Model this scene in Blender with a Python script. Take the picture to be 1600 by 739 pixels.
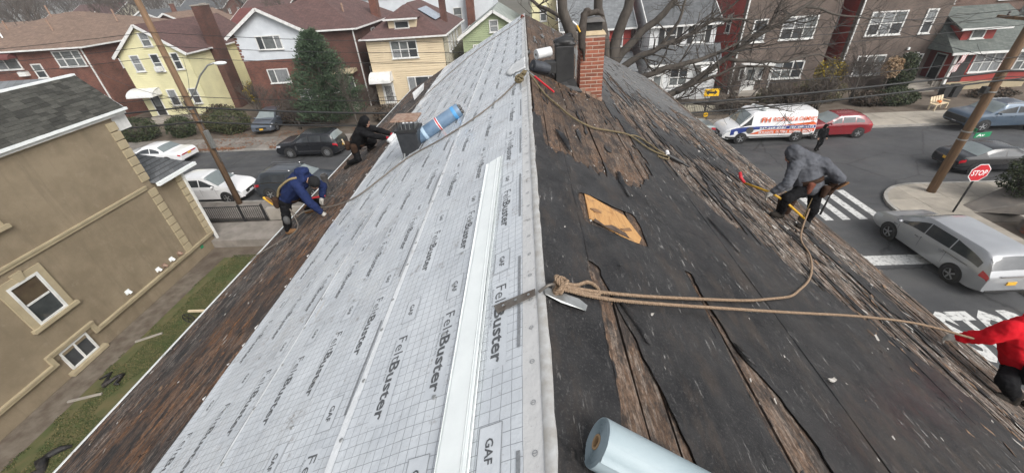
import bpy, bmesh, math, random
from mathutils import Vector, Matrix, noise
import numpy as np
random.seed(7)
scene = bpy.context.scene
col = scene.collection
for o in list(bpy.data.objects): bpy.data.objects.remove(o)
R_ = math.radians
# ------------------------------------------------------------------ camera
CAMH = 11.0
FPX = 615.947
cam_d = bpy.data.cameras.new('camera'); cam = bpy.data.objects.new('camera', cam_d); col.objects.link(cam)
cam_d.sensor_width = 36; cam_d.lens = FPX / 1600 * 36; cam_d.clip_start = 0.05; cam_d.clip_end = 4000
_ax = ((0.99812517, -0.03670129, -0.04898128), (0.0202059, -0.55781749, 0.82971764), (-0.05777432, -0.82915177, -0.5560301))
# columns: camera right, up, back in world axes
cam.matrix_world = Matrix(((_ax[0][0], -_ax[0][1], -_ax[0][2], 0), (_ax[1][0], -_ax[1][1], -_ax[1][2], 0), (_ax[2][0], -_ax[2][1], -_ax[2][2], CAMH), (0, 0, 0, 1)))
scene.camera = cam
# ------------------------------------------------------------------ overcast daylight
w = bpy.data.worlds.new('World'); scene.world = w; w.use_nodes = True
wn = w.node_tree.nodes; wl = w.node_tree.links
bg = wn['Background']; sky = wn.new('ShaderNodeTexSky'); sky.sky_type = 'NISHITA'; sky.sun_disc = False
SUN_EL, SUN_ROT = R_(42), R_(140)
sky.sun_elevation = SUN_EL; sky.sun_rotation = SUN_ROT; sky.dust_density = 4; sky.air_density = 1.0; sky.ozone_density = 1
hs = wn.new('ShaderNodeHueSaturation'); hs.inputs['Saturation'].default_value = 0.22
wl.new(sky.outputs[0], hs.inputs['Color']); wl.new(hs.outputs[0], bg.inputs[0]); bg.inputs[1].default_value = 0.15
sl = bpy.data.lights.new('sun', 'SUN'); so = bpy.data.objects.new('sun', sl); col.objects.link(so)
sl.energy = 1.4; sl.angle = R_(28); sl.color = (1, 0.97, 0.93)
sd = Vector((math.sin(SUN_ROT) * math.cos(SUN_EL), math.cos(SUN_ROT) * math.cos(SUN_EL), math.sin(SUN_EL)))
so.rotation_euler = sd.to_track_quat('Z', 'Y').to_euler(); so.location = (0, 0, 60)
vs = scene.view_settings; vs.view_transform = 'Standard'; vs.look = 'None'; vs.exposure = 0.50; vs.gamma = 1
# ------------------------------------------------------------------ mesh helper
def root_of(o):
    while o.parent: o = o.parent
    return o
class MB:
    def __init__(s): s.v = []; s.f = []; s.m = []
    def add(s, vs, fs, mi=0):
        b = len(s.v); s.v += [tuple(p) for p in vs]; s.f += [tuple(i + b for i in f) for f in fs]; s.m += [mi] * len(fs); return s
    def poly(s, pts, mi=0): return s.add(pts, [range(len(pts))], mi)
    def box(s, x0, x1, y0, y1, z0, z1, mi=0):
        if x0 > x1: x0, x1 = x1, x0
        if y0 > y1: y0, y1 = y1, y0
        if z0 > z1: z0, z1 = z1, z0
        return s.add([(x0,y0,z0),(x1,y0,z0),(x1,y1,z0),(x0,y1,z0),(x0,y0,z1),(x1,y0,z1),(x1,y1,z1),(x0,y1,z1)],
                     [(0,3,2,1),(4,5,6,7),(0,1,5,4),(1,2,6,5),(2,3,7,6),(3,0,4,7)], mi)
    def hexa(s, p, mi=0):   # 8 points: 4 bottom ccw, 4 top ccw
        return s.add(p, [(0,3,2,1),(4,5,6,7),(0,1,5,4),(1,2,6,5),(2,3,7,6),(3,0,4,7)], mi)
    def slab(s, pts, d, mi=0):  # polygon pts extruded by vector d
        n = len(pts); d = Vector(d); q = [Vector(p) for p in pts]; t = [p + d for p in q]
        return s.add(q + t, [tuple(range(n - 1, -1, -1)), tuple(range(n, 2 * n))] + [(i, (i + 1) % n, n + (i + 1) % n, n + i) for i in range(n)], mi)
    def bar(s, a, b, wd, hg, up=(0,0,1), mi=0):
        a = Vector(a); b = Vector(b); d = (b - a).normalized(); up = Vector(up)
        if abs(d.dot(up)) > .98: up = Vector((1,0,0))
        sd_ = d.cross(up).normalized() * wd / 2; u = sd_.cross(d).normalized() * hg / 2
        return s.hexa([a-sd_-u, a+sd_-u, b+sd_-u, b-sd_-u, a-sd_+u, a+sd_+u, b+sd_+u, b-sd_+u], mi)
    def tube(s, pts, r, n=8, mi=0, cap=True):
        pts = [Vector(p) for p in pts]; N = len(pts)
        if not hasattr(r, '__len__'): r = [r] * N
        t0 = (pts[1] - pts[0]).normalized(); ref = Vector((0,0,1)) if abs(t0.z) < .9 else Vector((1,0,0))
        nrm = t0.cross(ref).normalized(); rings = []
        for i, p in enumerate(pts):
            t = (pts[min(i+1, N-1)] - pts[max(i-1, 0)])
            t = t.normalized() if t.length > 1e-9 else t0
            nrm = (nrm - t * nrm.dot(t)); nrm = nrm.normalized() if nrm.length > 1e-6 else t.orthogonal().normalized()
            bn = t.cross(nrm)
            rings += [p + (nrm * math.cos(2*math.pi*k/n) + bn * math.sin(2*math.pi*k/n)) * r[i] for k in range(n)]
        fs = [(i*n+k, i*n+(k+1)%n, (i+1)*n+(k+1)%n, (i+1)*n+k) for i in range(N-1) for k in range(n)]
        if cap: fs += [tuple(range(n-1,-1,-1)), tuple(range((N-1)*n, N*n))]
        return s.add(rings, fs, mi)
    def lathe(s, prof, c, axis=(0,0,1), n=20, mi=0, cap=True):  # prof [(r, h)]
        ax = Vector(axis).normalized(); a = ax.orthogonal().normalized(); b = ax.cross(a); c = Vector(c); V = []
        for r, h in prof:
            V += [c + ax*h + (a*math.cos(2*math.pi*k/n) + b*math.sin(2*math.pi*k/n))*r for k in range(n)]
        N = len(prof)
        fs = [(i*n+k, i*n+(k+1)%n, (i+1)*n+(k+1)%n, (i+1)*n+k) for i in range(N-1) for k in range(n)]
        if cap: fs += [tuple(range(n-1,-1,-1)), tuple(range((N-1)*n, N*n))]
        return s.add(V, fs, mi)
    def capsule(s, p, q, r1, r2, n=10):
        p = Vector(p); q = Vector(q); d = q - p; L = d.length; prof = []
        if L < 1e-6: d = Vector((0,0,1)); L = 1e-4
        for k in range(5): a = math.pi/2*(1 - k/4); prof.append((max(r1*math.cos(a), 1e-4), -r1*math.sin(a)))
        for k in range(5): a = math.pi/2*k/4; prof.append((max(r2*math.cos(a), 1e-4), L + r2*math.sin(a)))
        return s.lathe(prof, p, d, n)
    def ellip(s, c, rx, ry, rz, n=14, rot=None):
        c = Vector(c); V = []; m = n//2
        for i in range(m+1):
            t = math.pi*i/m
            for k in range(n):
                a = 2*math.pi*k/n; p = Vector((rx*math.sin(t)*math.cos(a)+1e-5, ry*math.sin(t)*math.sin(a), rz*math.cos(t)))
                V.append(c + (rot @ p if rot else p))
        return s.add(V, [(i*n+k, (i+1)*n+k, (i+1)*n+(k+1)%n, i*n+(k+1)%n) for i in range(m) for k in range(n)])
    def mesh(s, name, mats, off=(0,0,0)):
        me = bpy.data.meshes.new(name); ox, oy, oz = off
        me.from_pydata([(x-ox, y-oy, z-oz) for x, y, z in s.v], [], s.f)
        for m in (mats if isinstance(mats, (list, tuple)) else [mats]): me.materials.append(m)
        if any(s.m): me.polygons.foreach_set('material_index', s.m)
        return me
    def build(s, name, mats, parent=None, smooth=False, off=None, angle=None, recalc=False, bevel=0):
        if off is None: off = root_of(parent).location if parent else (0,0,0)
        me = s.mesh(name, mats, off)
        if recalc or bevel:
            bm = bmesh.new(); bm.from_mesh(me)
            if recalc: bmesh.ops.recalc_face_normals(bm, faces=bm.faces)
            if bevel: bmesh.ops.bevel(bm, geom=[e for e in bm.edges if len(e.link_faces)==2 and e.calc_face_angle(0) > .5], offset=bevel, segments=2, affect='EDGES', profile=.6)
            bm.to_mesh(me); bm.free()
        if smooth or angle:
            me.shade_smooth()
            if angle: me.set_sharp_from_angle(angle=R_(angle))
        return link(name, me, parent)
def link(name, me, parent=None):
    o = bpy.data.objects.new(name, me); col.objects.link(o); o.parent = parent; return o
def tag(o, label=None, cat=None, group=None, kind=None):
    if label: o['label'] = label
    if cat: o['category'] = cat
    if group: o['group'] = group
    if kind: o['kind'] = kind
    return o
def thing(name, label, cat, loc=(0,0,0), rz=0, group=None):
    o = bpy.data.objects.new(name, None); o.empty_display_size = .2; col.objects.link(o)
    o.location = loc; o.rotation_euler = (0,0,rz); return tag(o, label, cat, group)
def one(mb, name, mat, label, cat, loc, group=None, **k):   # a thing that is a single mesh, origin at loc
    o = mb.build(name, mat, None, off=loc, **k); o.location = loc; return tag(o, label, cat, group)
def copy_tree(o, parent=None):
    c = o.copy(); col.objects.link(c); c.parent = parent
    for ch in o.children: copy_tree(ch, c)
    return c
# ------------------------------------------------------------------ materials
def nt(name):
    m = bpy.data.materials.new(name); m.use_nodes = True; n = m.node_tree.nodes; return m, n, m.node_tree.links, n['Principled BSDF']
def setc(s, v): s.default_value = (*v, 1) if len(v) == 3 else v
def ramp(n, l, src, stops):
    r = n.new('ShaderNodeValToRGB'); e = r.color_ramp.elements
    while len(e) < len(stops): e.new(0.5)
    for k, (p, c) in enumerate(stops): e[k].position = p; e[k].color = (*c, 1) if hasattr(c, '__len__') else (c, c, c, 1)
    l.new(src, r.inputs[0]); return r.outputs[0]
def mixc(n, l, fac, a, b, mode='MIX'):
    m = n.new('ShaderNodeMix'); m.data_type = 'RGBA'; m.blend_type = mode
    for sock, v in ((m.inputs[0], fac), (m.inputs[6], a), (m.inputs[7], b)):
        if hasattr(v, 'links') or hasattr(v, 'is_linked'): l.new(v, sock)
        elif hasattr(v, '__len__'): sock.default_value = (*v, 1)
        else: sock.default_value = v
    return m.outputs[2]
def math_(n, l, op, a, b=0.0):
    m = n.new('ShaderNodeMath'); m.operation = op
    for s_, v in ((m.inputs[0], a), (m.inputs[1], b)):
        if hasattr(v, 'is_linked'): l.new(v, s_)
        else: s_.default_value = v
    return m.outputs[0]
def coords(n, l, stretch=(1,1,1), kind='Object', jitter=True):
    tc = n.new('ShaderNodeTexCoord'); mp = n.new('ShaderNodeMapping'); mp.inputs['Scale'].default_value = stretch
    l.new(tc.outputs[kind], mp.inputs[0])
    if jitter:
        oi = n.new('ShaderNodeObjectInfo'); mu = n.new('ShaderNodeVectorMath'); mu.operation = 'SCALE'; mu.inputs[0].default_value = (37, 17, 53)
        l.new(oi.outputs['Random'], mu.inputs['Scale']); l.new(mu.outputs[0], mp.inputs['Location'])
    return mp.outputs[0]
def tex(n, l, vec, scale, detail=5, rough=.6, dist=0):
    t = n.new('ShaderNodeTexNoise'); t.inputs['Scale'].default_value = scale; t.inputs['Detail'].default_value = detail; t.inputs['Roughness'].default_value = rough
    t.inputs['Distortion'].default_value = dist; l.new(vec, t.inputs['Vector']); return t.outputs[0]
def bump(n, l, b, h, strength=.3, dist=.01):
    k = n.new('ShaderNodeBump'); k.inputs['Strength'].default_value = strength; k.inputs['Distance'].default_value = dist
    l.new(h, k.inputs['Height']); l.new(k.outputs[0], b.inputs['Normal'])
def pmat(name, c1, c2=None, scale=4, rough=.75, bmp=0, bscale=60, metal=0, coat=0, stretch=(1,1,1), rnd=0, spec=.4, lo=.35, hi=.65):
    m, n, l, b = nt(name); v = coords(n, l, stretch); c2 = c2 or tuple(x*.8 for x in c1)
    cc = ramp(n, l, tex(n, l, v, scale, 7), [(lo, c1), (hi, c2)])
    if rnd:
        oi = n.new('ShaderNodeObjectInfo'); h = n.new('ShaderNodeHueSaturation'); l.new(cc, h.inputs['Color'])
        mr = n.new('ShaderNodeMapRange'); mr.inputs[3].default_value = 1-rnd; mr.inputs[4].default_value = 1+rnd; l.new(oi.outputs['Random'], mr.inputs[0]); l.new(mr.outputs[0], h.inputs['Value']); cc = h.outputs[0]
    l.new(cc, b.inputs['Base Color']); b.inputs['Roughness'].default_value = rough; b.inputs['Metallic'].default_value = metal
    b.inputs['Coat Weight'].default_value = coat; b.inputs['Coat Roughness'].default_value = .08; b.inputs['Specular IOR Level'].default_value = spec
    if bmp: bump(n, l, b, tex(n, l, v, bscale, 4), bmp)
    return m
def brickmat(name, c1, c2, mortar, bw=.21, rh=.07, ms=.012, rough=.85, soot=.25):
    m, n, l, b = nt(name); tc = n.new('ShaderNodeTexCoord'); sx = n.new('ShaderNodeSeparateXYZ'); l.new(tc.outputs['Object'], sx.inputs[0])
    cb = n.new('ShaderNodeCombineXYZ'); l.new(math_(n, l, 'ADD', sx.outputs[0], sx.outputs[1]), cb.inputs[0]); l.new(sx.outputs[2], cb.inputs[1])
    t = n.new('ShaderNodeTexBrick'); l.new(cb.outputs[0], t.inputs['Vector']); t.inputs['Scale'].default_value = 1
    setc(t.inputs['Color1'], c1); setc(t.inputs['Color2'], c2); setc(t.inputs['Mortar'], mortar)
    t.inputs['Brick Width'].default_value = bw; t.inputs['Row Height'].default_value = rh; t.inputs['Mortar Size'].default_value = ms; t.inputs['Bias'].default_value = -.1
    nn = tex(n, l, tc.outputs['Object'], .8, 6); dk = ramp(n, l, nn, [(.3, 1-soot), (.7, 1.1)])
    l.new(mixc(n, l, 1.0, t.outputs[0], dk, 'MULTIPLY'), b.inputs['Base Color']); b.inputs['Roughness'].default_value = rough
    bump(n, l, b, math_(n, l, 'SUBTRACT', 1.0, t.outputs['Fac']), .5, .008); return m
def shinglemat(name, c1, c2, bw=.3, rh=.075, rough=.9):
    m, n, l, b = nt(name); tc = n.new('ShaderNodeTexCoord'); sx = n.new('ShaderNodeSeparateXYZ'); l.new(tc.outputs['Object'], sx.inputs[0])
    cb = n.new('ShaderNodeCombineXYZ'); l.new(math_(n, l, 'ADD', sx.outputs[0], sx.outputs[1]), cb.inputs[0]); l.new(sx.outputs[2], cb.inputs[1])
    t = n.new('ShaderNodeTexBrick'); l.new(cb.outputs[0], t.inputs['Vector']); t.inputs['Scale'].default_value = 1
    setc(t.inputs['Color1'], c1); setc(t.inputs['Color2'], c2); setc(t.inputs['Mortar'], tuple(x*.55 for x in c2))
    t.inputs['Brick Width'].default_value = bw; t.inputs['Row Height'].default_value = rh; t.inputs['Mortar Size'].default_value = .008
    nn = tex(n, l, tc.outputs['Object'], 1.2, 8, .7); dk = ramp(n, l, nn, [(.3, .75), (.7, 1.15)])
    l.new(mixc(n, l, 1.0, t.outputs[0], dk, 'MULTIPLY'), b.inputs['Base Color']); b.inputs['Roughness'].default_value = rough; return m
M = {}
M['white_trim'] = pmat('white_trim', (.72,.72,.70), (.55,.55,.53), 3, .5, .1)
M['white_metal'] = pmat('white_metal', (.82,.85,.84), (.74,.77,.77), 6, .35, .05)
M['glass'] = pmat('glass', (.03,.035,.04), (.06,.065,.07), 1.5, .06, spec=.9)
M['glass_curtain'] = pmat('glass_curtain', (.30,.31,.31), (.14,.15,.16), 9, .08, spec=.8, stretch=(3,3,.4))
M['glass_dim'] = pmat('glass_dim', (.10,.11,.11), (.16,.17,.17), 3, .07, spec=.8)
M['glass_brown'] = pmat('glass_brown', (.10,.075,.05), (.07,.05,.035), 3, .1, spec=.8)
M['dark'] = pmat('dark', (.02,.02,.02), (.035,.035,.035), 8, .6)
M['black_iron'] = pmat('black_iron', (.015,.015,.016), (.03,.03,.03), 20, .45, .1)
M['rubber'] = pmat('rubber', (.018,.018,.018), (.03,.03,.03), 20, .8)
M['rim'] = pmat('rim', (.55,.56,.57), (.4,.41,.42), 10, .3, metal=.8)
M['chrome'] = pmat('chrome', (.6,.6,.6), (.5,.5,.5), 10, .15, metal=1)
M['steel_dark'] = pmat('steel_dark', (.10,.10,.10), (.16,.15,.14), 12, .45, .1, metal=.6)
M['galv'] = pmat('galv', (.42,.43,.43), (.3,.31,.3), 15, .4, metal=.7)
M['rust'] = pmat('rust', (.20,.11,.07), (.32,.24,.19), 14, .85, .3)
M['concrete'] = pmat('concrete', (.34,.31,.27), (.24,.22,.19), 1.2, .85, .2, 40)
M['concrete_dark'] = pmat('concrete_dark', (.17,.15,.13), (.11,.10,.09), 1.5, .9, .3, 30)
M['kerb'] = pmat('kerb', (.36,.34,.31), (.22,.21,.19), 2, .85, .2)
M['paint_white'] = pmat('paint_white', (.56,.56,.54), (.22,.22,.215), 7, .75, .1, lo=.50, hi=.66)
M['red_brick'] = brickmat('red_brick', (.20,.058,.036), (.105,.032,.024), (.17,.115,.09), soot=.4)
M['red_brick_dark'] = brickmat('red_brick_dark', (.12,.038,.026), (.065,.024,.019), (.11,.075,.06), soot=.4)
M['brown_brick'] = brickmat('brown_brick', (.135,.092,.072), (.075,.05,.041), (.17,.145,.125), soot=.4)
M['brown_brick_warm'] = brickmat('brown_brick_warm', (.17,.088,.064), (.105,.058,.045), (.19,.155,.13), soot=.4)
M['roof_brown'] = shinglemat('roof_brown', (.135,.075,.068), (.095,.055,.05))
M['roof_tan'] = shinglemat('roof_tan', (.24,.165,.12), (.18,.12,.09))
M['roof_grey'] = shinglemat('roof_grey', (.13,.135,.14), (.085,.09,.095))
M['roof_green'] = shinglemat('roof_green', (.15,.165,.15), (.10,.115,.105))
M['roof_slate'] = shinglemat('roof_slate', (.21,.22,.23), (.15,.16,.165))
M['roof_red'] = shinglemat('roof_red', (.17,.05,.045), (.13,.045,.04))
M['roof_palegreen'] = shinglemat('roof_palegreen', (.33,.36,.33), (.26,.29,.27))
M['siding_yellow'] = pmat('siding_yellow', (.72,.68,.42), (.62,.585,.36), .8, .6, .05)
M['siding_cream'] = pmat('siding_cream', (.66,.55,.38), (.58,.48,.33), .8, .6, .05)
M['siding_white'] = pmat('siding_white', (.68,.69,.69), (.56,.57,.57), .8, .6, .05)
M['siding_green'] = pmat('siding_green', (.33,.385,.23), (.27,.32,.19), .8, .6, .05)
M['siding_red'] = pmat('siding_red', (.33,.045,.035), (.24,.035,.03), .8, .6, .05)
M['siding_tan'] = pmat('siding_tan', (.45,.42,.33), (.38,.35,.28), .8, .6, .05)
M['stucco_white'] = pmat('stucco_white', (.60,.63,.66), (.52,.55,.58), 1.2, .8, .2)
def stucco():
    m, n, l, b = nt('stucco_tan'); v = coords(n, l, jitter=False)
    c = ramp(n, l, tex(n, l, v, .9, 8, .65), [(.38, (.200,.158,.104)), (.62, (.258,.206,.139))])
    v2 = coords(n, l, (2.2,2.2,.22), jitter=False); c = mixc(n, l, ramp(n, l, tex(n, l, v2, 1.1, 7, .7), [(.52, 0), (.68, .4)]), c, (.14,.11,.075))
    c = mixc(n, l, ramp(n, l, tex(n, l, v, 2.6, 6, .7), [(.58, 0), (.68, .35)]), c, (.30,.25,.18))
    l.new(c, b.inputs['Base Color']); b.inputs['Roughness'].default_value = .9; bump(n, l, b, tex(n, l, v, 90, 4), .3, .006); return m
M['stucco_tan'] = stucco()
M['trim_tan'] = pmat('trim_tan', (.40,.335,.22), (.33,.275,.18), 2, .85, .2)
M['pole_wood'] = pmat('pole_wood', (.21,.125,.07), (.12,.08,.05), 3, .85, .3, 25, stretch=(6,6,.5))
M['wire'] = pmat('wire', (.02,.02,.02), (.03,.03,.03), 5, .6)
M['bark'] = pmat('bark', (.095,.082,.07), (.055,.047,.04), 5, .95, .6, 14, stretch=(1,1,.4))
M['twig'] = pmat('twig', (.11,.09,.075), (.07,.058,.05), 5, .95)
def asphalt():
    m, n, l, b = nt('asphalt'); v = coords(n, l, jitter=False)
    c = ramp(n, l, tex(n, l, v, .25, 6), [(.40, (.048,.049,.051)), (.60, (.070,.071,.073))])
    f = ramp(n, l, tex(n, l, v, 45, 2), [(.3, .75), (.7, 1.25)]); c = mixc(n, l, 1.0, c, f, 'MULTIPLY')
    v2 = coords(n, l, (.12, .9, 1), jitter=False); st = ramp(n, l, tex(n, l, v2, 1.3, 5), [(.52, 0), (.62, 1)])
    c = mixc(n, l, math_(n, l, 'MULTIPLY', st, .45), c, (.085,.083,.08))
    cr = n.new('ShaderNodeTexVoronoi'); cr.feature = 'DISTANCE_TO_EDGE'; cr.inputs['Scale'].default_value = .28; l.new(mixc(n, l, .25, v, tex(n, l, v, 2.5, 4).node.outputs[1]), cr.inputs['Vector'])
    ck = ramp(n, l, cr.outputs['Distance'], [(0.0, .45), (.012, 1)]); c = mixc(n, l, 1.0, c, ck, 'MULTIPLY')
    l.new(c, b.inputs['Base Color']); l.new(ramp(n, l, tex(n, l, v, .6, 4), [(.4, .55), (.6, .85)]), b.inputs['Roughness'])
    bump(n, l, b, tex(n, l, v, 60, 2), .4, .004); return m
M['asphalt'] = asphalt()
M['soil'] = pmat('soil', (.085,.065,.048), (.14,.115,.09), 1.5, .95, .5, 12)
M['lawn'] = pmat('lawn', (.060,.078,.026), (.115,.10,.045), 1.8, .95, .6, 30)
M['terrain'] = pmat('terrain', (.07,.07,.05), (.13,.115,.095), .05, .95)
def paint(name, c, rough=.25, metal=0.0): return pmat(name, c, tuple(x*.92 for x in c), 2, rough, coat=.35 if max(c) < .1 else .7, metal=metal, spec=.5)
M['car_white'] = paint('car_white', (.80,.80,.80)); M['car_black'] = paint('car_black', (.012,.013,.016)); M['car_silver'] = paint('car_silver', (.36,.37,.385), .30, .35)
M['car_grey'] = paint('car_grey', (.11,.13,.16), .28, .3); M['car_blue'] = paint('car_blue', (.065,.10,.145), .28, .3); M['car_red'] = paint('car_red', (.20,.010,.016)); M['car_teal'] = paint('car_teal', (.22,.26,.27), .3, .3)
M['car_dark'] = paint('car_dark', (.05,.058,.068), .28, .3)
M['lamp_red'] = pmat('lamp_red', (.45,.02,.03), (.3,.01,.02), 8, .12, spec=.8)
M['lamp_clear'] = pmat('lamp_clear', (.55,.57,.6), (.35,.37,.4), 15, .1, spec=.9)
M['plate_yellow'] = pmat('plate_yellow', (.75,.45,.05), (.65,.35,.04), 12, .5)
M['plate_white'] = pmat('plate_white', (.7,.7,.72), (.6,.6,.62), 12, .5)
M['sign_red'] = pmat('sign_red', (.55,.03,.04), (.48,.025,.035), 3, .4); M['sign_white'] = pmat('sign_white', (.8,.8,.8), (.72,.72,.72), 3, .4)
M['sign_green'] = pmat('sign_green', (.02,.25,.11), (.02,.2,.09), 3, .4); M['sign_yellow'] = pmat('sign_yellow', (.85,.50,.02), (.78,.45,.02), 3, .4)
# ================================================================== SETTING
def Yf(x): return 29.75 - .033*x      # far kerb of the cross street
def Yn(x): return 20.75 - .033*x      # near kerb
SX0, SX1 = 9.2, 18.1                  # side street kerbs
g = MB(); g.poly([(-2500,-60,-.62),(2500,-60,-.62),(2500,3000,-.62),(-2500,3000,-.62)]); tag(g.build('ground', M['terrain']), kind='structure')
arc = [(SX1 + 2.9 - 2.9*math.cos(a), Yn(20) - 2.9 + 2.9*math.sin(a)) for a in [i*math.pi/2/10 for i in range(11)]]
rp = [(-150,Yn(-150)),(SX0-2.5,Yn(SX0)),(SX0,Yn(SX0)-2.5),(SX0,-50),(SX1,-50)] + arc + [(150,Yn(150)),(150,Yf(150)),(-150,Yf(-150))]
g = MB(); g.slab([(x,y,-.5) for x,y in rp], (0,0,.5)); tag(g.build('road', M['asphalt']), kind='structure')
def clip(poly, a, b, c):              # keep a*x+b*y<=c
    out = []
    for i in range(len(poly)):
        p, q = poly[i], poly[(i+1) % len(poly)]; dp = a*p[0]+b*p[1]-c; dq = a*q[0]+b*q[1]-c
        if dp <= 0: out.append(p)
        if dp*dq < 0: t = dp/(dp-dq); out.append((p[0]+(q[0]-p[0])*t, p[1]+(q[1]-p[1])*t))
    return out
def cell(poly, x0, x1, y0, y1):
    for k in ((-1,0,-x0),(1,0,x1),(0,-1,-y0),(0,1,y1)):
        if poly: poly = clip(poly, *k)
    return poly
def pavement(name, outline, mat, xs, ys, z=.12, kerb=None):
    base = MB(); base.slab([(x,y,-.5) for x,y in outline], (0,0,.5+z-.02)); b = base.build(name, M['concrete_dark']); tag(b, kind='structure')
    for i in range(len(xs)-1):
        for j in range(len(ys)-1):
            c = cell(outline, xs[i]+.008, xs[i+1]-.008, ys[j]+.008, ys[j+1]-.008)
            if len(c) < 3: continue
            ar = abs(sum(c[k][0]*c[(k+1)%len(c)][1]-c[(k+1)%len(c)][0]*c[k][1] for k in range(len(c))))/2
            if ar < .05: continue
            mb = MB(); dz = random.uniform(-.004,.006); mb.slab([(x,y,z-.03) for x,y in c], (0,0,.03+dz)); mb.build('paving_slab', mat, b)
    return b
M['slab'] = pmat('slab', (.37,.33,.275), (.27,.245,.205), 1.6, .8, .2, 40, rnd=.10)
M['slab_grey'] = pmat('slab_grey', (.24,.215,.19), (.16,.145,.125), 1.6, .85, .25, 40, rnd=.12)
def frange(a, b, s): return [a + s*i for i in range(int(math.ceil((b-a)/s))+1)]
corner = [(SX1+.16,-30),(21.3,-30),(21.3,16.9),(45,16.1),(45,Yn(45)-.16)] + [(SX1+2.9-2.74*math.cos(a), Yn(20)-2.9+2.74*math.sin(a)) for a in [math.pi/2 - i*math.pi/2/10 for i in range(11)]]
pavement('pavement_corner', corner, M['slab'], frange(SX1+.16-1.5, 46, 1.55), frange(6, 22, 1.55))
k = MB()
kl = [(SX1,-30)] + arc + [(150,Yn(150))]
ki = [(SX1+.16,-30)] + [(SX1+2.9-2.74*math.cos(a), Yn(20)-2.9+2.74*math.sin(a)) for a in [i*math.pi/2/10 for i in range(11)]] + [(150,Yn(150)-.16)]
for i in range(len(kl)-1):
    (a,b),(c,d),(e,f),(p,q) = kl[i],kl[i+1],ki[i+1],ki[i]; k.hexa([(a,b,-.4),(c,d,-.4),(e,f,-.4),(p,q,-.4),(a,b,.125),(c,d,.125),(e,f,.125),(p,q,.125)])
tag(k.build('kerb_corner', M['kerb'], recalc=True), kind='structure')
def strip(name, x0, x1, fn, d0, d1, z, mat, z0=-.5):
    m = MB(); m.hexa([(x0,fn(x0)+d0,z0),(x1,fn(x1)+d0,z0),(x1,fn(x1)+d1,z0),(x0,fn(x0)+d1,z0),(x0,fn(x0)+d0,z),(x1,fn(x1)+d0,z),(x1,fn(x1)+d1,z),(x0,fn(x0)+d1,z)]); return tag(m.build(name, mat, recalc=True), kind='structure')
strip('kerb_far', -150, 150, Yf, 0, .16, .13, M['kerb'])
strip('kerb_near', -150, SX0-2.5, Yn, -.16, 0, .13, M['kerb'])
farp = strip('pavement_far', -150, 150, Yf, .16, 3.0, .10, M['concrete_dark'])
for i in range(-31, 30):
    for (a, b) in ((.17, 1.5), (1.52, 2.98)):
        x0 = i*1.5+.01; x1 = x0+1.48; mb = MB(); z = .125+random.uniform(-.006,.006)
        mb.hexa([(x0,Yf(x0)+a,.08),(x1,Yf(x1)+a,.08),(x1,Yf(x1)+b,.08),(x0,Yf(x0)+b,.08),(x0,Yf(x0)+a,z),(x1,Yf(x1)+a,z),(x1,Yf(x1)+b,z),(x0,Yf(x0)+b,z)])
        mb.build('paving_slab', M['slab'] if i > 12 else M['slab_grey'], farp)
strip('front_gardens', -150, 150, Yf, 3.0, 45, .08, M['soil'])
nearp = strip('pavement_near', -150, SX0-2.6, Yn, -2.1, -.16, .10, M['concrete_dark'])
for i in range(-20, 3):
    x0 = i*1.5+.01; x1 = x0+1.48; mb = MB(); z = .125+random.uniform(-.005,.005)
    mb.hexa([(x0,Yn(x0)-2.09,.08),(x1,Yn(x1)-2.09,.08),(x1,Yn(x1)-.17,.08),(x0,Yn(x0)-.17,.08),(x0,Yn(x0)-2.09,z),(x1,Yn(x1)-2.09,z),(x1,Yn(x1)-.17,z),(x0,Yn(x0)-.17,z)])
    mb.build('paving_slab', M['slab_grey'], nearp)
M['path_dirt'] = pmat('path_dirt',(.10,.078,.058),(.17,.145,.115),2.5,.95,.6,14)
# alley between the houses
m = MB(); m.box(-20.3,-5.5,17.0,18.9,-.6,.02); tag(m.build('driveway', M['slab_grey']), kind='structure')
m = MB(); m.box(-17.2,-5.6,-20,16.98,-.6,-.40); tag(m.build('side_yard', M['soil']), kind='structure')
m = MB(); m.box(-17.0,-15.9,-20,14.9,-.5,-.375); tag(m.build('side_path', M['path_dirt']), kind='structure')
m = MB(); m.box(18.0+3.3,60,-30,16.0,-.6,.05); tag(m.build('corner_yard', M['soil']), kind='structure')
def grass_patch(name, label, x0, x1, y0, y1, z, n, cols, h=(.04,.10)):
    mb = MB()
    for i in range(n):
        x = random.uniform(x0,x1); y = random.uniform(y0,y1)
        if noise.noise(Vector((x*.8,y*.5,3))) < -.28 or (x < x0+.5 and noise.noise(Vector((x*2,y*1.5,8))) < .15): continue
        a = random.uniform(0,6.28); hh = random.uniform(*h); wd = .012; dx, dy = math.cos(a)*wd, math.sin(a)*wd; lx, ly = random.uniform(-.04,.04), random.uniform(-.04,.04)
        mb.add([(x-dx,y-dy,z),(x+dx,y+dy,z),(x+lx,y+ly,z+hh)], [(0,1,2)], random.choice((0,0,0,1,2)))
    o = mb.build(name, cols); return tag(o, label, 'grass', kind='stuff')
gm = [pmat('grass_a',(.05,.075,.02),(.035,.055,.015),3,.8), pmat('grass_b',(.08,.092,.032),(.06,.07,.026),3,.8), pmat('grass_c',(.20,.16,.07),(.15,.12,.05),3,.8)]
m = MB(); m.box(-15.88,-13.2,-20,16.0,-.5,-.37); tag(m.build('lawn', M['lawn']), kind='structure')
grass_patch('grass', 'short green grass along the side of the tan stucco house', -15.95,-13.0,2,16.2,-.375, 60000, gm, (.02,.05))
m = MB(); m.box(-13.18,-5.7,-20,16.0,-.5,-.375); tag(m.build('lawn_inner', M['lawn']), kind='structure')
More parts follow.
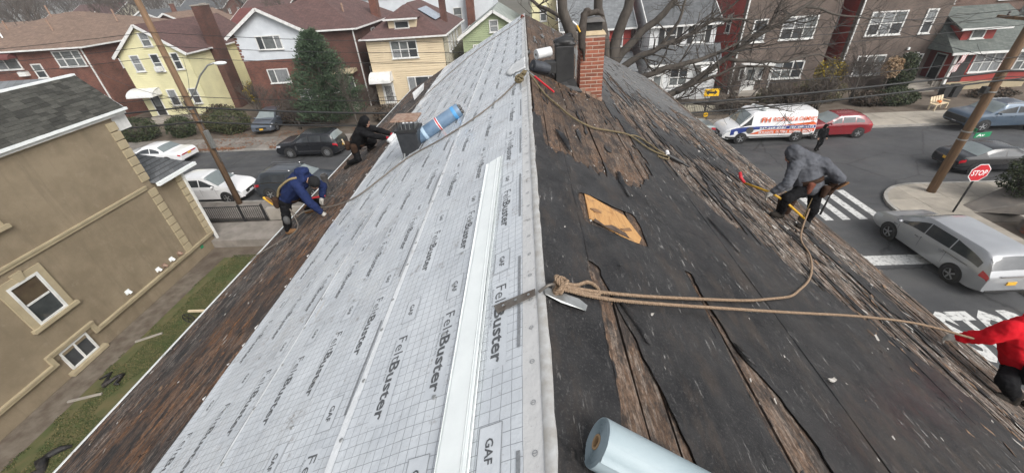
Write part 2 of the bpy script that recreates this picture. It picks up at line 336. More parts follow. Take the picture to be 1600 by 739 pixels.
# road paint
def sheet(name, pts, z, mat): mb = MB(); mb.slab([(x,y,z-.003) for x,y in pts], (0,0,.003)); return tag(mb.build(name, mat), kind='structure')
for x in (11.4, 12.2, 13.0, 13.85, 14.65, 15.45, 16.25, 17.05): sheet('crosswalk_stripe', [(x-.20,16.8),(x+.18,16.8),(x+.18,19.8),(x-.20,19.8)], .006, M['paint_white'])
sheet('stop_line', [(13.3,13.25),(16.9,13.25),(16.9,13.9),(13.3,13.9)], .006, M['paint_white'])
# ------------------------------------------------------------------ lettering helper
_tc = {}
def text_geo(body, bold=0.0, res=2):
    key = (body, bold, res)
    if key not in _tc:
        c = bpy.data.curves.new('t', 'FONT'); c.body = body; c.size = 1; c.offset = bold; c.resolution_u = res; c.fill_mode = 'FRONT'
        o = bpy.data.objects.new('t', c); col.objects.link(o); dg = bpy.context.evaluated_depsgraph_get()
        me = bpy.data.meshes.new_from_object(o.evaluated_get(dg)); vs_ = [tuple(v.co) for v in me.vertices]; fs_ = [tuple(p.vertices) for p in me.polygons]
        bpy.data.objects.remove(o); bpy.data.curves.remove(c); bpy.data.meshes.remove(me)
        _tc[key] = (vs_, fs_, max(v[0] for v in vs_), max(v[1] for v in vs_), min(v[0] for v in vs_))
    return _tc[key]
def put_text(mb, body, org, ux, uy, width=None, height=None, bold=0.0, mi=0, sq=None, center=False):
    """lettering laid flat on a surface: org = baseline start, ux/uy = unit vectors of the surface"""
    v, f, wmax, hmax, xmin = text_geo(body, bold); ux = Vector(ux); uy = Vector(uy); org = Vector(org)
    sy = height/.73 if height else width/wmax; sx = width/wmax if width else sy
    o0 = org - ux*(wmax*sx/2) if center else org
    mb.add([o0 + ux*(x*sx) + uy*(y*sy) for x,y,z in v], f, mi); return wmax*sx
mb = MB(); put_text(mb, 'STOP', (14.1, 8.45, .007), (1,0,0), (0,1,0), width=2.9, height=2.15, bold=.03); tag(mb.build('stop_lettering', M['paint_white']), kind='structure')
# ================================================================== HOUSE BEING RE-ROOFED
AL = R_(27.5); CA, SA = math.cos(AL), math.sin(AL); RX, RZ = .0435, CAMH - 1.45
Y0, Y1, SL, SR = -2.2, 18.4, 5.95, 6.3
H0 = Vector((0, 9, 0))
house = thing('house_under_repair', 'house in the foreground with its long gable roof stripped and half covered in grey underlayment', 'house', H0)
ML = Matrix(((CA,0,-SA,RX),(0,1,0,0),(SA,0,CA,RZ),(0,0,0,1)))     # left slope: x = -s (up-slope +), y = Y, z = normal
MR = Matrix(((CA,0,SA,RX),(0,1,0,0),(-SA,0,CA,RZ),(0,0,0,1)))     # right slope: x = s
def PL(s, Y, n=0): return ML @ Vector((-s, Y, n))
def PR(s, Y, n=0): return MR @ Vector((s, Y, n))
TH = Matrix.Translation(-H0)
def place(o, Mx): o.matrix_local = TH @ Mx; return o
ez = RZ - SL*SA
mb = MB(); mb.box(RX-SL*CA+.35, RX+SR*CA-.45, Y0, Y1-.3, -.5, ez-.12); mb.build('wall', M['siding_tan'], house)
mb = MB()
for y in (Y1-.3, Y0): mb.slab([(RX-SL*CA+.35,y,ez-.12),(RX+SR*CA-.45,y,ez-.12),(RX,y,RZ-.16)], (0,-.12 if y>0 else .12,0))
mb.build('gable_wall', M['siding_tan'], house, recalc=True)
deckm = pmat('deck_board', (.05,.035,.028), (.09,.065,.05), 3, .9, .3, stretch=(8,.6,1))
for nm, Mx, w_, sg in (('roof_deck', ML, SL, -1), ('roof_deck', MR, SR, 1)):
    mb = MB(); mb.box(.04*sg if sg>0 else -w_, w_ if sg>0 else -.02, Y0, Y1, -.085, -.03); place(mb.build(nm, deckm, house, off=(0,0,0)), Mx)
def woodmat(name, dark, mid, light, orange, ow, lw, tarw, gate):
    m, n, l, b = nt(name); geo = n.new('ShaderNodeNewGeometry'); oi = n.new('ShaderNodeObjectInfo')
    def gv(sc, loc=(0,0,0), jit=0):
        mp = n.new('ShaderNodeMapping'); mp.inputs['Scale'].default_value = sc; mp.inputs['Location'].default_value = loc; l.new(geo.outputs['Position'], mp.inputs[0])
        if jit:
            mu = n.new('ShaderNodeVectorMath'); mu.operation = 'SCALE'; mu.inputs[0].default_value = (jit,jit*.7,jit); l.new(oi.outputs['Random'], mu.inputs['Scale']); ad = n.new('ShaderNodeVectorMath'); l.new(mp.outputs[0], ad.inputs[0]); l.new(mu.outputs[0], ad.inputs[1]); return ad.outputs[0]
        return mp.outputs[0]
    g1 = gv((24,3.2,24), jit=9); t1 = tex(n, l, g1, 1.0, 11, .76, 1.1)
    c = ramp(n, l, t1, [(.34, dark), (.47, mid), (.56, tuple(x*1.1 for x in mid)), (.68, light)])
    mr = n.new('ShaderNodeMapRange'); mr.inputs[3].default_value = .70; mr.inputs[4].default_value = 1.25; l.new(oi.outputs['Random'], mr.inputs[0])
    h = n.new('ShaderNodeHueSaturation'); l.new(c, h.inputs['Color']); l.new(mr.outputs[0], h.inputs['Value']); c = h.outputs[0]
    po = ramp(n, l, tex(n, l, gv((1.2,.45,1.2),(3,1,0)), .9, 6, .65), [(.47, 0), (.60, ow)]); st = ramp(n, l, tex(n, l, gv((26,5,26),jit=5), 1.0, 9, .75), [(.42, .1), (.58, 1)])
    c = mixc(n, l, math_(n, l, 'MULTIPLY', po, st), c, orange)
    pw = ramp(n, l, tex(n, l, gv((1.0,.35,1.0),(5,9,2)), .9, 6, .6), [(.40, .2*lw), (.56, lw)]); sw = ramp(n, l, tex(n, l, gv((46,4.2,46),jit=7), 1.0, 11, .80), [(.495, 0), (.57, 1)])
    if gate:        # the boards towards the eave are the most weathered
        sx = n.new('ShaderNodeSeparateXYZ'); l.new(geo.outputs['Position'], sx.inputs[0]); gm_ = n.new('ShaderNodeMapRange'); gm_.inputs[1].default_value, gm_.inputs[2].default_value = gate; gm_.inputs[3].default_value = .25; l.new(sx.outputs[0], gm_.inputs[0]); pw = math_(n, l, 'MULTIPLY', pw, gm_.outputs[0])
    c = mixc(n, l, math_(n, l, 'MULTIPLY', pw, sw), c, (.40,.37,.33))
    tar = ramp(n, l, tex(n, l, gv((4,1.7,4),(1,4,7)), 1.6, 11, .78), [(.50, 0), (.55, tarw)]); c = mixc(n, l, tar, c, (.026,.025,.025))
    gp = ramp(n, l, tex(n, l, gv((20,9,20)), 3.0, 6, .8), [(.42, .55), (.60, 1.35)]); c = mixc(n, l, 1.0, c, gp, 'MULTIPLY')
    l.new(c, b.inputs['Base Color']); b.inputs['Roughness'].default_value = .78; b.inputs['Specular IOR Level'].default_value = .3
    bump(n, l, b, t1, .5, .006); return m
M['wood_left'] = woodmat('wood_left', (.018,.014,.013), (.052,.039,.034), (.125,.098,.086), (.24,.105,.038), .75, .5, .85, None)
M['wood_right'] = woodmat('wood_right', (.026,.017,.012), (.082,.053,.036), (.175,.12,.085), (.19,.10,.05), .5, 1.0, .7, (1.2,3.0))
def plank_mesh(k):
    rnd = random.Random(k); bm = bmesh.new(); n = 7; V = []
    for j in range(n+1):
        y = j/n; e0 = rnd.uniform(-.02,.02); e1 = rnd.uniform(-.025,.02); z = rnd.uniform(-.05,.05)
        V.append([bm.verts.new(p) for p in ((e0,y,0),(1+e1,y,0),(1+e1,y,1+z),(e0,y,1+z))])
    for j in range(n):
        a, b = V[j], V[j+1]
        for i in range(1,4): bm.faces.new((a[i],a[(i+1)%4],b[(i+1)%4],b[i]))
    bm.faces.new(V[0]); bm.faces.new(V[-1][::-1]); bmesh.ops.recalc_face_normals(bm, faces=bm.faces)
    me = bpy.data.meshes.new('plank'); bm.to_mesh(me); bm.free(); return me
PM = {nm: [plank_mesh(k) for k in range(8)] for nm in ('wood_left','wood_right')}
for nm in PM:
    for me in PM[nm]: me.materials.append(M[nm])
def plank_rows(Mx, sg, s0, s1, pitch, nm, lens, edge_jit=0.0):
    s = s0
    while s < s1 - .02:
        y = Y0 - random.uniform(0,1)
        while y < Y1:
            L = random.uniform(*lens)
            ya = max(y, Y0); yb = min(y+L, Y1)
            if yb - ya > .15:
                o = link('plank', random.choice(PM[nm]), house); wv = pitch*random.uniform(.965,1.0)
                if edge_jit and s > s1-pitch*2: wv *= random.uniform(.6,1.25)
                x = s if sg > 0 else -s-wv
                tilt = random.uniform(-.012,.02)*sg; z = random.uniform(-.030,-.025)
                place(o, Mx @ Matrix.Translation((x, ya+.004, z)) @ Matrix.Rotation(tilt, 4, 'Y') @ Matrix.Rotation(random.uniform(-.003,.003),4,'Z') @ Matrix.Diagonal((wv, yb-ya-.008, random.uniform(.022,.030), 1)))
            y += L
        s += pitch
random.seed(11)
plank_rows(ML, -1, 3.0, SL, .118, 'wood_left', (1.2,3.6), 0)
plank_rows(MR, 1, .06, SR, .142, 'wood_right', (2.4,5.5), 1)
mb = MB(); mb.box(-SL-.035,-SL+.03,Y0,Y1,.004,.012); mb.box(-SL-.035,-SL-.028,Y0,Y1,-.10,.004); place(mb.build('drip_edge', M['white_metal'], house, off=(0,0,0)), ML)
mb = MB(); mb.box(-SL-.028,-SL,Y0,Y1,-.2,-.03); place(mb.build('fascia', M['white_trim'], house, off=(0,0,0)), ML)
mb = MB(); mb.box(SR-.01,SR+.03,Y0,Y1,-.2,-.045); place(mb.build('fascia', M['white_trim'], house, off=(0,0,0)), MR)
# weathered pale flakes of old paint and felt along the eaves
def flakes(Mx, sg, n, name, label, s_rng, mats, size=(.02,.10)):
    mb = MB()
    for i in range(n):
        s = random.uniform(*s_rng); y = random.uniform(.3, Y1-.2)**1.0; a = random.gauss(0,.35); L = random.uniform(*size); W_ = L*random.uniform(.12,.45)
        x = s*sg; z = random.uniform(.004,.014); d = Vector((math.sin(a)*L/2, math.cos(a)*L/2, random.uniform(-.002,.006))); e = Vector((math.cos(a)*W_/2, -math.sin(a)*W_/2, random.uniform(-.004,.004))); c = Vector((x,y,z))
        mb.add([c-d-e*random.uniform(.3,1), c-d*.3+e, c+d+e*random.uniform(0,.8), c+d*.4-e], [(0,1,2,3)], random.randrange(len(mats)))
    o = mb.build(name, mats, house, off=(0,0,0)); o['kind'] = 'stuff'; place(o, Mx); return o
flm = [pmat('flake_pale',(.45,.43,.40),(.3,.28,.25),20,.8), pmat('flake_wood',(.22,.14,.085),(.14,.09,.06),20,.85), pmat('flake_tar',(.02,.02,.02),(.04,.04,.04),20,.7)]
flakes(ML, -1, 900, 'wood_flakes', None, (3.7, SL-.02), [flm[0],flm[1],flm[1],flm[2],flm[2]])
flakes(MR, 1, 1500, 'wood_flakes', None, (3.6, SR-.02), [flm[0],flm[1],flm[1],flm[2]], (.03,.16))
flakes(MR, 1, 2600, 'felt_scraps', None, (.15, 5.4), [flm[0],flm[0],flm[1],flm[2],flm[2]], (.008,.05))
# ------------------------------------------------------------------ grey synthetic underlayment with printed grid and lettering
def sheetmat():
    m, n, l, b = nt('underlayment'); tc = n.new('ShaderNodeTexCoord'); sp = n.new('ShaderNodeSeparateXYZ'); l.new(tc.outputs['Object'], sp.inputs[0])
    wob = tex(n, l, tc.outputs['Object'], 3.0, 3); wob = math_(n, l, 'MULTIPLY', math_(n, l, 'SUBTRACT', wob, .5), .018)
    def lines(x, per, wd):
        f = math_(n, l, 'FRACT', math_(n, l, 'DIVIDE', math_(n, l, 'ADD', x, wob), per)); f = math_(n, l, 'ABSOLUTE', math_(n, l, 'SUBTRACT', f, .5)); return math_(n, l, 'GREATER_THAN', f, .5 - wd/per/2)
    gx = lines(sp.outputs[0], .054, .0032); gy = lines(sp.outputs[1], .058, .0032); gr = math_(n, l, 'MAXIMUM', gx, gy)
    body = math_(n, l, 'LESS_THAN', sp.outputs[0], -.105); low = math_(n, l, 'GREATER_THAN', sp.outputs[0], -1.195); gr = math_(n, l, 'MULTIPLY', gr, math_(n, l, 'MULTIPLY', body, low))
    c = ramp(n, l, tex(n, l, tc.outputs['Object'], 2.0, 6), [(.38, (.52,.55,.58)), (.62, (.60,.63,.655))])
    c = mixc(n, l, math_(n, l, 'SUBTRACT', 1.0, low), c, (.72,.74,.75)); c = mixc(n, l, math_(n, l, 'MULTIPLY', math_(n, l, 'SUBTRACT', 1.0, body), .8), c, (.56,.55,.53))
    c = mixc(n, l, math_(n, l, 'MULTIPLY', gr, .7), c, (.12,.13,.14))
    d1 = ramp(n, l, tex(n, l, tc.outputs['Object'], 2.6, 5, .7), [(.565, 0), (.63, 1)]); d2 = ramp(n, l, tex(n, l, tc.outputs['Object'], 38, 5, .8), [(.48, 0), (.58, 1)])
    c = mixc(n, l, math_(n, l, 'MULTIPLY', math_(n, l, 'MULTIPLY', d1, d2), .7), c, (.16,.125,.10))
    s1 = ramp(n, l, tex(n, l, tc.outputs['Object'], 70, 3, .8), [(.63, 0), (.69, .4)]); c = mixc(n, l, s1, c, (.24,.205,.18))
    wet = ramp(n, l, tex(n, l, tc.outputs['Object'], 1.3, 5, .6), [(.4, .20), (.6, .42)]); l.new(wet, b.inputs['Roughness'])
    l.new(c, b.inputs['Base Color']); b.inputs['Specular IOR Level'].default_value = .75; bump(n, l, b, tex(n, l, tc.outputs['Object'], 7, 6, .65), .7, .014); return m
M['underlayment'] = sheetmat()
M['lap'] = pmat('lap', (.38,.385,.385), (.28,.27,.25), 14, .5, .2, 40)
M['print_blank'] = pmat('print_blank', (.52,.55,.58), (.60,.63,.655), 2, .38, .6, 8)
M['print_ink'] = pmat('print_ink', (.07,.074,.08), (.11,.115,.12), 30, .45); M['print_ink_light'] = pmat('print_ink_light', (.17,.18,.19), (.26,.27,.28), 60, .45)
def sheet_h(x, Y, k): return .004 + .006*noise.noise(Vector((x*3,Y*1.3,k*7))) + .0035*noise.noise(Vector((x*7+Y*1.5,Y*3,k*7))) + .004*max(0,noise.noise(Vector((x*2.2-Y*.9,Y*.7+x*1.4,k*5+3)))-.15)
def underlay(s_top, width, k, w_far=None, over=0):
    nx, ny = 30, 340; bm_v = []; fs = []; w_far = w_far or width; base = .006 + .005*(2-k)
    for j in range(ny+1):
        Y = Y0 + (Y1 + .05 - Y0)*j/ny; W_ = width + (w_far-width)*max(0, (Y-2)/(Y1-2)) + .012*noise.noise(Vector((0,Y*1.3,k)))
        for i in range(nx+1):
            t = i/nx; x = over*(1-t) - (W_)*t; z = base + sheet_h(x, Y, k)
            if t > .96: z += .003
            if x > 0: z += -x*.9*(CA*SA*2) if over else 0
            bm_v.append((x, Y, z))
    for j in range(ny):
        for i in range(nx): a = j*(nx+1)+i; fs.append((a, a+nx+1, a+nx+2, a+1)[::-1])
    mb = MB(); mb.add(bm_v, fs); o = mb.build('underlayment_sheet', M['underlayment'], house, off=(0,0,0), smooth=True, recalc=False)
    place(o, ML @ Matrix.Translation((-s_top,0,0))); return o, base
def panel(mb, x0, x1, y0, y1, mi=0):
    nx, ny = max(1,int((x1-x0)/.04)), max(1,int((y1-y0)/.05)); mb.add([(x0+(x1-x0)*i/nx,y0+(y1-y0)*j/ny,0) for j in range(ny+1) for i in range(nx+1)], [(j*(nx+1)+i,j*(nx+1)+i+1,(j+1)*(nx+1)+i+1,(j+1)*(nx+1)+i) for j in range(ny) for i in range(nx)], mi)
def print_rows(o, base, rows, y_off, k):
    blank, ink = MB(), MB(); P = 1.22; z = base; UX = (0,-1,0); UY = (1,0,0)
    for r, (off, sh) in enumerate(rows):
        q = -3
        while True:
            yF = y_off + sh + P*q; q += 1
            if yF > Y1-.2: break
            if yF < -.2: continue
            x = -off
            panel(blank,x-.028,x+.088,yF-.60,yF+.02)
            put_text(ink, 'Felt', (x,yF,z), UX, UY, width=.20, height=.075, bold=-.006); put_text(ink, 'Buster', (x,yF-.195,z), UX, UY, width=.375, height=.072, bold=.022)
            if yF < 5: put_text(ink, 'Synthetic Roofing Felt', (x-.024,yF-.02,z), UX, UY, width=.30, height=.012, mi=1)
            # maker's box
            yb = yF + .34; bx0, bx1, bl = x-.03, x+.085, .22
            panel(blank,bx0,bx1,yb-bl,yb)
            t = .003
            for a, b2, c2, d2 in ((bx0,bx1,yb,yb-t),(bx0,bx1,yb-bl+t,yb-bl),(bx0,bx0+t,yb,yb-bl),(bx1-t,bx1,yb,yb-bl)): ink.add([(a,c2,z),(b2,c2,z),(b2,d2,z),(a,d2,z)], [(0,1,2,3)], 1)
            put_text(ink, 'GAF', (x+.008,yb-.055,z), UX, UY, width=.105, height=.038, bold=.02)
    for q in range(-1, 16):     # lap bar printed along the upper edge
        yb = 2.0 + P*q
        if yb > Y1-.8: break
        panel(ink,-.135,-.118,yb-.73,yb,1)
    for q in range(0, 90):
        yb = .55 + .203*q
        if yb > Y1-.2: break
        for rad in (.012,):
            c = [(-.055+rad*math.cos(a), yb+rad*math.sin(a), z) for a in [i*math.pi/5 for i in range(10)]]; c2 = [(-.055+rad*.78*math.cos(a), yb+rad*.78*math.sin(a), z) for a in [i*math.pi/5 for i in range(10)]]
            ink.add(c + c2, [(i,(i+1)%10,10+(i+1)%10,10+i) for i in range(10)], 1)
            ink.add([(-.065,yb-.0012,z),(-.045,yb-.0012,z),(-.045,yb+.0012,z),(-.065,yb+.0012,z)], [(0,1,2,3)], 1)
    blank.v = [(x,y,base+sheet_h(x,y,k)+.0015) for x,y,q in blank.v]; ink.v = [(x,y,base+sheet_h(x,y,k)+.0030) for x,y,q in ink.v]
    blank.build('print_panel', M['print_blank'], o, off=(0,0,0)); i_ = ink.build('print_lettering', [M['print_ink'], M['print_ink_light']], o, off=(0,0,0))
oA, bA = underlay(0, 1.24, 0); print_rows(oA, bA, [(.285,0),(.65,-.04),(1.01,-.08)], 1.80, 0)
mb = MB(); V = []
for j in range(260):
    y = Y0 + (Y1-Y0)*j/259; w_ = .010 + .010*noise.noise(Vector((y*2.2,1,0))) + .010*noise.noise(Vector((y*7,4,0)))
    V += [PL(.016,y,.0245),PL(.006,y,.0255),PR(.003,y,.027),PR(w_*.6+.006,y,.022+.003*noise.noise(Vector((y*5,2,0)))),PR(w_+.006,y,.020+.004*noise.noise(Vector((y*6,8,0))))]
mb.add(V,[(j*5+i,j*5+i+1,(j+1)*5+i+1,(j+1)*5+i) for j in range(259) for i in range(4)]); mb.build('ridge_lap', M['lap'], house, smooth=True)
oB, bB = underlay(1.15, 1.22, 1); print_rows(oB, bB, [(.29,0),(.63,-.2),(.98,-.3)], 2.31, 1)
oC, bC = underlay(2.26, 1.10, 2, 1.75); print_rows(oC, bC, [(.29,0),(.62,-.2),(.95,-.35)], 2.05, 2)
mb = MB()
for i in range(46):
    y = random.uniform(.6,17); W_ = 2.26+1.10+(1.75-1.10)*max(0,(y-2)/(Y1-2)); L = random.uniform(.03,.09); x = -W_-random.uniform(-.02,.03); mb.add([(x,y,.02),(x-.02,y+L*.3,.03),(x-.012,y+L,.02),(x+.014,y+L*.6,.026)],[(0,1,2,3)])
o = mb.build('torn_edge_bits', M['white_trim'], house, off=(0,0,0)); place(o, ML); o['kind'] = 'stuff'
mb = MB()
for s_ in (.62,1.21,1.75,2.33,2.85):
    y = .3+random.random()*.3
    while y < 18: mb.lathe([(.013,0),(.012,.003),(.004,.004)],(-s_+random.uniform(-.02,.02),y,.026-.005*(s_>1.25)-.005*(s_>2.35)),(0,0,1),8); y += random.uniform(.28,.5)
o = mb.build('cap_nails', M['galv'], house, off=(0,0,0)); place(o, ML); o['kind'] = 'stuff'
# ------------------------------------------------------------------ black felt on the right slope, torn
def seg_d(p, a, b):
    ax, ay = a; bx, by = b; t = max(0, min(1, ((p[0]-ax)*(bx-ax)+(p[1]-ay)*(by-ay))/((bx-ax)**2+(by-ay)**2+1e-9))); return math.hypot(p[0]-ax-(bx-ax)*t, p[1]-ay-(by-ay)*t), t
def bare_strip(p, left, right):    # signed: >0 inside the bare strip between two edges given as (s,Y) lists by falling Y
    s, y = p
    if y > left[0][1] + .15 or y < left[-1][1] - 1.5: return -1
    def at(L):
        if y >= L[0][1]: return L[0][0]
        for i in range(len(L)-1):
            if L[i+1][1] <= y <= L[i][1]: t = (L[i][1]-y)/(L[i][1]-L[i+1][1]+1e-9); return L[i][0] + (L[i+1][0]-L[i][0])*t
        return L[-1][0]
    a, b = at(left), at(right); d = min(s-a, b-s)
    if y > left[0][1]: d = min(d, (left[0][1]+.15-y)*.2)
    return d
SB = [(1.2,5.2),(2.0,4.15),(2.86,3.55),(3.3,3.1),(3.8,2.45),(4.4,2.05),(5.4,1.8),(7.7,1.6),(20,1.6)]
def piece(L, x):
    for (p, q), (r, t) in zip(L, L[1:]):
        if p <= x <= r: return q + (t-q)*(x-p)/(r-p)
    return L[0][1] if x < L[0][0] else L[-1][1]
def felt_field(s, Y):
    ns = .8*noise.noise(Vector((s*4.2, Y*.42, 1.7))) + .8*noise.noise(Vector((s*13, Y*.9, 4.2))) + .6*noise.noise(Vector((s*27, Y*2.6, 2.2))); n3 = noise.noise(Vector((s*1.1, Y*.45, 9.1))); n2 = noise.noise(Vector((s*14, Y*9, 4.2))); n4 = noise.noise(Vector((s*34, Y*24, 2.2)))
    rag = .018*n2 + .008*n4 + .03*noise.noise(Vector((s*4, Y*5, 7.7))); f = .6
    f = min(f, -bare_strip((s,Y), [(.36,1.95),(.37,1.56),(.36,1.22),(.35,.9)], [(.44,1.95),(.53,1.62),(.60,1.29),(.68,.9)]) + rag)
    f = min(f, -bare_strip((s,Y), [(1.3,2.35),(1.3,1.72),(1.28,1.27),(1.24,.5)], [(1.36,2.35),(1.39,1.67),(1.56,1.43),(1.62,.9)]) + rag)
    f = min(f, max(abs(s-.71)-.30, abs(Y-2.86)-.26) + rag*.6)
    sm = lambda x: max(0., min(1., x))
    lim = 3.6 + (1.0 if s < .14 else 0) + .5*n3 + .9*sm((s-1.2)/.8)
    thr = -2.2 + 2.75*sm((Y-lim)/.5)*sm((2.1-s)/.5)                       # stripped boards below the chimney
    thr = max(thr, -2.0 + 2.35*sm((s-piece(SB,Y)+.25*n3)/.45))            # streaky band running down to the eave
    if Y > 6.6: thr -= .9*sm(1-abs(Y-7.4)/.9)*sm((s-2.4)/.4)*sm((4.9-s)/.4)
    thr -= 1.0*sm((Y-9.5)/3)*sm((s-2.2)/.8)
    thr = max(thr, -1.6 + 2.3*sm((s-4.95+.06*max(0,Y-4))/.35)) if Y < 12 else thr
    return min(f, (ns-thr)*.05 + rag*.4)
def torn_sheet(s0, s1, base, k, ds=.018, dy=.055):
    nx = int((s1-s0)/ds)+1; ny = int((Y1-Y0-1.2)/dy); F = {}
    yy = [Y0+1.2 + dy*j for j in range(ny+1)]; ss = [s0+ds*i for i in range(nx+1)]
    for j, y in enumerate(yy):
        wob = .02*noise.noise(Vector((y*.9, k*3.1, 0)))
        for i, s in enumerate(ss): F[i,j] = min(felt_field(s, y), s1 - .01 + wob - s)
    vid = {}; V = []; fs = []
    def vert(s, y, f):
        key = (round(s,5), round(y,5))
        if key not in vid:
            n = base + .0045*noise.noise(Vector((s*2.5,y*1.4,k))) + .002*noise.noise(Vector((s*9,y*7,k)))
            n += max(0, .006*(1 - f/.05)) * max(0, noise.noise(Vector((s*3,y*2.0,6+k)))+.1) if f < .05 else 0      # curling torn edge
            vid[key] = len(V); V.append((s, y, n))
        return vid[key]
    for j in range(ny):
        for i in range(nx):
            c = ((i,j),(i+1,j),(i+1,j+1),(i,j+1)); v = [F[q] for q in c]
            if max(v) <= 0: continue
            out = []
            for a in range(4):
                b = (a+1) % 4; pa, pb = c[a], c[b]
                if v[a] > 0: out.append(vert(ss[pa[0]], yy[pa[1]], v[a]))
                if (v[a] > 0) != (v[b] > 0):
                    t = v[a]/(v[a]-v[b]); out.append(vert(ss[pa[0]]+(ss[pb[0]]-ss[pa[0]])*t, yy[pa[1]]+(yy[pb[1]]-yy[pa[1]])*t, 0))
            if len(set(out)) > 2: fs.append(tuple(dict.fromkeys(out)))
    par = list(range(len(V)))
    def find(a):
        while par[a] != a: par[a] = par[par[a]]; a = par[a]
        return a
    for fc in fs:
        r0 = find(fc[0])
        for q in fc[1:]: par[find(q)] = r0
    groups = {}
    for fc in fs: groups.setdefault(find(fc[0]), []).append(fc)
    small = MB()
    for r0, fl in sorted(groups.items(), key=lambda kv: -len(kv[1])):
        ids = sorted({q for fc in fl for q in fc}); mp = {q: i for i, q in enumerate(ids)}
        if len(fl) < 12: small.add([V[q] for q in ids], [tuple(mp[q] for q in fc) for fc in fl]); continue
        mb = MB(); mb.add([V[q] for q in ids], [tuple(mp[q] for q in fc) for fc in fl]); o = mb.build('felt_sheet', M['felt'], house, off=(0,0,0), smooth=True); place(o, MR)
        sm = o.modifiers.new('thickness', 'SOLIDIFY'); sm.thickness = .003; sm.offset = -1
    if small.f: o = small.build('felt_remnants', M['felt'], house, off=(0,0,0), smooth=True); place(o, MR); o['kind'] = 'stuff'
def feltmat():
    m, n, l, b = nt('felt'); tc = n.new('ShaderNodeTexCoord'); v = tc.outputs['Object']
    c = ramp(n, l, tex(n, l, v, 1.4, 7, .65), [(.38, (.010,.010,.011)), (.62, (.024,.0235,.024))])
    gr = ramp(n, l, tex(n, l, v, 70, 4, .85), [(.54, 0), (.66, .38)]); c = mixc(n, l, gr, c, (.14,.135,.13))
    mp = n.new('ShaderNodeMapping'); mp.inputs['Scale'].default_value = (3.2,.9,1); l.new(v, mp.inputs[0])
    z1 = ramp(n, l, tex(n, l, mp.outputs[0], .55, 5, .6), [(.40, .12), (.56, 1)])
    mp2 = n.new('ShaderNodeMapping'); mp2.inputs['Scale'].default_value = (30,5,1); mp2.inputs['Rotation'].default_value = (0,0,.12); l.new(v, mp2.inputs[0])
    z2 = ramp(n, l, tex(n, l, mp2.outputs[0], 1.0, 9, .78), [(.575, 0), (.64, 1)]); z3 = ramp(n, l, tex(n, l, v, 1.7, 4, .6), [(.44, 0), (.56, 1)]); c = mixc(n, l, math_(n, l, 'MULTIPLY', math_(n, l, 'MULTIPLY', z1, math_(n, l, 'MULTIPLY', z2, z3)), .9), c, (.42,.41,.39))
    du = ramp(n, l, tex(n, l, v, 5.5, 9, .78), [(.46, 0), (.62, .5)]); c = mixc(n, l, du, c, (.036,.0345,.034))
    br = ramp(n, l, tex(n, l, mp.outputs[0], 1.3, 8, .75), [(.50, 0), (.62, .45)]); c = mixc(n, l, br, c, (.058,.044,.034))
    sy = n.new('ShaderNodeSeparateXYZ'); l.new(v, sy.inputs[0]); far = n.new('ShaderNodeMapRange'); far.inputs[1].default_value = 7; far.inputs[2].default_value = 13; l.new(sy.outputs[1], far.inputs[0])
    c = mixc(n, l, math_(n, l, 'MULTIPLY', far.outputs[0], .8), c, (.15,.15,.148))       # felt blends to grey towards the far end
    vc = n.new('ShaderNodeTexVoronoi'); vc.feature = 'DISTANCE_TO_EDGE'; vc.inputs['Scale'].default_value = 1.0; l.new(mixc(n, l, .18, v, tex(n, l, v, 5, 5).node.outputs[1]), vc.inputs['Vector'])
    ck = ramp(n, l, vc.outputs['Distance'], [(0.0, 1), (.006, 0)]); ck = math_(n, l, 'MULTIPLY', ck, ramp(n, l, tex(n, l, v, .9, 3), [(.48, 0), (.56, 1)])); c = mixc(n, l, ck, c, (.004,.004,.004))
    l.new(c, b.inputs['Base Color']); l.new(ramp(n, l, tex(n, l, v, 2, 5), [(.4, .38), (.6, .62)]), b.inputs['Roughness']); b.inputs['Specular IOR Level'].default_value = .3
    bump(n, l, b, tex(n, l, v, 25, 6, .7), .5, .008); return m
M['felt'] = feltmat()
for k, (a, b2) in enumerate(((.0,.40),(.36,1.30),(1.24,2.22),(2.14,3.12),(3.04,4.02),(3.94,4.92),(4.84,5.9))): torn_sheet(a, b2, .007 + .003*(6-k)*.3 + (.003 if k % 2 else 0), k)
M['card_wood'] = pmat('card_wood',(.24,.135,.065),(.15,.085,.045),12,.8,.3)
# plywood showing through the opening
def plymat():
    m, n, l, b = nt('plywood'); tc = n.new('ShaderNodeTexCoord'); mp = n.new('ShaderNodeMapping'); mp.inputs['Scale'].default_value = (14,1.6,1); l.new(tc.outputs['Object'], mp.inputs[0])
    c = ramp(n, l, tex(n, l, mp.outputs[0], 1.2, 8, .7, .8), [(.36, (.36,.18,.06)), (.5, (.46,.26,.10)), (.64, (.30,.145,.05))]); wt = ramp(n, l, tex(n, l, tc.outputs['Object'], 6, 6, .7), [(.55, 0), (.64, .75)])
    l.new(mixc(n, l, wt, c, (.16,.09,.05)), b.inputs['Base Color']); b.inputs['Roughness'].default_value = .7; return m
mb = MB(); x0, x1 = .47, .93
mb.slab([(.47,2.70,.004),(.90,2.58,.004),(.97,2.72,.004),(.88,3.02,.004),(.49,3.14,.004)], (0,0,.009)); place(mb.build('plywood_patch', plymat(), house, off=(0,0,0), recalc=True), MR)
for pts in ([(.52,2.71),(.60,2.66),(.68,2.72),(.80,2.68),(.82,2.62),(.50,2.66)], [(.50,2.86),(.56,2.90),(.60,2.86),(.54,2.83)], [(.76,2.72),(.87,2.80),(.885,2.77),(.80,2.71)]):
    mb = MB(); mb.slab([(x,y,.015) for x,y in pts], (0,0,.006)); place(mb.build('splinter', deckm if len(pts) > 5 else M['card_wood'], house, off=(0,0,0), recalc=True), MR)
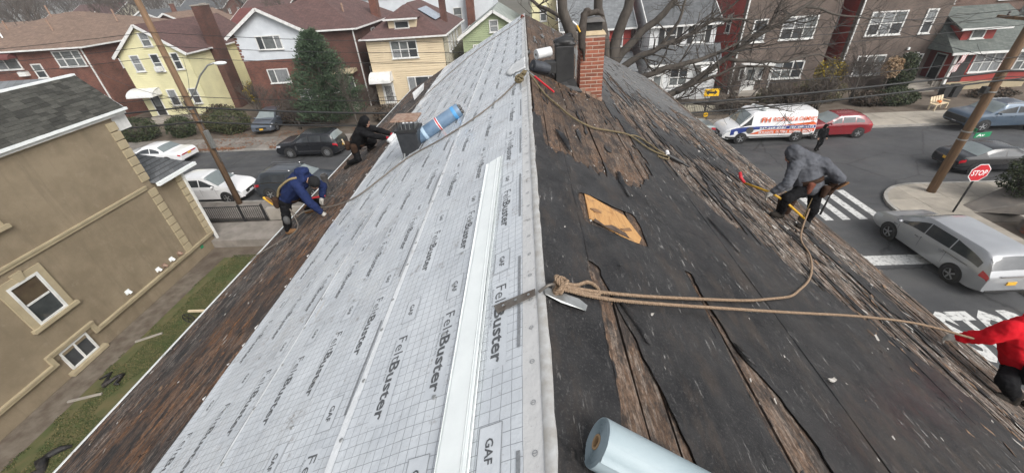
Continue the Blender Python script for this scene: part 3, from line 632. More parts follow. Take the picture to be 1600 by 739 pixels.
# curled tears standing proud of the felt
def flap(pts, h, name='felt_flap'):
    mb = MB(); n = len(pts)
    V = [(x,y,.026) for x,y in pts] + [(x+.035,y-.02,.026+h*math.sin(math.pi*i/(n-1))+.003) for i,(x,y) in enumerate(pts)]
    mb.add(V, [(i,i+1,n+i+1,n+i) for i in range(n-1)]); o = mb.build(name, M['felt'], house, off=(0,0,0), smooth=True); place(o, MR); o.modifiers.new('thickness','SOLIDIFY').thickness = .004
flap([(.50,1.78),(.55,1.66),(.60,1.55),(.62,1.48)], .018); flap([(.30,4.62),(.33,4.40),(.38,4.20),(.42,4.05)], .06); flap([(1.38,1.76),(1.40,1.68),(1.43,1.62)], .015)
flap([(1.05,4.1),(1.0,3.8),(1.03,3.5)], .03); flap([(2.2,3.9),(2.25,3.5),(2.3,3.3)], .025)
# ================================================================== HOUSES
class Fc:   # a vertical wall plane: 'F' faces -Y, 'R' faces +X, 'L' faces -X
    def __init__(s, kind, pos): s.k = kind; s.p = pos
    def P(s, u, z, d=0):
        if s.k == 'F': return Vector((u, s.p - d, z))
        return Vector((s.p + d, u, z)) if s.k == 'R' else Vector((s.p - d, u, z))
    def box(s, mb, u0, u1, z0, z1, d0, d1, mi=0):
        a = s.P(u0, z0, d0); b = s.P(u1, z1, d1); mb.box(a.x, b.x, a.y, b.y, z0, z1, mi)
def lap_wall(f, lim, z0, z1, step, mat, parent, name='wall', proud=.055):
    mb = MB(); z = z0
    while z < z1 - 1e-6:
        t = min(z+step, z1); a0, a1 = lim(z) if callable(lim) else lim; b0, b1 = lim(t) if callable(lim) else lim
        gz = min(.035, (t-z)*.3); g0, g1 = lim(z+gz) if callable(lim) else lim
        mb.add([f.P(a0,z,.004), f.P(a1,z,.004), f.P(g1,z+gz,.004), f.P(g0,z+gz,.004), f.P(g0,z+gz,proud), f.P(g1,z+gz,proud), f.P(b1,t,proud-.012), f.P(b0,t,proud-.012), f.P(b1,t,.004), f.P(b0,t,.004)], [(0,1,2,3),(3,2,5,4),(4,5,6,7),(7,6,8,9)])
        z = t
    return mb.build(name, mat, parent, recalc=False)
GL = ('glass','glass_dim','glass_curtain')
def window(f, par, u0, u1, z0, z1, cols=1, rails=1, tr=.09, sill=True, glass=None, trim='white_trim', name='window', wide=None):
    mb = MB(); D = .075
    f.box(mb, u0, u0+tr, z0, z1, 0, D); f.box(mb, u1-tr, u1, z0, z1, 0, D); f.box(mb, u0+tr, u1-tr, z1-tr, z1, 0, D); f.box(mb, u0+tr, u1-tr, z0, z0+tr*.8, 0, D)
    W_ = (u1-u0-2*tr); ws = wide or [1]*cols; tot = sum(ws); us = [u0+tr]
    for q in ws: us.append(us[-1] + W_*q/tot)
    for q in us[1:-1]: f.box(mb, q-tr*.45, q+tr*.45, z0+tr*.8, z1-tr, 0, D-.004)
    zr = [z0+tr*.8 + (z1-tr-z0-tr*.8)*k/(rails+1) for k in range(rails+2)]
    for c in range(len(us)-1):
        for q in zr[1:-1]: f.box(mb, us[c]+tr*.45, us[c+1]-tr*.45, q-.03, q+.03, 0, D-.02)
    o = mb.build(name, M[trim], par)
    for c in range(len(us)-1):
        for k in range(rails+1):
            g_ = MB(); f.box(g_, us[c]+(.0 if c == 0 else tr*.45), us[c+1]-(0 if c == len(us)-2 else tr*.45), zr[k]+.001, zr[k+1]-.001, .012, .026)
            g_.build('pane', M[glass if glass else random.choice(GL)], o)
    if sill: s_ = MB(); f.box(s_, u0-.06, u1+.06, z0-.07, z0-.002, 0, .14); s_.build('sill', M[trim], o)
    return o
def slab3(mb, pts, t=.1):
    p = [Vector(q) for q in pts]; n = (p[1]-p[0]).cross(p[2]-p[0]).normalized()
    if n.z < 0: n = -n
    mb.slab(p, -n*t)
def gable_roof(par, x0, x1, y0, y1, ze, zr, mat, axis='Y', ov=.35, trim='white_trim', t=.12, xr=None):
    """ridge along axis; ze = wall-top height"""
    def put(name, pts): mb = MB(); slab3(mb, pts, t); return mb.build(name, M[mat], par, recalc=True)
    if axis == 'Y':
        xm = xr if xr is not None else (x0+x1)/2; sl, sr = (zr-ze)/(xm-x0), (zr-ze)/(x1-xm); Zl, Zr = ze-ov*sl, ze-ov*sr
        a = put('roof_slope', [(x0-ov,y0-ov,Zl+t),(xm,y0-ov,zr+t),(xm,y1,zr+t),(x0-ov,y1,Zl+t)]); put('roof_slope', [(xm,y0-ov,zr+t),(x1+ov,y0-ov,Zr+t),(x1+ov,y1,Zr+t),(xm,y1,zr+t)])
        for A, B in (((x0-ov,Zl),(xm,zr)),((x1+ov,Zr),(xm,zr))):
            mb = MB(); mb.bar((A[0],y0-ov-.03,A[1]+t*.2),(B[0],y0-ov-.03,B[1]+t*.2),.06,.26,up=(0,-1,0) if False else (0,0,1)); mb.build('rake_board', M[trim], par)
        for X, Z in ((x0-ov-.05,Zl),(x1+ov+.05,Zr)): mb = MB(); mb.box(X-.06,X+.06,y0-ov,y1,Z-.02,Z+.11); mb.build('gutter', M[trim], par)
    else:
        ym = (y0+y1)/2; sl = (zr-ze)/(ym-y0); Z = ze-ov*sl
        put('roof_slope', [(x0-ov,y0-ov,Z+t),(x1+ov,y0-ov,Z+t),(x1+ov,ym,zr+t),(x0-ov,ym,zr+t)]); put('roof_slope', [(x0-ov,ym,zr+t),(x1+ov,ym,zr+t),(x1+ov,y1+ov,Z+t),(x0-ov,y1+ov,Z+t)])
        mb = MB(); mb.box(x0-ov,x1+ov,y0-ov-.12,y0-ov,Z-.02,Z+.12); mb.build('gutter', M[trim], par)
        for X in (x0-ov-.03, x1+ov+.03):
            mb = MB(); mb.bar((X,y0-ov,Z+t*.2),(X,ym,zr+t*.2),.06,.22); mb.build('rake_board', M[trim], par)
def hip_roof(par, x0, x1, y0, y1, ze, zr, mat, ov=.35, trim='white_trim', t=.1):
    X0, X1, Y0_, Y1_ = x0-ov, x1+ov, y0-ov, y1+ov; w_ = X1-X0; d_ = Y1_-Y0_
    if d_ >= w_: r0, r1 = ((X0+X1)/2, Y0_+w_/2), ((X0+X1)/2, Y1_-w_/2+.01)
    else: r0, r1 = (X0+d_/2, (Y0_+Y1_)/2), (X1-d_/2, (Y0_+Y1_)/2)
    a, b, c, d = (X0,Y0_,ze), (X1,Y0_,ze), (X1,Y1_,ze), (X0,Y1_,ze); p, q = (*r0,zr), (*r1,zr)
    F = ([a,b,p],[b,c,q,p],[c,d,q],[d,a,p,q]) if d_ >= w_ else ([a,b,q,p],[b,c,q],[c,d,p,q],[d,a,p])
    for f in F: mb = MB(); slab3(mb, f, t); mb.build('roof_slope', M[mat], par, recalc=True)
    for bx in ((X0-.1,X1+.1,Y0_-.1,Y0_),(X1,X1+.1,Y0_,Y1_),(X0-.1,X0,Y0_,Y1_)): mb = MB(); mb.box(*bx, ze-.12, ze+.015); mb.build('gutter', M[trim], par)
def downspout(par, x, y, z0, z1): mb = MB(); mb.box(x-.05,x+.05,y-.05,y+.05,z0,z1); mb.build('downspout', M['white_trim'], par)
def brick_chimney(par, x0, x1, y0, y1, z0, z1, mat='red_brick', name='chimney'):
    mb = MB(); mb.box(x0,x1,y0,y1,z0,z1); o = mb.build(name, M[mat], par); c = MB(); c.box(x0-.05,x1+.05,y0-.05,y1+.05,z1,z1+.1); c.build('chimney_cap', M['concrete'], o); return o
def solar(par, org, ux, uy, nx, ny, wx, wy):
    """panels lying just over a roof slope"""
    org = Vector(org); ux = Vector(ux).normalized(); uy = Vector(uy).normalized(); n = ux.cross(uy).normalized()
    if n.z < 0: n = -n
    for i in range(nx):
        for j in range(ny):
            a = org + ux*(i*(wx+.02)) + uy*(j*(wy+.02)) + n*.12; mb = MB(); mb.slab([a, a+ux*wx, a+ux*wx+uy*wy, a+uy*wy], n*.04); mb.build('solar_panel', M['solar'], par, recalc=True)
M['solar'] = pmat('solar', (.16,.19,.25), (.24,.28,.33), 2, .12, spec=.9)
def awning(par, x0, x1, y, z, dep, drop, mat, name='awning'):
    mb = MB(); n = 6; pts = [(y - dep*math.sin(a*math.pi/2/n), z - drop*(1-math.cos(a*math.pi/2/n))) for a in range(n+1)]
    for i in range(n): mb.slab([(x0,pts[i][0],pts[i][1]),(x1,pts[i][0],pts[i][1]),(x1,pts[i+1][0],pts[i+1][1]),(x0,pts[i+1][0],pts[i+1][1])], (0,0,-.04))
    for X in (x0, x1): mb.poly([(X,p,q) for p, q in pts] + [(X,y,pts[-1][1])])
    return mb.build(name, M[mat], par)
def steps(par, x0, x1, y_wall, z_top, n, tread=.3, mat='concrete'):
    for i in range(n):
        z = z_top*(n-i)/n; mb = MB(); mb.box(x0,x1,y_wall-.9-tread*i-(tread if i else 0)+ (tread if i else 0)-.0, y_wall-(.0 if i == 0 else .9+tread*(i-1)), 0, z); mb.build('step', M[mat], par)
def railing(par, x0, x1, y, z, h=.9, n=8, name='railing'):
    mb = MB(); mb.box(x0,x1,y-.02,y+.02,z+h-.04,z+h); mb.box(x0,x1,y-.02,y+.02,z+.08,z+.11)
    for i in range(n+1): X = x0+(x1-x0)*i/n; mb.box(X-.012,X+.012,y-.012,y+.012,z,z+h-.04)
    o = mb.build(name, M['black_iron'], par); o['kind'] = 'stuff'; return o
def door(f, par, u0, u1, z0, z1, mat='white_trim', glass='glass_dim', grille=False):
    mb = MB(); f.box(mb,u0-.09,u0,z0,z1+.09,0,.06); f.box(mb,u1,u1+.09,z0,z1+.09,0,.06); f.box(mb,u0,u1,z1,z1+.09,0,.06); o = mb.build('door', M['white_trim'], par)
    d = MB(); f.box(d,u0+.002,u1-.002,z0,z1-.002,.005,.03); d.build('door_leaf', M[mat], o)
    g_ = MB(); f.box(g_,u0+.14,u1-.14,z0+(.9 if not grille else .25),z1-.2,.031,.037); g_.build('pane', M[glass], o)
    if grille:
        for i in range(7): b_ = MB(); X = u0+.14+(u1-u0-.28)*i/6; f.box(b_,X-.012,X+.012,z0+.25,z1-.2,.04,.055); b_.build('grille_bar', M['white_trim'], o)
    h = MB(); f.box(h,u1-.13,u1-.07,z0+.95,z0+1.0,.03,.09); h.build('handle', M['chrome'], o); return o
random.seed(21)
# ---- 1 brick house with tan roof, far left
h = thing('brick_house', 'red brick two-storey house with tan hipped roof and white gutter at far left', 'house', (-53,48,0))
x0, x1, y0, y1 = -62, -43.7, 42, 62
mb = MB(); mb.box(x0,x1,y0,y1,0,7.25); mb.build('wall', M['red_brick'], h)
hip_roof(h, x0, x1, y0, y1, 7.35, 10.1, 'roof_tan', .45)
f = Fc('F', y0); window(f,h,-47.2,-44.3,5.58,7.08,3,1,.1,wide=[1,1.5,1],glass='glass_dim'); window(f,h,-50.2,-49.1,4.7,6.05); window(f,h,-54.2,-51.2,5.65,6.75,2,0); window(f,h,-47.0,-45.3,2.0,3.6,2); window(f,h,-58,-56.5,5.3,6.8,2)
awning(h,-54.4,-51.0,y0-.02,7.2,.9,.5,'roof_red'); downspout(h,-43.9,y0-.1,0,7.2); mb = MB(); mb.box(-51.8,-50.9,y0-.35,y0,5.0,5.45); mb.build('air_conditioner', M['white_trim'], h)
f = Fc('R', x1); window(f,h,45,46.2,4.8,6.3); window(f,h,50,51.2,4.8,6.3)
for (x,y,z) in ((-56,47,8.9),(-50,46,8.8),(-48,52,9.2),(-53.5,50,10)):
    mb = MB(); mb.tube([(x,y,z-.4),(x,y,z+.9)],.09,8); mb.build('vent_pipe', M['rust'], h)
mb = MB(); mb.tube([(-54.8,45,8.2),(-54.8,45,9.9),(-54.1,45,10.0)],.07,8); mb.build('flue_pipe', M['white_metal'], h)
# ---- 2 yellow gable house
h = thing('yellow_house', 'pale yellow clapboard house with brown gable roof and tall brick chimney', 'house', (-36,46,0))
x0, x1, y0, y1 = -39.6, -32.85, 41, 53; f = Fc('F', y0); fr = Fc('R', x1); ap, ze = 8.85, 6.45; xm = -36.3
mb = MB(); mb.box(x0,x1,y0+.01,y1,0,ze); mb.slab([(x0,y0+.01,ze),(x1,y0+.01,ze),(xm,y0+.01,ap)], (0,y1-y0-.02,0)); mb.build('core', M['siding_yellow'], h, recalc=True)
lap_wall(f, lambda z: (x0,x1) if z <= ze else (x0+(xm-x0)*(z-ze)/(ap-ze), x1-(x1-xm)*(z-ze)/(ap-ze)), .5, ap-.05, .17, M['siding_yellow'], h); lap_wall(fr, (y0,y1), .5, ze, .21, M['siding_yellow'], h)
mb = MB(); mb.box(x0-.02,x1+.02,y0-.02,y0,0,.5); mb.build('foundation', M['concrete'], h)
gable_roof(h, x0, x1, y0, y1, ze, ap, 'roof_brown', 'Y', .35, xr=xm)
f2 = Fc('F', y0-.05)
window(f2,h,-36.55,-35.6,7.05,8.25); window(f2,h,-38.55,-37.6,4.9,6.4,glass='glass_curtain'); window(f2,h,-36.5,-35.6,4.8,6.42); window(f2,h,-34.4,-33.6,4.9,6.42); window(f2,h,-36.65,-35.7,1.5,3.1); window(f2,h,-34.3,-33.4,1.6,3.1)
mb = MB(); mb.box(-36.35,-35.75,y0-.45,y0-.1,4.86,5.3); mb.build('air_conditioner', M['white_trim'], h)
door(f2,h,-38.7,-37.75,.6,2.65,'dark'); awning(h,-40.0,-37.2,y0-.03,3.35,1.3,.65,'awn_cream'  if 'awn_cream' in M else 'white_trim')
steps(h,-39,-37.5,y0,.6,3); brick_chimney(h, x1+.02, x1+.75, 44.4, 46.1, 0, 10, 'red_brick_dark'); window(Fc('R',x1+.03),h,49,50,4.5,6)
# ---- cottage seen between
h = thing('cream_cottage', 'narrow cream sided cottage behind the tall chimney with a yellow base', 'house', (-30.6,52,0))
x0, x1, y0, y1 = -32.4, -28.6, 49, 58; f = Fc('F', y0); mb = MB(); mb.box(x0,x1,y0+.01,y1,0,7.0); mb.build('core', M['siding_cream'], h); lap_wall(f,(x0,x1),3.2,7.0,.2,M['siding_cream'],h); lap_wall(f,(x0,x1),0,3.2,.2,M['siding_yellow'],h,'lower_wall',.05)
hip_roof(h,x0,x1,y0,y1,7.0,8.6,'roof_brown'); window(Fc('F',y0-.03),h,-30.6,-29.7,4.6,6.3)
# ---- 3 white gable over brick
h = thing('white_gable_house', 'brick house with white stucco front gable and broad brown roof behind the evergreen', 'house', (-22,47,0))
x0, x1, xb, y0, y1 = -27.5, -20.4, -16.35, 41, 57; ap, ze = 9.5, 7.55; xm = -24.2
mb = MB(); mb.box(x0,x1,y0,y1-4,0,5.25); mb.build('wall', M['red_brick'], h)
mb = MB(); mb.box(x0,x1,y0-.03,y1-5,5.25,ze); mb.slab([(x0,y0-.03,ze),(x1,y0-.03,ze),(xm,y0-.03,ap)], (0,6,0)); mb.build('upper_wall', M['stucco_white'], h, recalc=True)
for i in range(9):
    z = 5.3+i*.26; mb = MB(); mb.box(x0-.03,x0+(.28 if i%2 else .16),y0-.055,y0-.031,z,z+.2); mb.build('quoin', M['red_brick'], h)
mb = MB(); mb.box(x1,xb,y0+1.3,y1-.1,0,7.3); mb.build('wing_wall', M['red_brick_dark'], h)
gable_roof(h,x0,x1,y0,y0+9,ze,ap,'roof_brown','Y',.5,xr=xm); hip_roof(h,x0+.6,xb,y0+1.3,y1,7.42,10.6,'roof_brown',.4)
f = Fc('F', y0-.03); window(f,h,-25.45,-23.0,6.15,7.36,3,0,.09,wide=[1,2,1]); f = Fc('F', y0); window(f,h,-25.5,-23.4,3.1,4.42,2,0,wide=[1,2]); window(f,h,-23,-21.2,.9,2.4,2)
f = Fc('F', y0+1.3); door(f,h,-18.7,-17.7,.9,3.0,'dark'); awning(h,-19.3,-17.0,y0+1.3,3.9,1.2,.3,'trim_tan','canopy'); window(f,h,-20.1,-19.2,1.6,3.0); downspout(h,xb-.1,y0+1.2,0,7.3)
steps(h,-19.1,-17.3,y0+1.3,.9,4); fr = Fc('R', xb); window(fr,h,47,48.2,5.3,6.9); window(fr,h,51,52.2,5.3,6.9); window(fr,h,44,45,2.2,3.6)
solar(h,(-20.2,46.3,9.35),(0,1,0),(1,0,-.5),3,1,1.0,1.7); mb = MB(); mb.tube([(-18.2,45.5,8.2),(-18.2,45.5,9.4)],.1,8); mb.build('vent_pipe', M['rust'], h); brick_chimney(h,-17.0,-16.2,50.2,51.2,7,9.5)
# ---- 4 cream house with dormer
h = thing('cream_house', 'cream clapboard two-storey house with brown hipped roof, front dormer and door awning', 'house', (-11.3,45,0))
x0, x1, y0, y1 = -15.0, -7.65, 41, 54; ze = 6.42; f = Fc('F', y0); fr = Fc('R', x1)
mb = MB(); mb.box(x0,x1,y0+.01,y1,0,ze); mb.build('core', M['siding_cream'], h); lap_wall(f,(x0,x1),.45,ze,.2,M['siding_cream'],h); lap_wall(fr,(y0,y1),.45,ze,.2,M['siding_tan'],h)
mb = MB(); mb.box(x0-.02,x1+.02,y0-.02,y0,0,.45); mb.build('foundation', M['concrete'], h)
mb = MB(); mb.box(x0,x1,y0-.06,y0,3.55,3.7); mb.build('belt_course', M['siding_cream'], h)
hip_roof(h,x0,x1,y0,y1,ze+.1,9.1,'roof_brown',.4)
f2 = Fc('F', y0-.05); window(f2,h,-12.72,-10.15,4.7,6.24,3,1,.1); window(f2,h,-11.7,-8.8,1.4,3.0,3,0,.1,wide=[1,2,1]); door(f2,h,-14.3,-13.3,.55,2.45,'white_trim','dark',True)
awning(h,-15.2,-13.1,y0-.03,3.6,1.2,.85,'white_trim'); steps(h,-14.6,-13.0,y0,.55,3); railing(h,-14.7,-12.9,y0-.95,.55,.85); railing(h,-14.7,-12.9,y0-.06,.0,.3)
mb = MB(); mb.box(-12.75,-10.1,41.7,45,6.8,7.95); mb.build('dormer_wall', M['siding_cream'], h); window(Fc('F',41.7),h,-12.15,-10.75,7.15,7.8,1,0); 
mb = MB(); slab3(mb,[(-13.0,41.3,8.0),(-9.85,41.3,8.0),(-11.4,43.2,9.0)],.08); mb.build('dormer_roof',M['roof_brown'],h,recalc=True); 
for q in (((-13.0,41.3,8.0),(-11.4,43.2,9.0),(-11.4,46,9.0),(-13.0,46,8.0)),((-9.85,41.3,8.0),(-9.85,46,8.0),(-11.4,46,9.0),(-11.4,43.2,9.0))): mb = MB(); slab3(mb,q,.08); mb.build('dormer_roof',M['roof_brown'],h,recalc=True)
mb = MB(); mb.box(-13.05,-9.8,41.22,41.3,7.88,8.02); mb.build('gutter',M['white_trim'],h)
for u in (43.6,45.2,47.2,49.4): window(Fc('R',x1+.03),h,u,u+.8,4.6,6.1)
solar(h,(-10.3,43.9,8.42),(0,1,0),(1,0,-.62),4,1,1.0,1.9); brick_chimney(h,-8.6,-8.0,46.5,47.2,6.5,9.2,'red_brick_dark')
# ---- 5 green gable, 6 big white block, 7 yellow block, 8 red house with slate roof
h = thing('green_house', 'green clapboard house with white trimmed gable and pale green roof beyond the ridge', 'house', (-3,50,0))
x0, x1, y0, y1 = -6.2, .4, 44, 56; ap, ze, xm = 7.95, 5.9, -2.95; f = Fc('F', y0)
mb = MB(); mb.box(x0,x1,y0+.01,y1,0,ze); mb.slab([(x0,y0+.01,ze),(x1,y0+.01,ze),(xm,y0+.01,ap)], (0,10,0)); mb.build('core', M['siding_green'], h, recalc=True)
lap_wall(f, lambda z: (x0,x1) if z <= ze else (x0+(xm-x0)*(z-ze)/(ap-ze), x1-(x1-xm)*(z-ze)/(ap-ze)), .5, ap-.05, .18, M['siding_green'], h); gable_roof(h,x0,x1,y0,y1,ze,ap,'roof_palegreen','Y',.45,xr=xm)
window(Fc('F',y0-.03),h,-3.4,-2.5,6.1,7.2,glass='glass_curtain'); window(Fc('F',y0-.03),h,-5.2,-4.2,3.6,5.1)
h = thing('white_block', 'long white rendered building behind the cream house with a brick chimney stack', 'building', (-14,66,0))
mb = MB(); mb.box(-24,-4,62,74,0,9.2); mb.build('wall', M['stucco_white'], h); mb = MB(); mb.box(-24.2,-3.8,61.8,62.0,9.0,9.4); mb.build('coping', M['white_trim'], h); brick_chimney(h,-7.6,-6.6,60.9,61.98,0,8.8)
for u in (-21,-17,-13,-9.6): window(Fc('F',62),h,u,u+1.2,5.6,7.4)
h = thing('yellow_block', 'small yellow rendered building behind the bare tree trunk', 'building', (2.6,50,0))
mb = MB(); mb.box(.9,4.6,46,56,0,9.6); mb.build('wall', M['siding_yellow'], h); window(Fc('F',46),h,1.7,2.4,6.6,8.0); window(Fc('F',46),h,3.3,4.0,6.6,8.0); mb = MB(); mb.box(.7,4.8,45.8,46,9.4,9.8); mb.build('cornice', M['white_trim'], h)
h = thing('slate_roof_house', 'red sided house with grey slate roof behind the brick chimney', 'house', (6.8,46,0))
x0, x1, y0, y1 = 3.7, 9.9, 41, 51; mb = MB(); mb.box(x0,x1,y0+.01,y1,0,6.25); mb.slab([(x0+.1,y0+.05,6.25),(x0+.1,y1-.05,6.25),(x0+.1,46,9.2)],(x1-x0-.2,0,0)); mb.build('core', M['siding_red'], h, recalc=True)
lap_wall(Fc('F',y0),(x0,x1),.5,6.2,.2,M['siding_red'],h); lap_wall(Fc('L',x0),(y0,y1),.5,6.2,.2,M['siding_red'],h); gable_roof(h,x0,x1,y0,y1,6.3,9.3,'roof_slate','X',.4)
for u in (4.4,7.0,8.3): window(Fc('F',y0-.03),h,u,u+.9,4.6,6.0)
mb = MB(); mb.box(6.6,9.9,38.6,41,0,2.9); mb.build('porch', M['siding_white'], h); mb = MB(); slab3(mb,[(6.3,38.2,2.9),(10.2,38.2,2.9),(10.2,41,4.1),(6.3,41,4.1)],.1); mb.build('porch_roof', M['roof_slate'], h, recalc=True)
# ---- 9 white house with black shutters
h = thing('white_house', 'white clapboard house with black shutters and grey pent roof over the ground floor', 'house', (14,44,0))
x0, x1, y0, y1 = 11.1, 16.8, 39, 49; ze = 6.45
mb = MB(); mb.box(x0,x1,y0+.01,y1,0,ze); mb.slab([(x0+.02,y0+.02,ze),(x0+.02,y1-.02,ze),(x0+.02,44,9.3)],(x1-x0-.04,0,0)); mb.build('core', M['siding_white'], h, recalc=True)
lap_wall(Fc('F',y0),(x0,x1),.4,ze,.2,M['siding_white'],h); lap_wall(Fc('L',x0),lambda z:(y0,y1) if z<ze else (y0+(44-y0)*(z-ze)/2.9,y1-(y1-44)*(z-ze)/2.9),.4,9.2,.2,M['siding_white'],h)
gable_roof(h,x0,x1,y0,y1,ze,9.35,'roof_grey','X',.35)
f2 = Fc('F',y0-.05)
for u in (12.35,14.85):
    window(f2,h,u,u+1.05,4.85,6.28)
    for a in (u-.45, u+1.08): mb = MB(); f2.box(mb,a,a+.42,4.83,6.3,0,.06); mb.build('shutter', M['black_iron'], h)
mb = MB(); slab3(mb,[(x0-.1,37.9,3.38),(x1+.6,37.9,3.38),(x1+.6,38.98,4.7),(x0-.1,38.98,4.7)],.1); mb.build('pent_roof', M['roof_grey'], h, recalc=True); mb = MB(); mb.box(x0-.1,x1+.6,37.8,37.9,3.2,3.4); mb.build('gutter', M['white_trim'], h)
mb = MB(); mb.box(x0,x1+.5,38.35,39,0,3.3); mb.build('porch_core', M['siding_white'], h); lap_wall(Fc('F',38.35),(x0,x1+.5),.3,3.25,.2,M['siding_white'],h,'porch_wall')
f3 = Fc('F',38.32); window(f3,h,13.1,14.75,1.4,2.9,2,1); window(f3,h,15.9,16.7,1.75,2.5,1,0); awning(h,15.6,17.0,38.3,3.15,.8,.6,'white_trim'); door(f3,h,11.6,12.5,.4,2.5); railing(h,14.4,15.4,37.4,0,1.3)
for u, z in ((41,4.2),(43.6,4.2),(41.2,1.3),(46,4.2)): window(Fc('L',x0-.03),h,u,u+.9,z,z+1.5)
# ---- 10/11 brown brick pair
def brown_house(name, label, x0, x1, y0, wins, dr, mat):
    h = thing(name, label, 'house', ((x0+x1)/2, y0+5, 0)); y1 = y0+13; H = 9.4
    mb = MB(); mb.box(x0+.03,x1,y0,y1,0,H); mb.build('wall', M[mat], h)
    lap_wall(Fc('L',x0+.03),(y0+.35,y1),.4,H-.1,.22,M['siding_red'],h,'side_wall'); mb = MB(); mb.box(x0-.02,x0+.03,y0,y0+.35,0,H); mb.build('brick_return', M[mat], h)
    mb = MB(); mb.box(x0-.15,x1+.1,y0-.15,y1,H,H+.25); mb.build('cornice', M['trim_tan'], h); downspout(h,x0+.08,y0-.06,0,H)
    f = Fc('F',y0)
    for (a,b,c,d,n) in wins: window(f,h,a,b,c,d,n,1,.11)
    for a in (y0+2.2, y0+6): window(Fc('L',x0),h,a,a+.9,5.0,6.5)
    d0, d1, dz = dr; door(f,h,d0,d1,dz,dz+2.05,'white_trim' if x0 < 25 else 'dark')
    return h
h = brown_house('brown_brick_house','brown brick two-storey house with red side wall beside the white house',19.25,27.25,39.5,[(20.15,21.35,4.5,6.32,1),(22.65,25.6,4.55,6.38,3),(22.72,25.65,1.22,2.75,3)],(20.55,21.5,.33),'brown_brick')
mb = MB(); mb.box(19.9,22.55,38.6,39.5,2.62,2.78); mb.build('porch_roof', M['white_trim'], h); mb = MB(); mb.box(22.4,22.5,38.65,38.75,.3,2.62); mb.build('porch_post', M['white_trim'], h); mb = MB(); mb.box(19.95,20.05,38.65,38.75,.3,2.62); mb.build('porch_post', M['white_trim'], h); mb = MB(); mb.box(19.8,22.6,38.4,39.5,0,.33); mb.build('stoop', M['concrete'], h)
window(Fc('F',39.5),h,19.95,20.45,1.3,2.3,1,0); window(Fc('F',39.5),h,21.62,22.1,1.3,2.3,1,0)
h = brown_house('brown_brick_house','brown brick two-storey house with white framed windows next to the red bungalow',28.57,36.05,39.0,[(29.65,32.6,4.55,6.4,3),(34.15,35.05,4.5,6.38,1),(29.85,32.35,1.25,2.95,3)],(34.1,35.0,.85),'brown_brick')
window(Fc('F',39),h,35.12,35.55,1.3,2.85,1,1); steps(h,33.6,36.0,39.0,.85,5,.32); 
for x in (33.9,35.9): mb = MB(); mb.box(x-.08,x+.08,38.8,38.96,3.25,3.45); mb.build('wall_lamp', M['white_metal'], h)
railing(h,33.55,33.65,37.2,.4,.9,1); railing(h,36.0,36.1,37.2,.4,.9,1)
# ---- 12 red bungalow, 13 tall brick behind
h = thing('red_bungalow', 'red bungalow with grey-green roof, dormer and open porch at right', 'house', (39,41,0))
x0, x1, y0, y1 = 36.25, 43.4, 37.0, 45.0; ze = 3.3
mb = MB(); mb.box(36.9,x1,y0,y1,.75,ze); mb.build('wall', M['siding_red'], h); mb = MB(); mb.box(36.85,x1+.03,y0-.03,y1,0,.75); mb.build('foundation', M['trim_tan'], h)
mb = MB(); mb.box(36.15,37.2,37.5,40,0,.75); mb.build('porch_floor', M['concrete'], h)
def rq(nm, pts, mat='roof_green', t=.12): mb = MB(); slab3(mb, pts, t); return mb.build(nm, M[mat], h, recalc=True)
rq('roof_slope',[(35.6,36.4,3.25),(43.9,36.4,3.25),(42.6,41,6.2),(36.6,41,6.2)]); rq('roof_slope',[(35.6,36.4,3.25),(36.6,41,6.2),(35.6,45.6,3.25)]); rq('roof_slope',[(43.9,36.4,3.25),(43.9,45.6,3.25),(42.6,41,6.2)]); rq('roof_slope',[(35.6,45.6,3.25),(36.6,41,6.2),(42.6,41,6.2),(43.9,45.6,3.25)])
mb = MB(); mb.box(35.5,44,36.3,36.4,3.1,3.28); mb.build('gutter', M['white_trim'], h)
mb = MB(); mb.box(36.7,39.3,37.6,40.5,3.9,5.0); mb.build('dormer_wall', M['siding_red'], h); window(Fc('F',37.6),h,37.35,38.45,4.1,4.9,1,0); rq('dormer_roof',[(36.0,37.1,4.95),(39.9,37.1,4.95),(39.4,40.6,6.1),(36.6,40.6,6.1)]); mb = MB(); mb.box(35.95,39.95,37.02,37.1,4.82,4.98); mb.build('gutter', M['white_trim'], h)
window(Fc('F',y0),h,38.1,40.5,1.5,3.1,3,1,.1,glass='glass_curtain'); window(Fc('F',y0),h,41.6,43,1.5,3.0,2,1); 
mb = MB(); mb.box(36.2,36.4,36.6,36.8,.0,3.15); mb.build('porch_post', M['white_trim'], h); mb = MB(); mb.box(36.86,37.9,36.95,37.0,.8,2.9); mb.build('porch_shade_panel', M['dark'], h)  # solid dark panel on the wall paints the shade of the open porch
door(Fc('L',36.9),h,38.2,39.1,.76,2.75,'dark')
h = thing('tall_brick_building', 'tall warm brown brick building behind the red bungalow at upper right', 'building', (43,47,0))
mb = MB(); mb.box(36.45,50,42.0,56,0,10.5); mb.build('wall', M['brown_brick_warm'], h); window(Fc('F',42),h,37.6,38.8,6.3,8.6,2,1); window(Fc('F',42),h,42.5,45,6.4,8.2,3,1); mb = MB(); mb.box(36.3,50.1,41.85,42.0,10.3,10.7); mb.build('cornice', M['trim_tan'], h)
h = thing('corner_house', 'white sided house beyond the bungalow at the far right edge', 'house', (48,42,0))
mb = MB(); mb.box(45.2,53,38.5,41.9,0,5.5); mb.build('wall', M['siding_white'], h); window(Fc('F',38.5),h,46,47.4,2.2,3.8,2); window(Fc('F',38.5),h,49,50.4,2.2,3.8,2); mb = MB(); mb.box(45,53.2,38.2,41.9,5.5,5.7); mb.build('roof', M['roof_grey'], h)
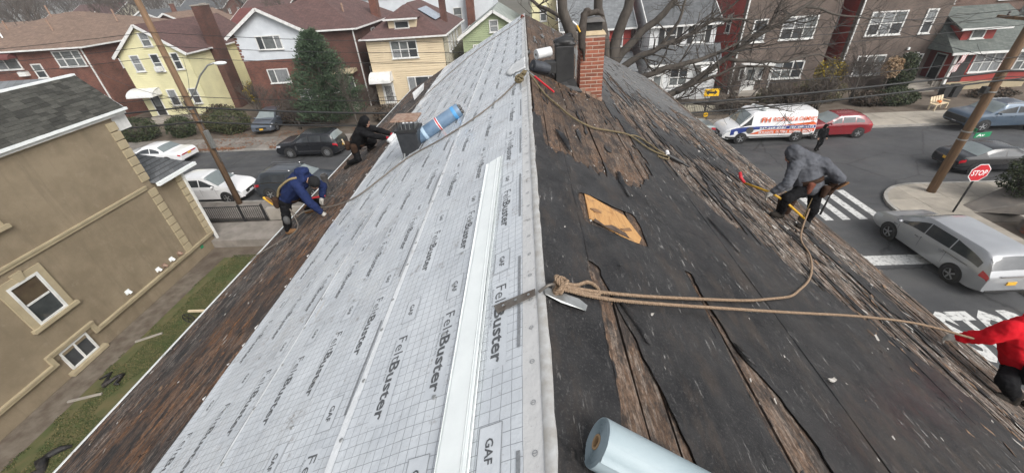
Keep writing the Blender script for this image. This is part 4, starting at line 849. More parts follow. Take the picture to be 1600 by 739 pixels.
# ================================================================== TAN STUCCO HOUSE on the left
h = thing('tan_stucco_house', 'tan stucco house at left with quoins, moulded bands and dark shingled mansard', 'house', (-20,8,0))
XW = -17.0; f = Fc('R', XW); zb = -.5
mb = MB(); mb.box(-27,XW,-8,15.72,.45,7.25); mb.build('wall', M['stucco_tan'], h)
mb = MB(); mb.box(-27,XW-.06,-8,15.66,zb,.45); mb.build('basement_wall', M['stucco_tan'], h)
mb = MB(); mb.box(-27,XW-.02,15.725,17.3,.42,4.0); mb.build('front_room_wall', M['stucco_tan'], h); mb = MB(); mb.box(-27,XW-.08,15.67,17.28,zb,.42); mb.build('basement_wall', M['stucco_tan'], h)
def band(u0,u1,z0,z1,d,name='band'): mb = MB(); f.box(mb,u0,u1,z0,z1,0,d); f.box(mb,u0,u1,z1-.06,z1+.0,d,d+.035) if z1-z0 > .12 else None; mb.build(name, M['trim_tan'], h)
band(-8,15.36,3.93,4.10,.07); band(-8,8.62,.34,.50,.08); band(10.42,15.74,.34,.50,.08); band(15.74,17.3,.34,.50,.06); band(-8,15.72,6.98,7.2,.05)
band(8.62,8.78,.34,.86,.082); band(10.26,10.42,.34,.86,.082); band(8.79,10.25,.70,.86,.081)
for (yc, z0, z1) in ((15.72,.5,7.2),(17.3,.5,3.95)):
    n = int((z1-z0)/.375)
    for i in range(n):
        if yc < 16 and abs(z0+i*.375+.18-4.0) < .2: continue
        w_ = .36; mb = MB(); f.box(mb, yc-w_, yc+.05, z0+i*.375+.015, z0+(i+1)*.375-.03, -.05, .055); mb.build('quoin', M['trim_tan'], h, bevel=.015)
# ground floor window with moulded surround
def tan_window(u0,u1,z0,z1,nm):
    mb = MB(); f.box(mb,u0-.22,u0-.002,z0,z1,0,.06); f.box(mb,u1+.002,u1+.22,z0,z1,0,.06); f.box(mb,u0-.22,u1+.22,z1,z1+.2,0,.06); s_ = mb.build('window_surround', M['trim_tan'], h)
    sm_ = MB(); f.box(sm_,u0-.30,u1+.30,z0-.13,z0-.002,0,.15); sm_.build('sill', M['trim_tan'], s_)
    um = (u0+u1)/2; k_ = MB(); k_.add([f.P(um-.10,z1+.002,.09),f.P(um+.10,z1+.002,.09),f.P(um+.17,z1+.3,.09),f.P(um-.17,z1+.3,.09),f.P(um-.10,z1+.002,.0),f.P(um+.10,z1+.002,.0),f.P(um+.17,z1+.3,.0),f.P(um-.17,z1+.3,.0)],[(0,1,2,3),(0,4,5,1),(1,5,6,2),(2,6,7,3),(3,7,4,0)]); k_.build('keystone', M['trim_tan'], s_)
    w0 = window(f,h,u0,u1,z0,z1,1,1,.085,False,nm); w0.children[1].data.materials[0] = M['glass_brown']; return w0
tan_window(9.22,10.2,1.87,3.45,'glass'); tan_window(9.0,10.2,5.2,6.7,'glass_brown')
mb = MB()
w_ = window(Fc('R',XW-.06),h,9.0,10.05,-.2,.64,2,0,.07,False,'glass')
mb = MB(); f.box(mb,8.8,10.25,-.34,-.21,-.05,.16); mb.build('sill', M['trim_tan'], h)
def hood(u,z,mat='white_metal'):
    mb = MB(); f.box(mb,u-.10,u+.10,z-.08,z+.10,0,.03); mb.tube([f.P(u,z,.02),f.P(u,z+.02,.10),f.P(u,z-.05,.16)],[.075,.07,.06],10); mb.build('vent_hood', M[mat], h)
hood(12.1,.80); hood(13.7,.72); hood(14.5,.70); hood(14.05,.68,'rust'); hood(15.0,.68,'rust')
mb = MB(); f.box(mb,16.25,16.42,.05,.2,-.08,-.05); mb.build('gas_cap', M['sign_green'], h)
downspout(h,XW+.08,17.32,-.3,3.9)
# mansard slope with its own shingle tabs
XT, ZT, XE, ZE = -18.1, 8.56, -16.85, 7.22; YM0, YM1 = 5.0, 16.4
mb = MB(); mb.slab([(XE,YM0,ZE-.02),(XE,YM1,ZE-.02),(XT,YM1,ZT-.02),(XT,YM0,ZT-.02)], (-.10,0,-.09)); mb.build('mansard_deck', M['dark'], h, recalc=True)
M['tab'] = pmat('tab', (.040,.041,.036), (.062,.060,.052), 18, .95, .5, 120, rnd=.42)
sl_ = math.hypot(XE-XT, ZT-ZE); ng = 12; ex = sl_/ng; ux_ = Vector((XT-XE,0,ZT-ZE)).normalized(); nn_ = Vector((ZT-ZE,0,XE-XT)).normalized()
tabm = MB(); tabm.hexa([(0,0,0),(.296,0,0),(.296,ex*1.25,0),(0,ex*1.25,0),(0,0,.012),(.296,0,.012),(.296,ex*1.25,.003),(0,ex*1.25,.003)]); tme = tabm.mesh('shingle_tab', M['tab'])
rest = MB(); Rm = Matrix((( 0, ux_.x, nn_.x),(1, 0, 0),(0, ux_.z, nn_.z)))
random.seed(5)
for r in range(ng):
    nt_ = 0; y = YM0 + random.choice((0,.1,.2))
    while y < YM1-.05:
        p = Vector((XE,0,ZE)) + ux_*(r*ex) + Vector((0,y,0)) + nn_*(.006+random.uniform(0,.006)); wd = min(1.0, (YM1-y)/.3)
        if y > 9.6:
            o = link('shingle_tab', tme, h); o.matrix_local = Matrix.Translation(p - h.location) @ Rm.to_4x4() @ Matrix.Diagonal((wd,1,random.choice((1,1,1.6)),1))
        else:
            rest.add([p + Rm @ Vector(q) for q in ((0,0,.012),(.29,0,.012),(.29,ex*1.2,.003),(0,ex*1.2,.003))], [(0,1,2,3)])
        y += .3
o = rest.build('shingle_tabs', M['tab'], h); o['kind'] = 'stuff'
mb = MB(); mb.box(XE-.02,XE+.08,YM0,YM1+.05,ZE-.075,ZE+.02); mb.build('gutter', M['white_metal'], h)
mb = MB(); mb.box(-17.0,XE-.03,YM0,YM1,ZE-.20,ZE-.10); mb.build('soffit', M['white_trim'], h)
mb = MB(); mb.box(XT-.16,XT+.02,YM0,YM1+.03,ZT-.03,ZT+.07); mb.build('coping', M['white_metal'], h)
mb = MB(); mb.box(-27,XT-.16,-8,YM1,7.3,ZT-.05); mb.build('flat_roof', M['roof_slate'], h)
mb = MB(); mb.slab([(XE,YM1+.002,ZE-.05),(XT-.1,YM1+.002,ZE-.05),(XT-.1,YM1+.002,ZT)], (0,.07,0)); mb.build('rake_board', M['white_metal'], h, recalc=True)
mb = MB(); mb.box(-26,-17.1,15.8,16.5,6.4,7.2); mb.build('soffit_return', M['white_trim'], h)
# small lean-to roof over the front room, boards laid side by side
for i in range(10):
    x = -16.8 - i*.42; z = 4.02 + i*.09; mb = MB(); mb.hexa([(x-.44,15.74,z+.09),(x,15.74,z),(x,18.1,z),(x-.44,18.1,z+.09),(x-.44,15.74,z+.125),(x,15.74,z+.045),(x,18.1,z+.045),(x-.44,18.1,z+.125)]); mb.build('roof_strip', M['roof_grey'], h)
mb = MB(); mb.box(-16.8,-16.66,15.74,18.15,3.9,4.05); mb.build('gutter', M['white_metal'], h)
# ================================================================== HOUSES FARTHER BACK
random.seed(33)
def back_house(x, y, wx, wy, hz, rz, wmat, rmat, ax, label):
    h = thing('distant_house', label, 'house', (x, y, 0), group='houses farther back')
    x0, x1, y0, y1 = x-wx/2, x+wx/2, y-wy/2, y+wy/2
    mb = MB(); mb.box(x0,x1,y0,y1,-.5,hz)
    if ax == 'Y': mb.slab([(x0,y0,hz),(x1,y0,hz),(x,y0,rz)], (0,wy,0))
    else: mb.slab([(x0,y0,hz),(x0,y1,hz),(x0,y,rz)], (wx,0,0))
    mb.build('wall', M[wmat], h, recalc=True); gable_roof(h, x0, x1, y0, y1, hz, rz, rmat, ax, .4)
    f = Fc('F', y0)
    for u in (x0+wx*.18, x0+wx*.62):
        for z in (hz-1.8, hz-4.4): window(f, h, u, u+1.1, z, z+1.4)
    fr = Fc('R' if x < 0 else 'L', x1 if x < 0 else x0)
    for u in (y0+wy*.2, y0+wy*.6): window(fr, h, u, u+1.0, hz-1.8, hz-.4)
    if ax == 'Y': brick_chimney(h, x+wx*.2, x+wx*.2+.7, y, y+.7, hz, rz+.9)
BH = [(-75,70,11,14,6.0,8.2,'siding_white','roof_brown','X','white house with brown roof behind the tan-roofed brick house'),
 (-58,78,10,12,6.2,8.6,'red_brick','roof_tan','Y','brick house with tan gable roof in the second row at far left'),
 (-98,84,12,12,6,8.4,'siding_tan','roof_tan','X','tan house with tan roof at the upper left edge'),
 (-43,76,9,12,6.0,8.4,'red_brick','roof_red','X','brick house with dull red roof behind the yellow house'),
 (-30,82,9,11,6.4,8.9,'siding_cream','roof_tan','Y','cream house with tan roof seen past the white gable'),
 (-84,104,11,12,6,8.5,'siding_white','roof_grey','Y','white gabled house with grey roof far off at upper left'),
 (-62,112,11,12,6.4,8.8,'red_brick_dark','roof_brown','X','dark brick house with brown roof far off at upper left'),
 (-120,118,12,12,6,8.6,'siding_white','roof_tan','X','white house with tan roof farthest left'),
 (-44,108,10,12,6.2,8.8,'siding_tan','roof_grey','Y','tan gabled house with grey roof far behind the chimney'),
 (9,72,10,12,6.5,9.4,'siding_white','roof_palegreen','X','white house with pale roof beyond the bare tree'),
 (-38,96,9,10,6,8.2,'siding_white','roof_tan','Y','small white house with tan roof above the yellow house'),
 (-140,150,16,14,7,10,'siding_tan','roof_brown','X','long tan house on the skyline at upper left'),
 (-100,145,14,12,7,9.8,'red_brick','roof_grey','X','brick house on the skyline at upper left')]
for a in BH: back_house(*a)
# ================================================================== VEHICLES  (local: x forward from rear 0 to front L, y left, z up)
def lerp_list(L, x):
    if x <= L[0][0]: return L[0][1]
    for (a, b), (c, d) in zip(L, L[1:]):
        if a <= x <= c: t = (x-a)/(c-a+1e-9); return b + (d-b)*t
    return L[-1][1]
def smooth_list(L, x, r): return sum(lerp_list(L, x + r*k/3) for k in (-3,-2,-1,0,1,2,3))/7
class Car:
    def __init__(s, name, label, L, W, top, belt, mat, zl=.22, group=None, tumble=.76, nose=.10):
        s.L, s.W, s.top, s.belt, s.zl, s.tum, s.nose = L, W/2, top, belt, zl, tumble, nose
        s.root = thing(name, label, 'car', group=group); s.mat = M[mat]
    def sec(s, x):
        e = min(x, s.L-x); k = 1 - s.nose*max(0, 1-e/.55)**2; w = s.W*k; zt = smooth_list(s.top, x, .10); zb = min(smooth_list(s.belt, x, .06), zt-.02); zl = s.zl + .12*max(0, 1-e/.35)
        h = max(0, zt-zb); t = min(1, h/.45); wb = w*.955; wr = wb + (w*s.tum - wb)*t
        return [(w*.86, zl), (w*.985, zl+.07), (w, zl+.22), (w*.995, zb-.16), (w*.975, zb-.05), (wb, zb), (wr, zb+h*.86), (wr-.05-.02*t, zb+h*.965), (wr*.5, zt-.004), (0, zt+.012)]
    def S(s, x, v, sd=1, off=0):
        P = s.sec(x); i = min(int(v), len(P)-2); t = v-i; y = P[i][0]+(P[i+1][0]-P[i][0])*t; z = P[i][1]+(P[i+1][1]-P[i][1])*t
        if off:
            dy = P[i+1][0]-P[i][0]; dz = P[i+1][1]-P[i][1]; n = math.hypot(dy,dz)+1e-9
            x2 = x + (.02 if x < s.L/2 else -.02); slope = (s.sec(x2)[-1][1]-s.sec(x)[-1][1])/(x2-x) if v > 6 else 0
            nx, ny, nz = -slope*abs(dy/n), dz/n, -dy/n; m = math.sqrt(nx*nx+ny*ny+nz*nz); return Vector((x+off*nx/m, (y+off*ny/m)*sd, z+off*nz/m))
        return Vector((x, y*sd, z))
    def shell(s):
        xs = [0,.04,.12,.25,.4]; x = .55
        while x < s.L-.5: xs.append(x); x += .13
        xs += [s.L-.4,s.L-.25,s.L-.12,s.L-.04,s.L]; n = len(s.sec(1)); mb = MB(); V = []
        for x in xs: V += [s.S(x,i) for i in range(n)] + [s.S(x,i,-1) for i in range(n-2,-1,-1)]
        m = 2*n-1; fs = [(i*m+k,i*m+k+1,(i+1)*m+k+1,(i+1)*m+k) for i in range(len(xs)-1) for k in range(m-1)] + [((i)*m, (i+1)*m, (i+1)*m+m-1, i*m+m-1) for i in range(len(xs)-1)]
        fs += [tuple(range(m)), tuple(range((len(xs)-1)*m, len(xs)*m))[::-1]]
        mb.add(V, fs); return mb.build('body', s.mat, s.root, off=(0,0,0), angle=38, recalc=True)
    def patch(s, name, mat, x0, x1, v0, v1, sd=1, off=.006, nx=8, nv=3, lim=None, both=False):
        mb = MB(); V = []
        for i in range(nx+1):
            x = x0+(x1-x0)*i/nx
            a, b = (v0, v1) if lim is None else lim(i/nx)
            if both: rows = [s.S(x,a+(b-a)*j/nv,1,off) for j in range(nv+1)] + [s.S(x,b-(b-a)*j/nv,-1,off) for j in range(1,nv+1)]
            else: rows = [s.S(x,a+(b-a)*j/nv,sd,off) for j in range(nv+1)]
            V += rows; m = len(rows)
        mb.add(V, [(i*m+k,i*m+k+1,(i+1)*m+k+1,(i+1)*m+k) for i in range(nx) for k in range(m-1)])
        o = mb.build(name, M[mat], s.root, off=(0,0,0), smooth=True, recalc=False); return o
    def wheels(s, xs, r=.33, w=.22, rim='rim', spokes=5):
        tyre = MB(); tyre.lathe([(r*.62,-w/2),(r*.93,-w/2),(r,-w*.35),(r,w*.35),(r*.93,w/2),(r*.62,w/2)], (0,0,0), (0,1,0), 24, cap=False); tm = tyre.mesh('tyre', M['rubber']); tm.shade_smooth()
        rm = MB(); rm.lathe([(r*.64,-w*.3),(r*.66,w*.46),(r*.60,w*.46),(r*.56,w*.25),(.02,w*.22)], (0,0,0), (0,1,0), 24)
        rm2 = MB()
        for k in range(spokes):
            a = 2*math.pi*k/spokes; c, d = math.cos(a), math.sin(a)
            rm.bar((c*r*.08,w*.36,d*r*.08),(c*r*.6,w*.42,d*r*.6), r*.16, .03, up=(0,1,0))
        rm.lathe([(r*.14,w*.3),(r*.12,w*.44)], (0,0,0), (0,1,0), 12); rmm = rm.mesh('rim', M[rim])
        back = MB(); back.lathe([(r*.57,w*.26),(.01,w*.265)], (0,0,0), (0,1,0), 20); bk = back.mesh('brake', M['steel_dark'])
        for x in xs:
            for sd in (1,-1):
                wh = MB(); wh.lathe([(r*1.17,0),(r*1.17,.012)], (0,0,0), (0,1,0), 28)
                ya = s.sec(x)[2][0]; ar = wh.build('wheel_arch', M['rubber'], s.root, off=(0,0,0)); ar.location = (x, sd*(ya+.004) if sd > 0 else -(ya+.004)-.012, r+.02)
                we = bpy.data.objects.new('wheel', tm); col.objects.link(we); we.parent = s.root; we.location = (x, sd*(ya-w*.36), r); we.rotation_euler = (0,0,0 if sd > 0 else math.pi)
                for nm, me in (('rim', rmm), ('brake_disc', bk)): link(nm, me, we)
    def block(s, name, mat, x0, x1, y0, y1, z0, z1, bev=.012): mb = MB(); mb.box(x0,x1,y0,y1,z0,z1); return mb.build(name, M[mat], s.root, off=(0,0,0), bevel=bev)
    def mirrors(s, x, z, mat=None):
        for sd in (1,-1): mb = MB(); y = s.S(x,5,sd).y; mb.ellip((x, y+sd*.12, z+.06), .07,.11,.07); mb.build('mirror', mat or s.mat, s.root, off=(0,0,0), smooth=True)
    def side_glass(s, spans, v0=5.12, v1=5.9, mat='glass'):
        for sd in (1,-1):
            for (a, b, la, lb) in spans: s.patch('side_window', mat, a, b, v0, v1, sd, lim=lambda t, la=la, lb=lb: (v0, v0+(v1-v0)*max(.05,(la+(lb-la)*t))))
    def screens(s, wf, wr):
        s.patch('windscreen', 'glass_screen', wf[0], wf[1], 6.1, 9, both=True, nx=6, off=.008)
        if wr: s.patch('rear_window', 'glass_screen', wr[0], wr[1], 6.1, 9, both=True, nx=6, off=.008)
    def lights(s, front=(3.1,4.6), rear=(3.0,4.7), fl=.5, rl=.35):
        for sd in (1,-1):
            s.patch('headlight','lamp_clear', s.L-fl, s.L-.03, front[0], front[1], sd, .008, 6, 3); s.patch('tail_light','lamp_red', .02, rl, rear[0], rear[1], sd, .008, 5, 3)
    def trims(s, sill='steel_dark'):
        for sd in (1,-1):
            y = s.W
            for x in s.doors:
                mb = MB(); mb.box(x-.004,x+.004,(y*.985)*sd-.006,(y*.985)*sd+.014*sd,s.zl+.25,lerp_list(s.belt,x)-.08); mb.build('door_seam', M['dark'], s.root, off=(0,0,0))
                h_ = MB(); hz = lerp_list(s.belt,x)-.14; h_.box(x+.08,x+.26,y*.99*sd,(y+.03)*sd,hz-.016,hz+.016); h_.build('door_handle', s.hmat, s.root, off=(0,0,0))
    def bumpers(s, plate_r='plate_yellow', plate_f=None, grille='dark'):
        s.block('grille', grille, s.L-.03, s.L+.02, -.45,.45, s.zl+.28, s.zl+.46); s.block('front_bumper','dark', s.L-.05,s.L+.03,-s.W*.72,s.W*.72,s.zl+.1,s.zl+.2); s.block('rear_bumper','dark', -.03,.05,-s.W*.74,s.W*.74,s.zl+.1,s.zl+.18)
        s.block('rear_plate', plate_r, -.035,-.005,-.16,.16,s.zl+.42,s.zl+.56,.004)
        if plate_f: s.block('front_plate', plate_f, s.L+.021,s.L+.035,-.16,.16,s.zl+.22,s.zl+.36,.004)
    def at(s, x, y, rz, z=.004): s.root.location = (x, y, z); s.root.rotation_euler = (0,0,rz)
M['glass_screen'] = pmat('glass_screen', (.16,.19,.19), (.22,.25,.25), 1.5, .05, spec=.9)
def make(name, label, L, W, top, belt, mat, wheels, r, spans, wf, wr, doors, hmat=None, spokes=5, rim='rim', pr='plate_yellow', pf='plate_yellow', mx=None, mz=1.0, rear=(3.0,4.7), front=(3.1,4.6), zl=.22, tum=.76, nose=.1, rl=.35):
    c = Car(name, label, L, W, top, belt, mat, zl, None, tum, nose); c.doors = doors; c.hmat = M[hmat] if hmat else c.mat
    c.shell(); c.wheels(wheels, r, .24, rim, spokes); c.side_glass(spans); c.screens(wf, wr); c.lights(front, rear, rl=rl); c.trims(); c.bumpers(pr, pf)
    if mx: c.mirrors(mx, mz)
    return c
ST = R_(-1.9)   # direction of the cross street
# white saloon, facing left on the far kerb
c = make('white_sedan','white full-size sedan parked at the far kerb by the hedges',5.35,1.95,[(0,.72),(.05,.92),(.2,.98),(1.15,1.0),(1.75,1.42),(2.2,1.46),(3.0,1.45),(3.75,1.02),(5.0,.90),(5.3,.72),(5.35,.6)],[(0,.8),(.3,.9),(3.8,.95),(5.35,.75)],'car_white',(1.15,4.1),.33,[(1.62,2.35,.55,.98),(2.42,3.45,.98,.55)],(3.05,3.72),(1.22,1.74),(2.38,3.45),mx=3.5,mz=.98,rear=(3.1,4.2),spokes=9,rl=.22)
c.block('rear_light_bar','lamp_red',-.012,.03,-.72,.72,.70,.80); c.at(-26.7, 29.0, math.pi+ST)
# white SUV on the near kerb, facing right
c = make('white_crossover','white crossover parked nose right at the near kerb beside the utility pole',4.65,1.85,[(0,.75),(.04,1.0),(.25,1.2),(.7,1.62),(1.2,1.70),(2.4,1.69),(3.35,1.14),(4.3,1.0),(4.6,.8),(4.65,.65)],[(0,.95),(1,1.05),(3.3,1.05),(4.65,.85)],'car_white',(.85,3.62),.36,[(.75,1.25,.5,.85),(1.3,2.05,.9,.95),(2.12,3.05,.95,.35)],(2.48,3.32),(.28,.68),(2.08,3.05),mx=3.0,mz=1.08,pf='plate_white'); c.block('grille_trim','chrome',4.62,4.67,-.32,.32,.62,.70); c.at(-22.35, 22.35, ST)
# dark three-row SUV, rear left
c = make('dark_suv','dark grey three-row SUV with roof rails at the near kerb behind the roofer in blue',4.9,1.95,[(0,.75),(.04,1.05),(.2,1.25),(.55,1.66),(1.0,1.74),(2.7,1.73),(3.55,1.18),(4.55,1.05),(4.85,.85),(4.9,.65)],[(0,1.0),(1,1.12),(3.5,1.1),(4.9,.9)],'car_dark',(.95,3.85),.37,[(.55,1.3,.5,.95),(1.38,2.2,.97,.97),(2.28,3.3,.97,.3)],(2.78,3.52),(.22,.52),(2.24,3.3),mx=3.2,mz=1.12,pf=None,rl=.42)
for sd in (1,-1): mb = MB(); mb.tube([(.55,sd*.66,1.76),(.75,sd*.66,1.81),(2.4,sd*.66,1.80),(2.6,sd*.66,1.76)],.022,8); mb.build('roof_rail', M['chrome'], c.root, off=(0,0,0), smooth=True); c.patch('window_trim','chrome',.5,3.2,4.95,5.06,sd,.01)
c.at(-17.05, 22.55, ST)
# black luxury SUV, facing left on far kerb
c = make('black_suv','black luxury SUV with silver side vent parked across the street from the kneeling roofer',5.0,2.0,[(0,.75),(.04,1.1),(.2,1.3),(.5,1.74),(.9,1.80),(2.75,1.80),(3.5,1.24),(4.75,1.12),(4.97,.9),(5.0,.65)],[(0,1.05),(1,1.14),(3.5,1.14),(5.0,.98)],'car_black',(.95,3.9),.39,[(.42,1.15,.75,.95),(1.22,2.15,.95,.97),(2.22,3.25,.97,.35)],(2.82,3.46),(.2,.47),(2.18,3.22),mx=3.15,mz=1.18,spokes=10,pf=None)
for sd in (1,-1): c.block('side_vent','chrome',3.25,3.36,sd*.99-.012,sd*.99+.012,.62,1.02,.004); c.block('side_moulding','chrome',1.3,3.2,sd*1.0-.012,sd*1.0+.012,.50,.55,.004)
c.at(-14.35, 29.25, math.pi+ST)
# grey car nose-out in the driveway
c = make('grey_crossover','dark grey crossover standing nose out in the driveway between the bushes',4.5,1.85,[(0,.75),(.04,1.0),(.25,1.2),(.7,1.58),(1.2,1.64),(2.3,1.63),(3.2,1.12),(4.2,.98),(4.45,.8),(4.5,.65)],[(0,.95),(1,1.05),(3.2,1.03),(4.5,.85)],'car_grey',(.85,3.5),.35,[(.75,1.25,.5,.85),(1.3,2.05,.9,.95),(2.12,2.95,.95,.35)],(2.38,3.18),(.28,.68),(2.08,2.95),mx=2.9,mz=1.06,pf='plate_yellow'); c.at(-24.3, 38.6, -math.pi/2+.12, .10)
# silver minivan
c = make('silver_minivan','silver minivan with dark windows waiting at the stop line',5.15,2.0,[(0,.8),(.03,1.05),(.12,1.2),(.42,1.66),(.8,1.74),(2.8,1.74),(3.1,1.70),(4.15,1.10),(4.75,.98),(5.08,.78),(5.15,.6)],[(0,1.0),(.8,1.10),(3.2,1.04),(4.2,.98),(5.15,.80)],'car_silver',(1.05,4.05),.36,[(.46,1.58,.55,.95),(1.62,2.68,.95,.98),(2.72,4.0,.98,.15)],(3.16,4.08),(.13,.41),(1.6,2.7,3.75),hmat='chrome',mx=3.72,mz=1.05,rear=(3.2,5.2),tum=.80,rl=.30,spokes=5)
for sd in (1,-1): c.block('slide_rail','steel_dark',.75,1.75,sd*.985-.01,sd*.985+.012,.985,1.005,.002)
c.block('rear_garnish','chrome',-.02,.02,-.5,.5,.98,1.03,.004); c.root.children[[q.name.split('.')[0] for q in c.root.children].index('rear_window')].data.materials[0] = M['glass']; c.at(17.1, 11.15, math.pi/2 - R_(-1.0))
# black sedan near kerb right, rear left
c = make('black_sedan','black sedan parked tail to the utility pole behind the STOP sign',4.85,1.84,[(0,.7),(.05,.95),(.2,1.04),(.75,1.08),(1.55,1.42),(2.1,1.46),(2.8,1.43),(3.65,1.0),(4.6,.86),(4.8,.7),(4.85,.6)],[(0,.85),(.5,.96),(3.6,.96),(4.85,.75)],'car_black',(1.0,3.78),.33,[(1.35,2.2,.4,.95),(2.28,3.3,.95,.4)],(2.85,3.62),(.78,1.52),(2.24,3.3),mx=3.3,mz=1.0,rear=(3.0,4.6),rl=.30); c.at(24.0, 21.9, ST)
# blue-grey pickup, facing left far kerb
c = make('blue_pickup','blue-grey crew cab pickup with black grille at the far kerb, half behind the pole',5.25,1.97,[(0,.8),(.04,1.12),(.1,1.16),(1.3,1.18),(1.6,1.72),(1.8,1.82),(3.3,1.80),(3.95,1.26),(5.05,1.18),(5.22,1.05),(5.25,.75)],[(0,1.08),(1.2,1.16),(4,1.16),(5.25,1.04)],'car_blue',(1.05,4.15),.39,[(1.72,2.4,.65,.95),(2.5,3.6,.95,.4)],(3.25,3.92),(1.42,1.74),(2.45,3.6),mx=3.55,mz=1.18,pf='plate_white',rear=(3.0,4.6),zl=.34,tum=.86,nose=.05)
c.block('bull_bar','dark',5.2,5.32,-.8,.8,.62,.98); 
for sd in (1,-1): mb = MB(); mb.box(1.9,3.1,sd*.62-.03,sd*.62+.03,1.775,1.81); mb.build('roof_rail', M['chrome'], c.root, off=(0,0,0))
c.block('sunroof','glass',2.45,3.05,-.4,.4,1.775,1.788); c.at(35.2, 28.0, math.pi+ST)
# red hatch behind the van
c = make('red_hatchback','red hatchback parked behind the lettered van, rear wheel showing',4.6,1.83,[(0,.75),(.04,1.0),(.2,1.15),(.6,1.5),(1.1,1.58),(2.3,1.56),(3.2,1.08),(4.2,.95),(4.55,.78),(4.6,.6)],[(0,.95),(1,1.02),(3.2,1.0),(4.6,.82)],'car_red',(.85,3.55),.34,[(.65,1.2,.45,.85),(1.27,2.05,.9,.95),(2.12,2.95,.95,.3)],(2.35,3.16),(.22,.58),(2.08,2.95),mx=2.9,mz=1.04,rear=(3.3,5.0)); c.at(23.75, 28.05, math.pi+ST)
# teal-grey car ahead of the van
c = make('teal_sedan','grey-green sedan parked ahead of the lettered van beyond the roof edge',4.8,1.84,[(0,.7),(.05,.95),(.2,1.02),(.9,1.05),(1.6,1.40),(2.1,1.44),(2.8,1.42),(3.6,1.0),(4.55,.86),(4.75,.7),(4.8,.6)],[(0,.85),(.5,.95),(3.6,.95),(4.8,.75)],'car_teal',(1.0,3.78),.33,[(1.45,2.15,.45,.95),(2.22,3.2,.95,.4)],(2.85,3.55),(.92,1.58),(2.2,3.2),mx=3.2,mz=1.0); c.at(13.6, 29.0, math.pi+ST)
# work van with painted lettering
c = Car('lettered_van','white work van with red, blue and orange lettering parked below the grey roofer',6.1,2.06,[(0,.9),(.03,2.0),(.12,2.14),(4.1,2.16),(4.35,2.08),(5.12,1.28),(5.75,1.08),(6.05,.85),(6.1,.6)],[(0,1.15),(4.4,1.2),(5.2,1.15),(6.1,.9)],'car_white',.30,None,.88,.06); c.doors = (3.2,4.35); c.hmat = M['dark']
c.shell(); c.wheels((1.15,4.85),.36,.24); c.screens((4.42,5.08),None); c.lights((3.2,4.7),(3.1,5.6),.45,.05); c.trims(); c.bumpers('plate_white','plate_white'); c.mirrors(4.75,1.3,M['dark'])
for sd in (1,-1):
    c.patch('side_window','glass',4.3,5.0,5.1,5.9,sd,.008,lim=lambda t:(5.1,5.1+.8*(1-.85*t)))
    c.patch('lower_stripe','dark',.08,5.9,1.05,2.0,sd,.006,20,2)

mats = {'van_orange': (.72,.12,.03), 'van_blue': (.02,.045,.22)}
for k_, v_ in mats.items(): M[k_] = pmat(k_, v_, tuple(a*.9 for a in v_), 3, .35)
sd = 1
c.patch('orange_panel','van_orange',.06,4.25,2.28,2.86,sd,.0075,16,2,lim=lambda t:(2.28,2.86-.0*t) if t < .8 else (2.28,2.86-.5*(t-.8)*5)); c.patch('orange_panel','van_orange',.05,2.3,5.05,5.3,sd,.0075,10,2,lim=lambda t:(5.03,5.30-.26*t))
c.patch('blue_panel','van_blue',4.0,5.62,2.3,4.6,sd,.0085,12,3,lim=lambda t:(2.9-.6*t,4.7)); c.patch('blue_band','van_blue',.06,4.02,2.92,4.9,sd,.0085,16,4)
c.patch('silver_line','sign_white',.9,4.3,1.35,1.6,sd,.010,16,1)
UX, UY = Vector((-1,0,0)), Vector((0,-.06,1)).normalized()
def vt(body, x, z, wd, hg, mat, bold=.02, part='lettering'):
    mb = MB(); y = c.W*1.0+.022 - max(0,(z-1.15))*.10; put_text(mb, body, (x,y,z), UX, UY, wd, hg, bold); mb.build(part, M[mat], c.root, off=(0,0,0))
vt('FH', 3.75, 1.46, .62, .34, 'van_orange', .03); vt('ROOFING', 2.95, 1.50, 1.3, .30, 'van_orange', .02); vt('& CHIMNEY', 1.55, 1.50, 1.42, .28, 'van_orange', .02)
vt('347-268-8284', 3.75, 1.005, 1.75, .13, 'sign_white', .03); vt('347-485-4173', 1.8, 1.005, 1.6, .13, 'sign_white', .03)
vt('SKYLIGHTS', 3.75, .70, 1.0, .16, 'sign_white', .03); vt('GUTTERS', 2.62, .70, .78, .16, 'sign_white', .03); vt('ROOFING', 1.72, .70, .74, .16, 'sign_white', .03); vt('BRICKS', .86, .70, .66, .16, 'sign_white', .03)
mb = MB(); mb.lathe([(.24,0),(.24,.01)], (4.35,c.W+.012,.95), (0,1,0), 20); mb.build('door_badge', M['steel_dark'], c.root, off=(0,0,0)); mb = MB(); mb.lathe([(.13,0),(.13,.01)], (5.25,c.W*.985+.012,.80), (0,1,0), 16); mb.build('door_badge', M['sign_white'], c.root, off=(0,0,0))
for y in (-.5,.1,.55): mb = MB(); mb.tube([(3.2,y,2.2),(3.2,y,2.28),(3.9,y,2.28),(3.9,y,2.2)],.03,6); mb.build('roof_rack_bar', M['white_metal'], c.root, off=(0,0,0))
mb = MB(); mb.tube([(3.55,-.6,2.28),(3.55,.75,2.28)],.16,10); mb.build('rack_roll', M['white_metal'], c.root, off=(0,0,0), smooth=True)
c.root['category'] = 'van'; c.at(19.75, 27.95, math.pi+ST)
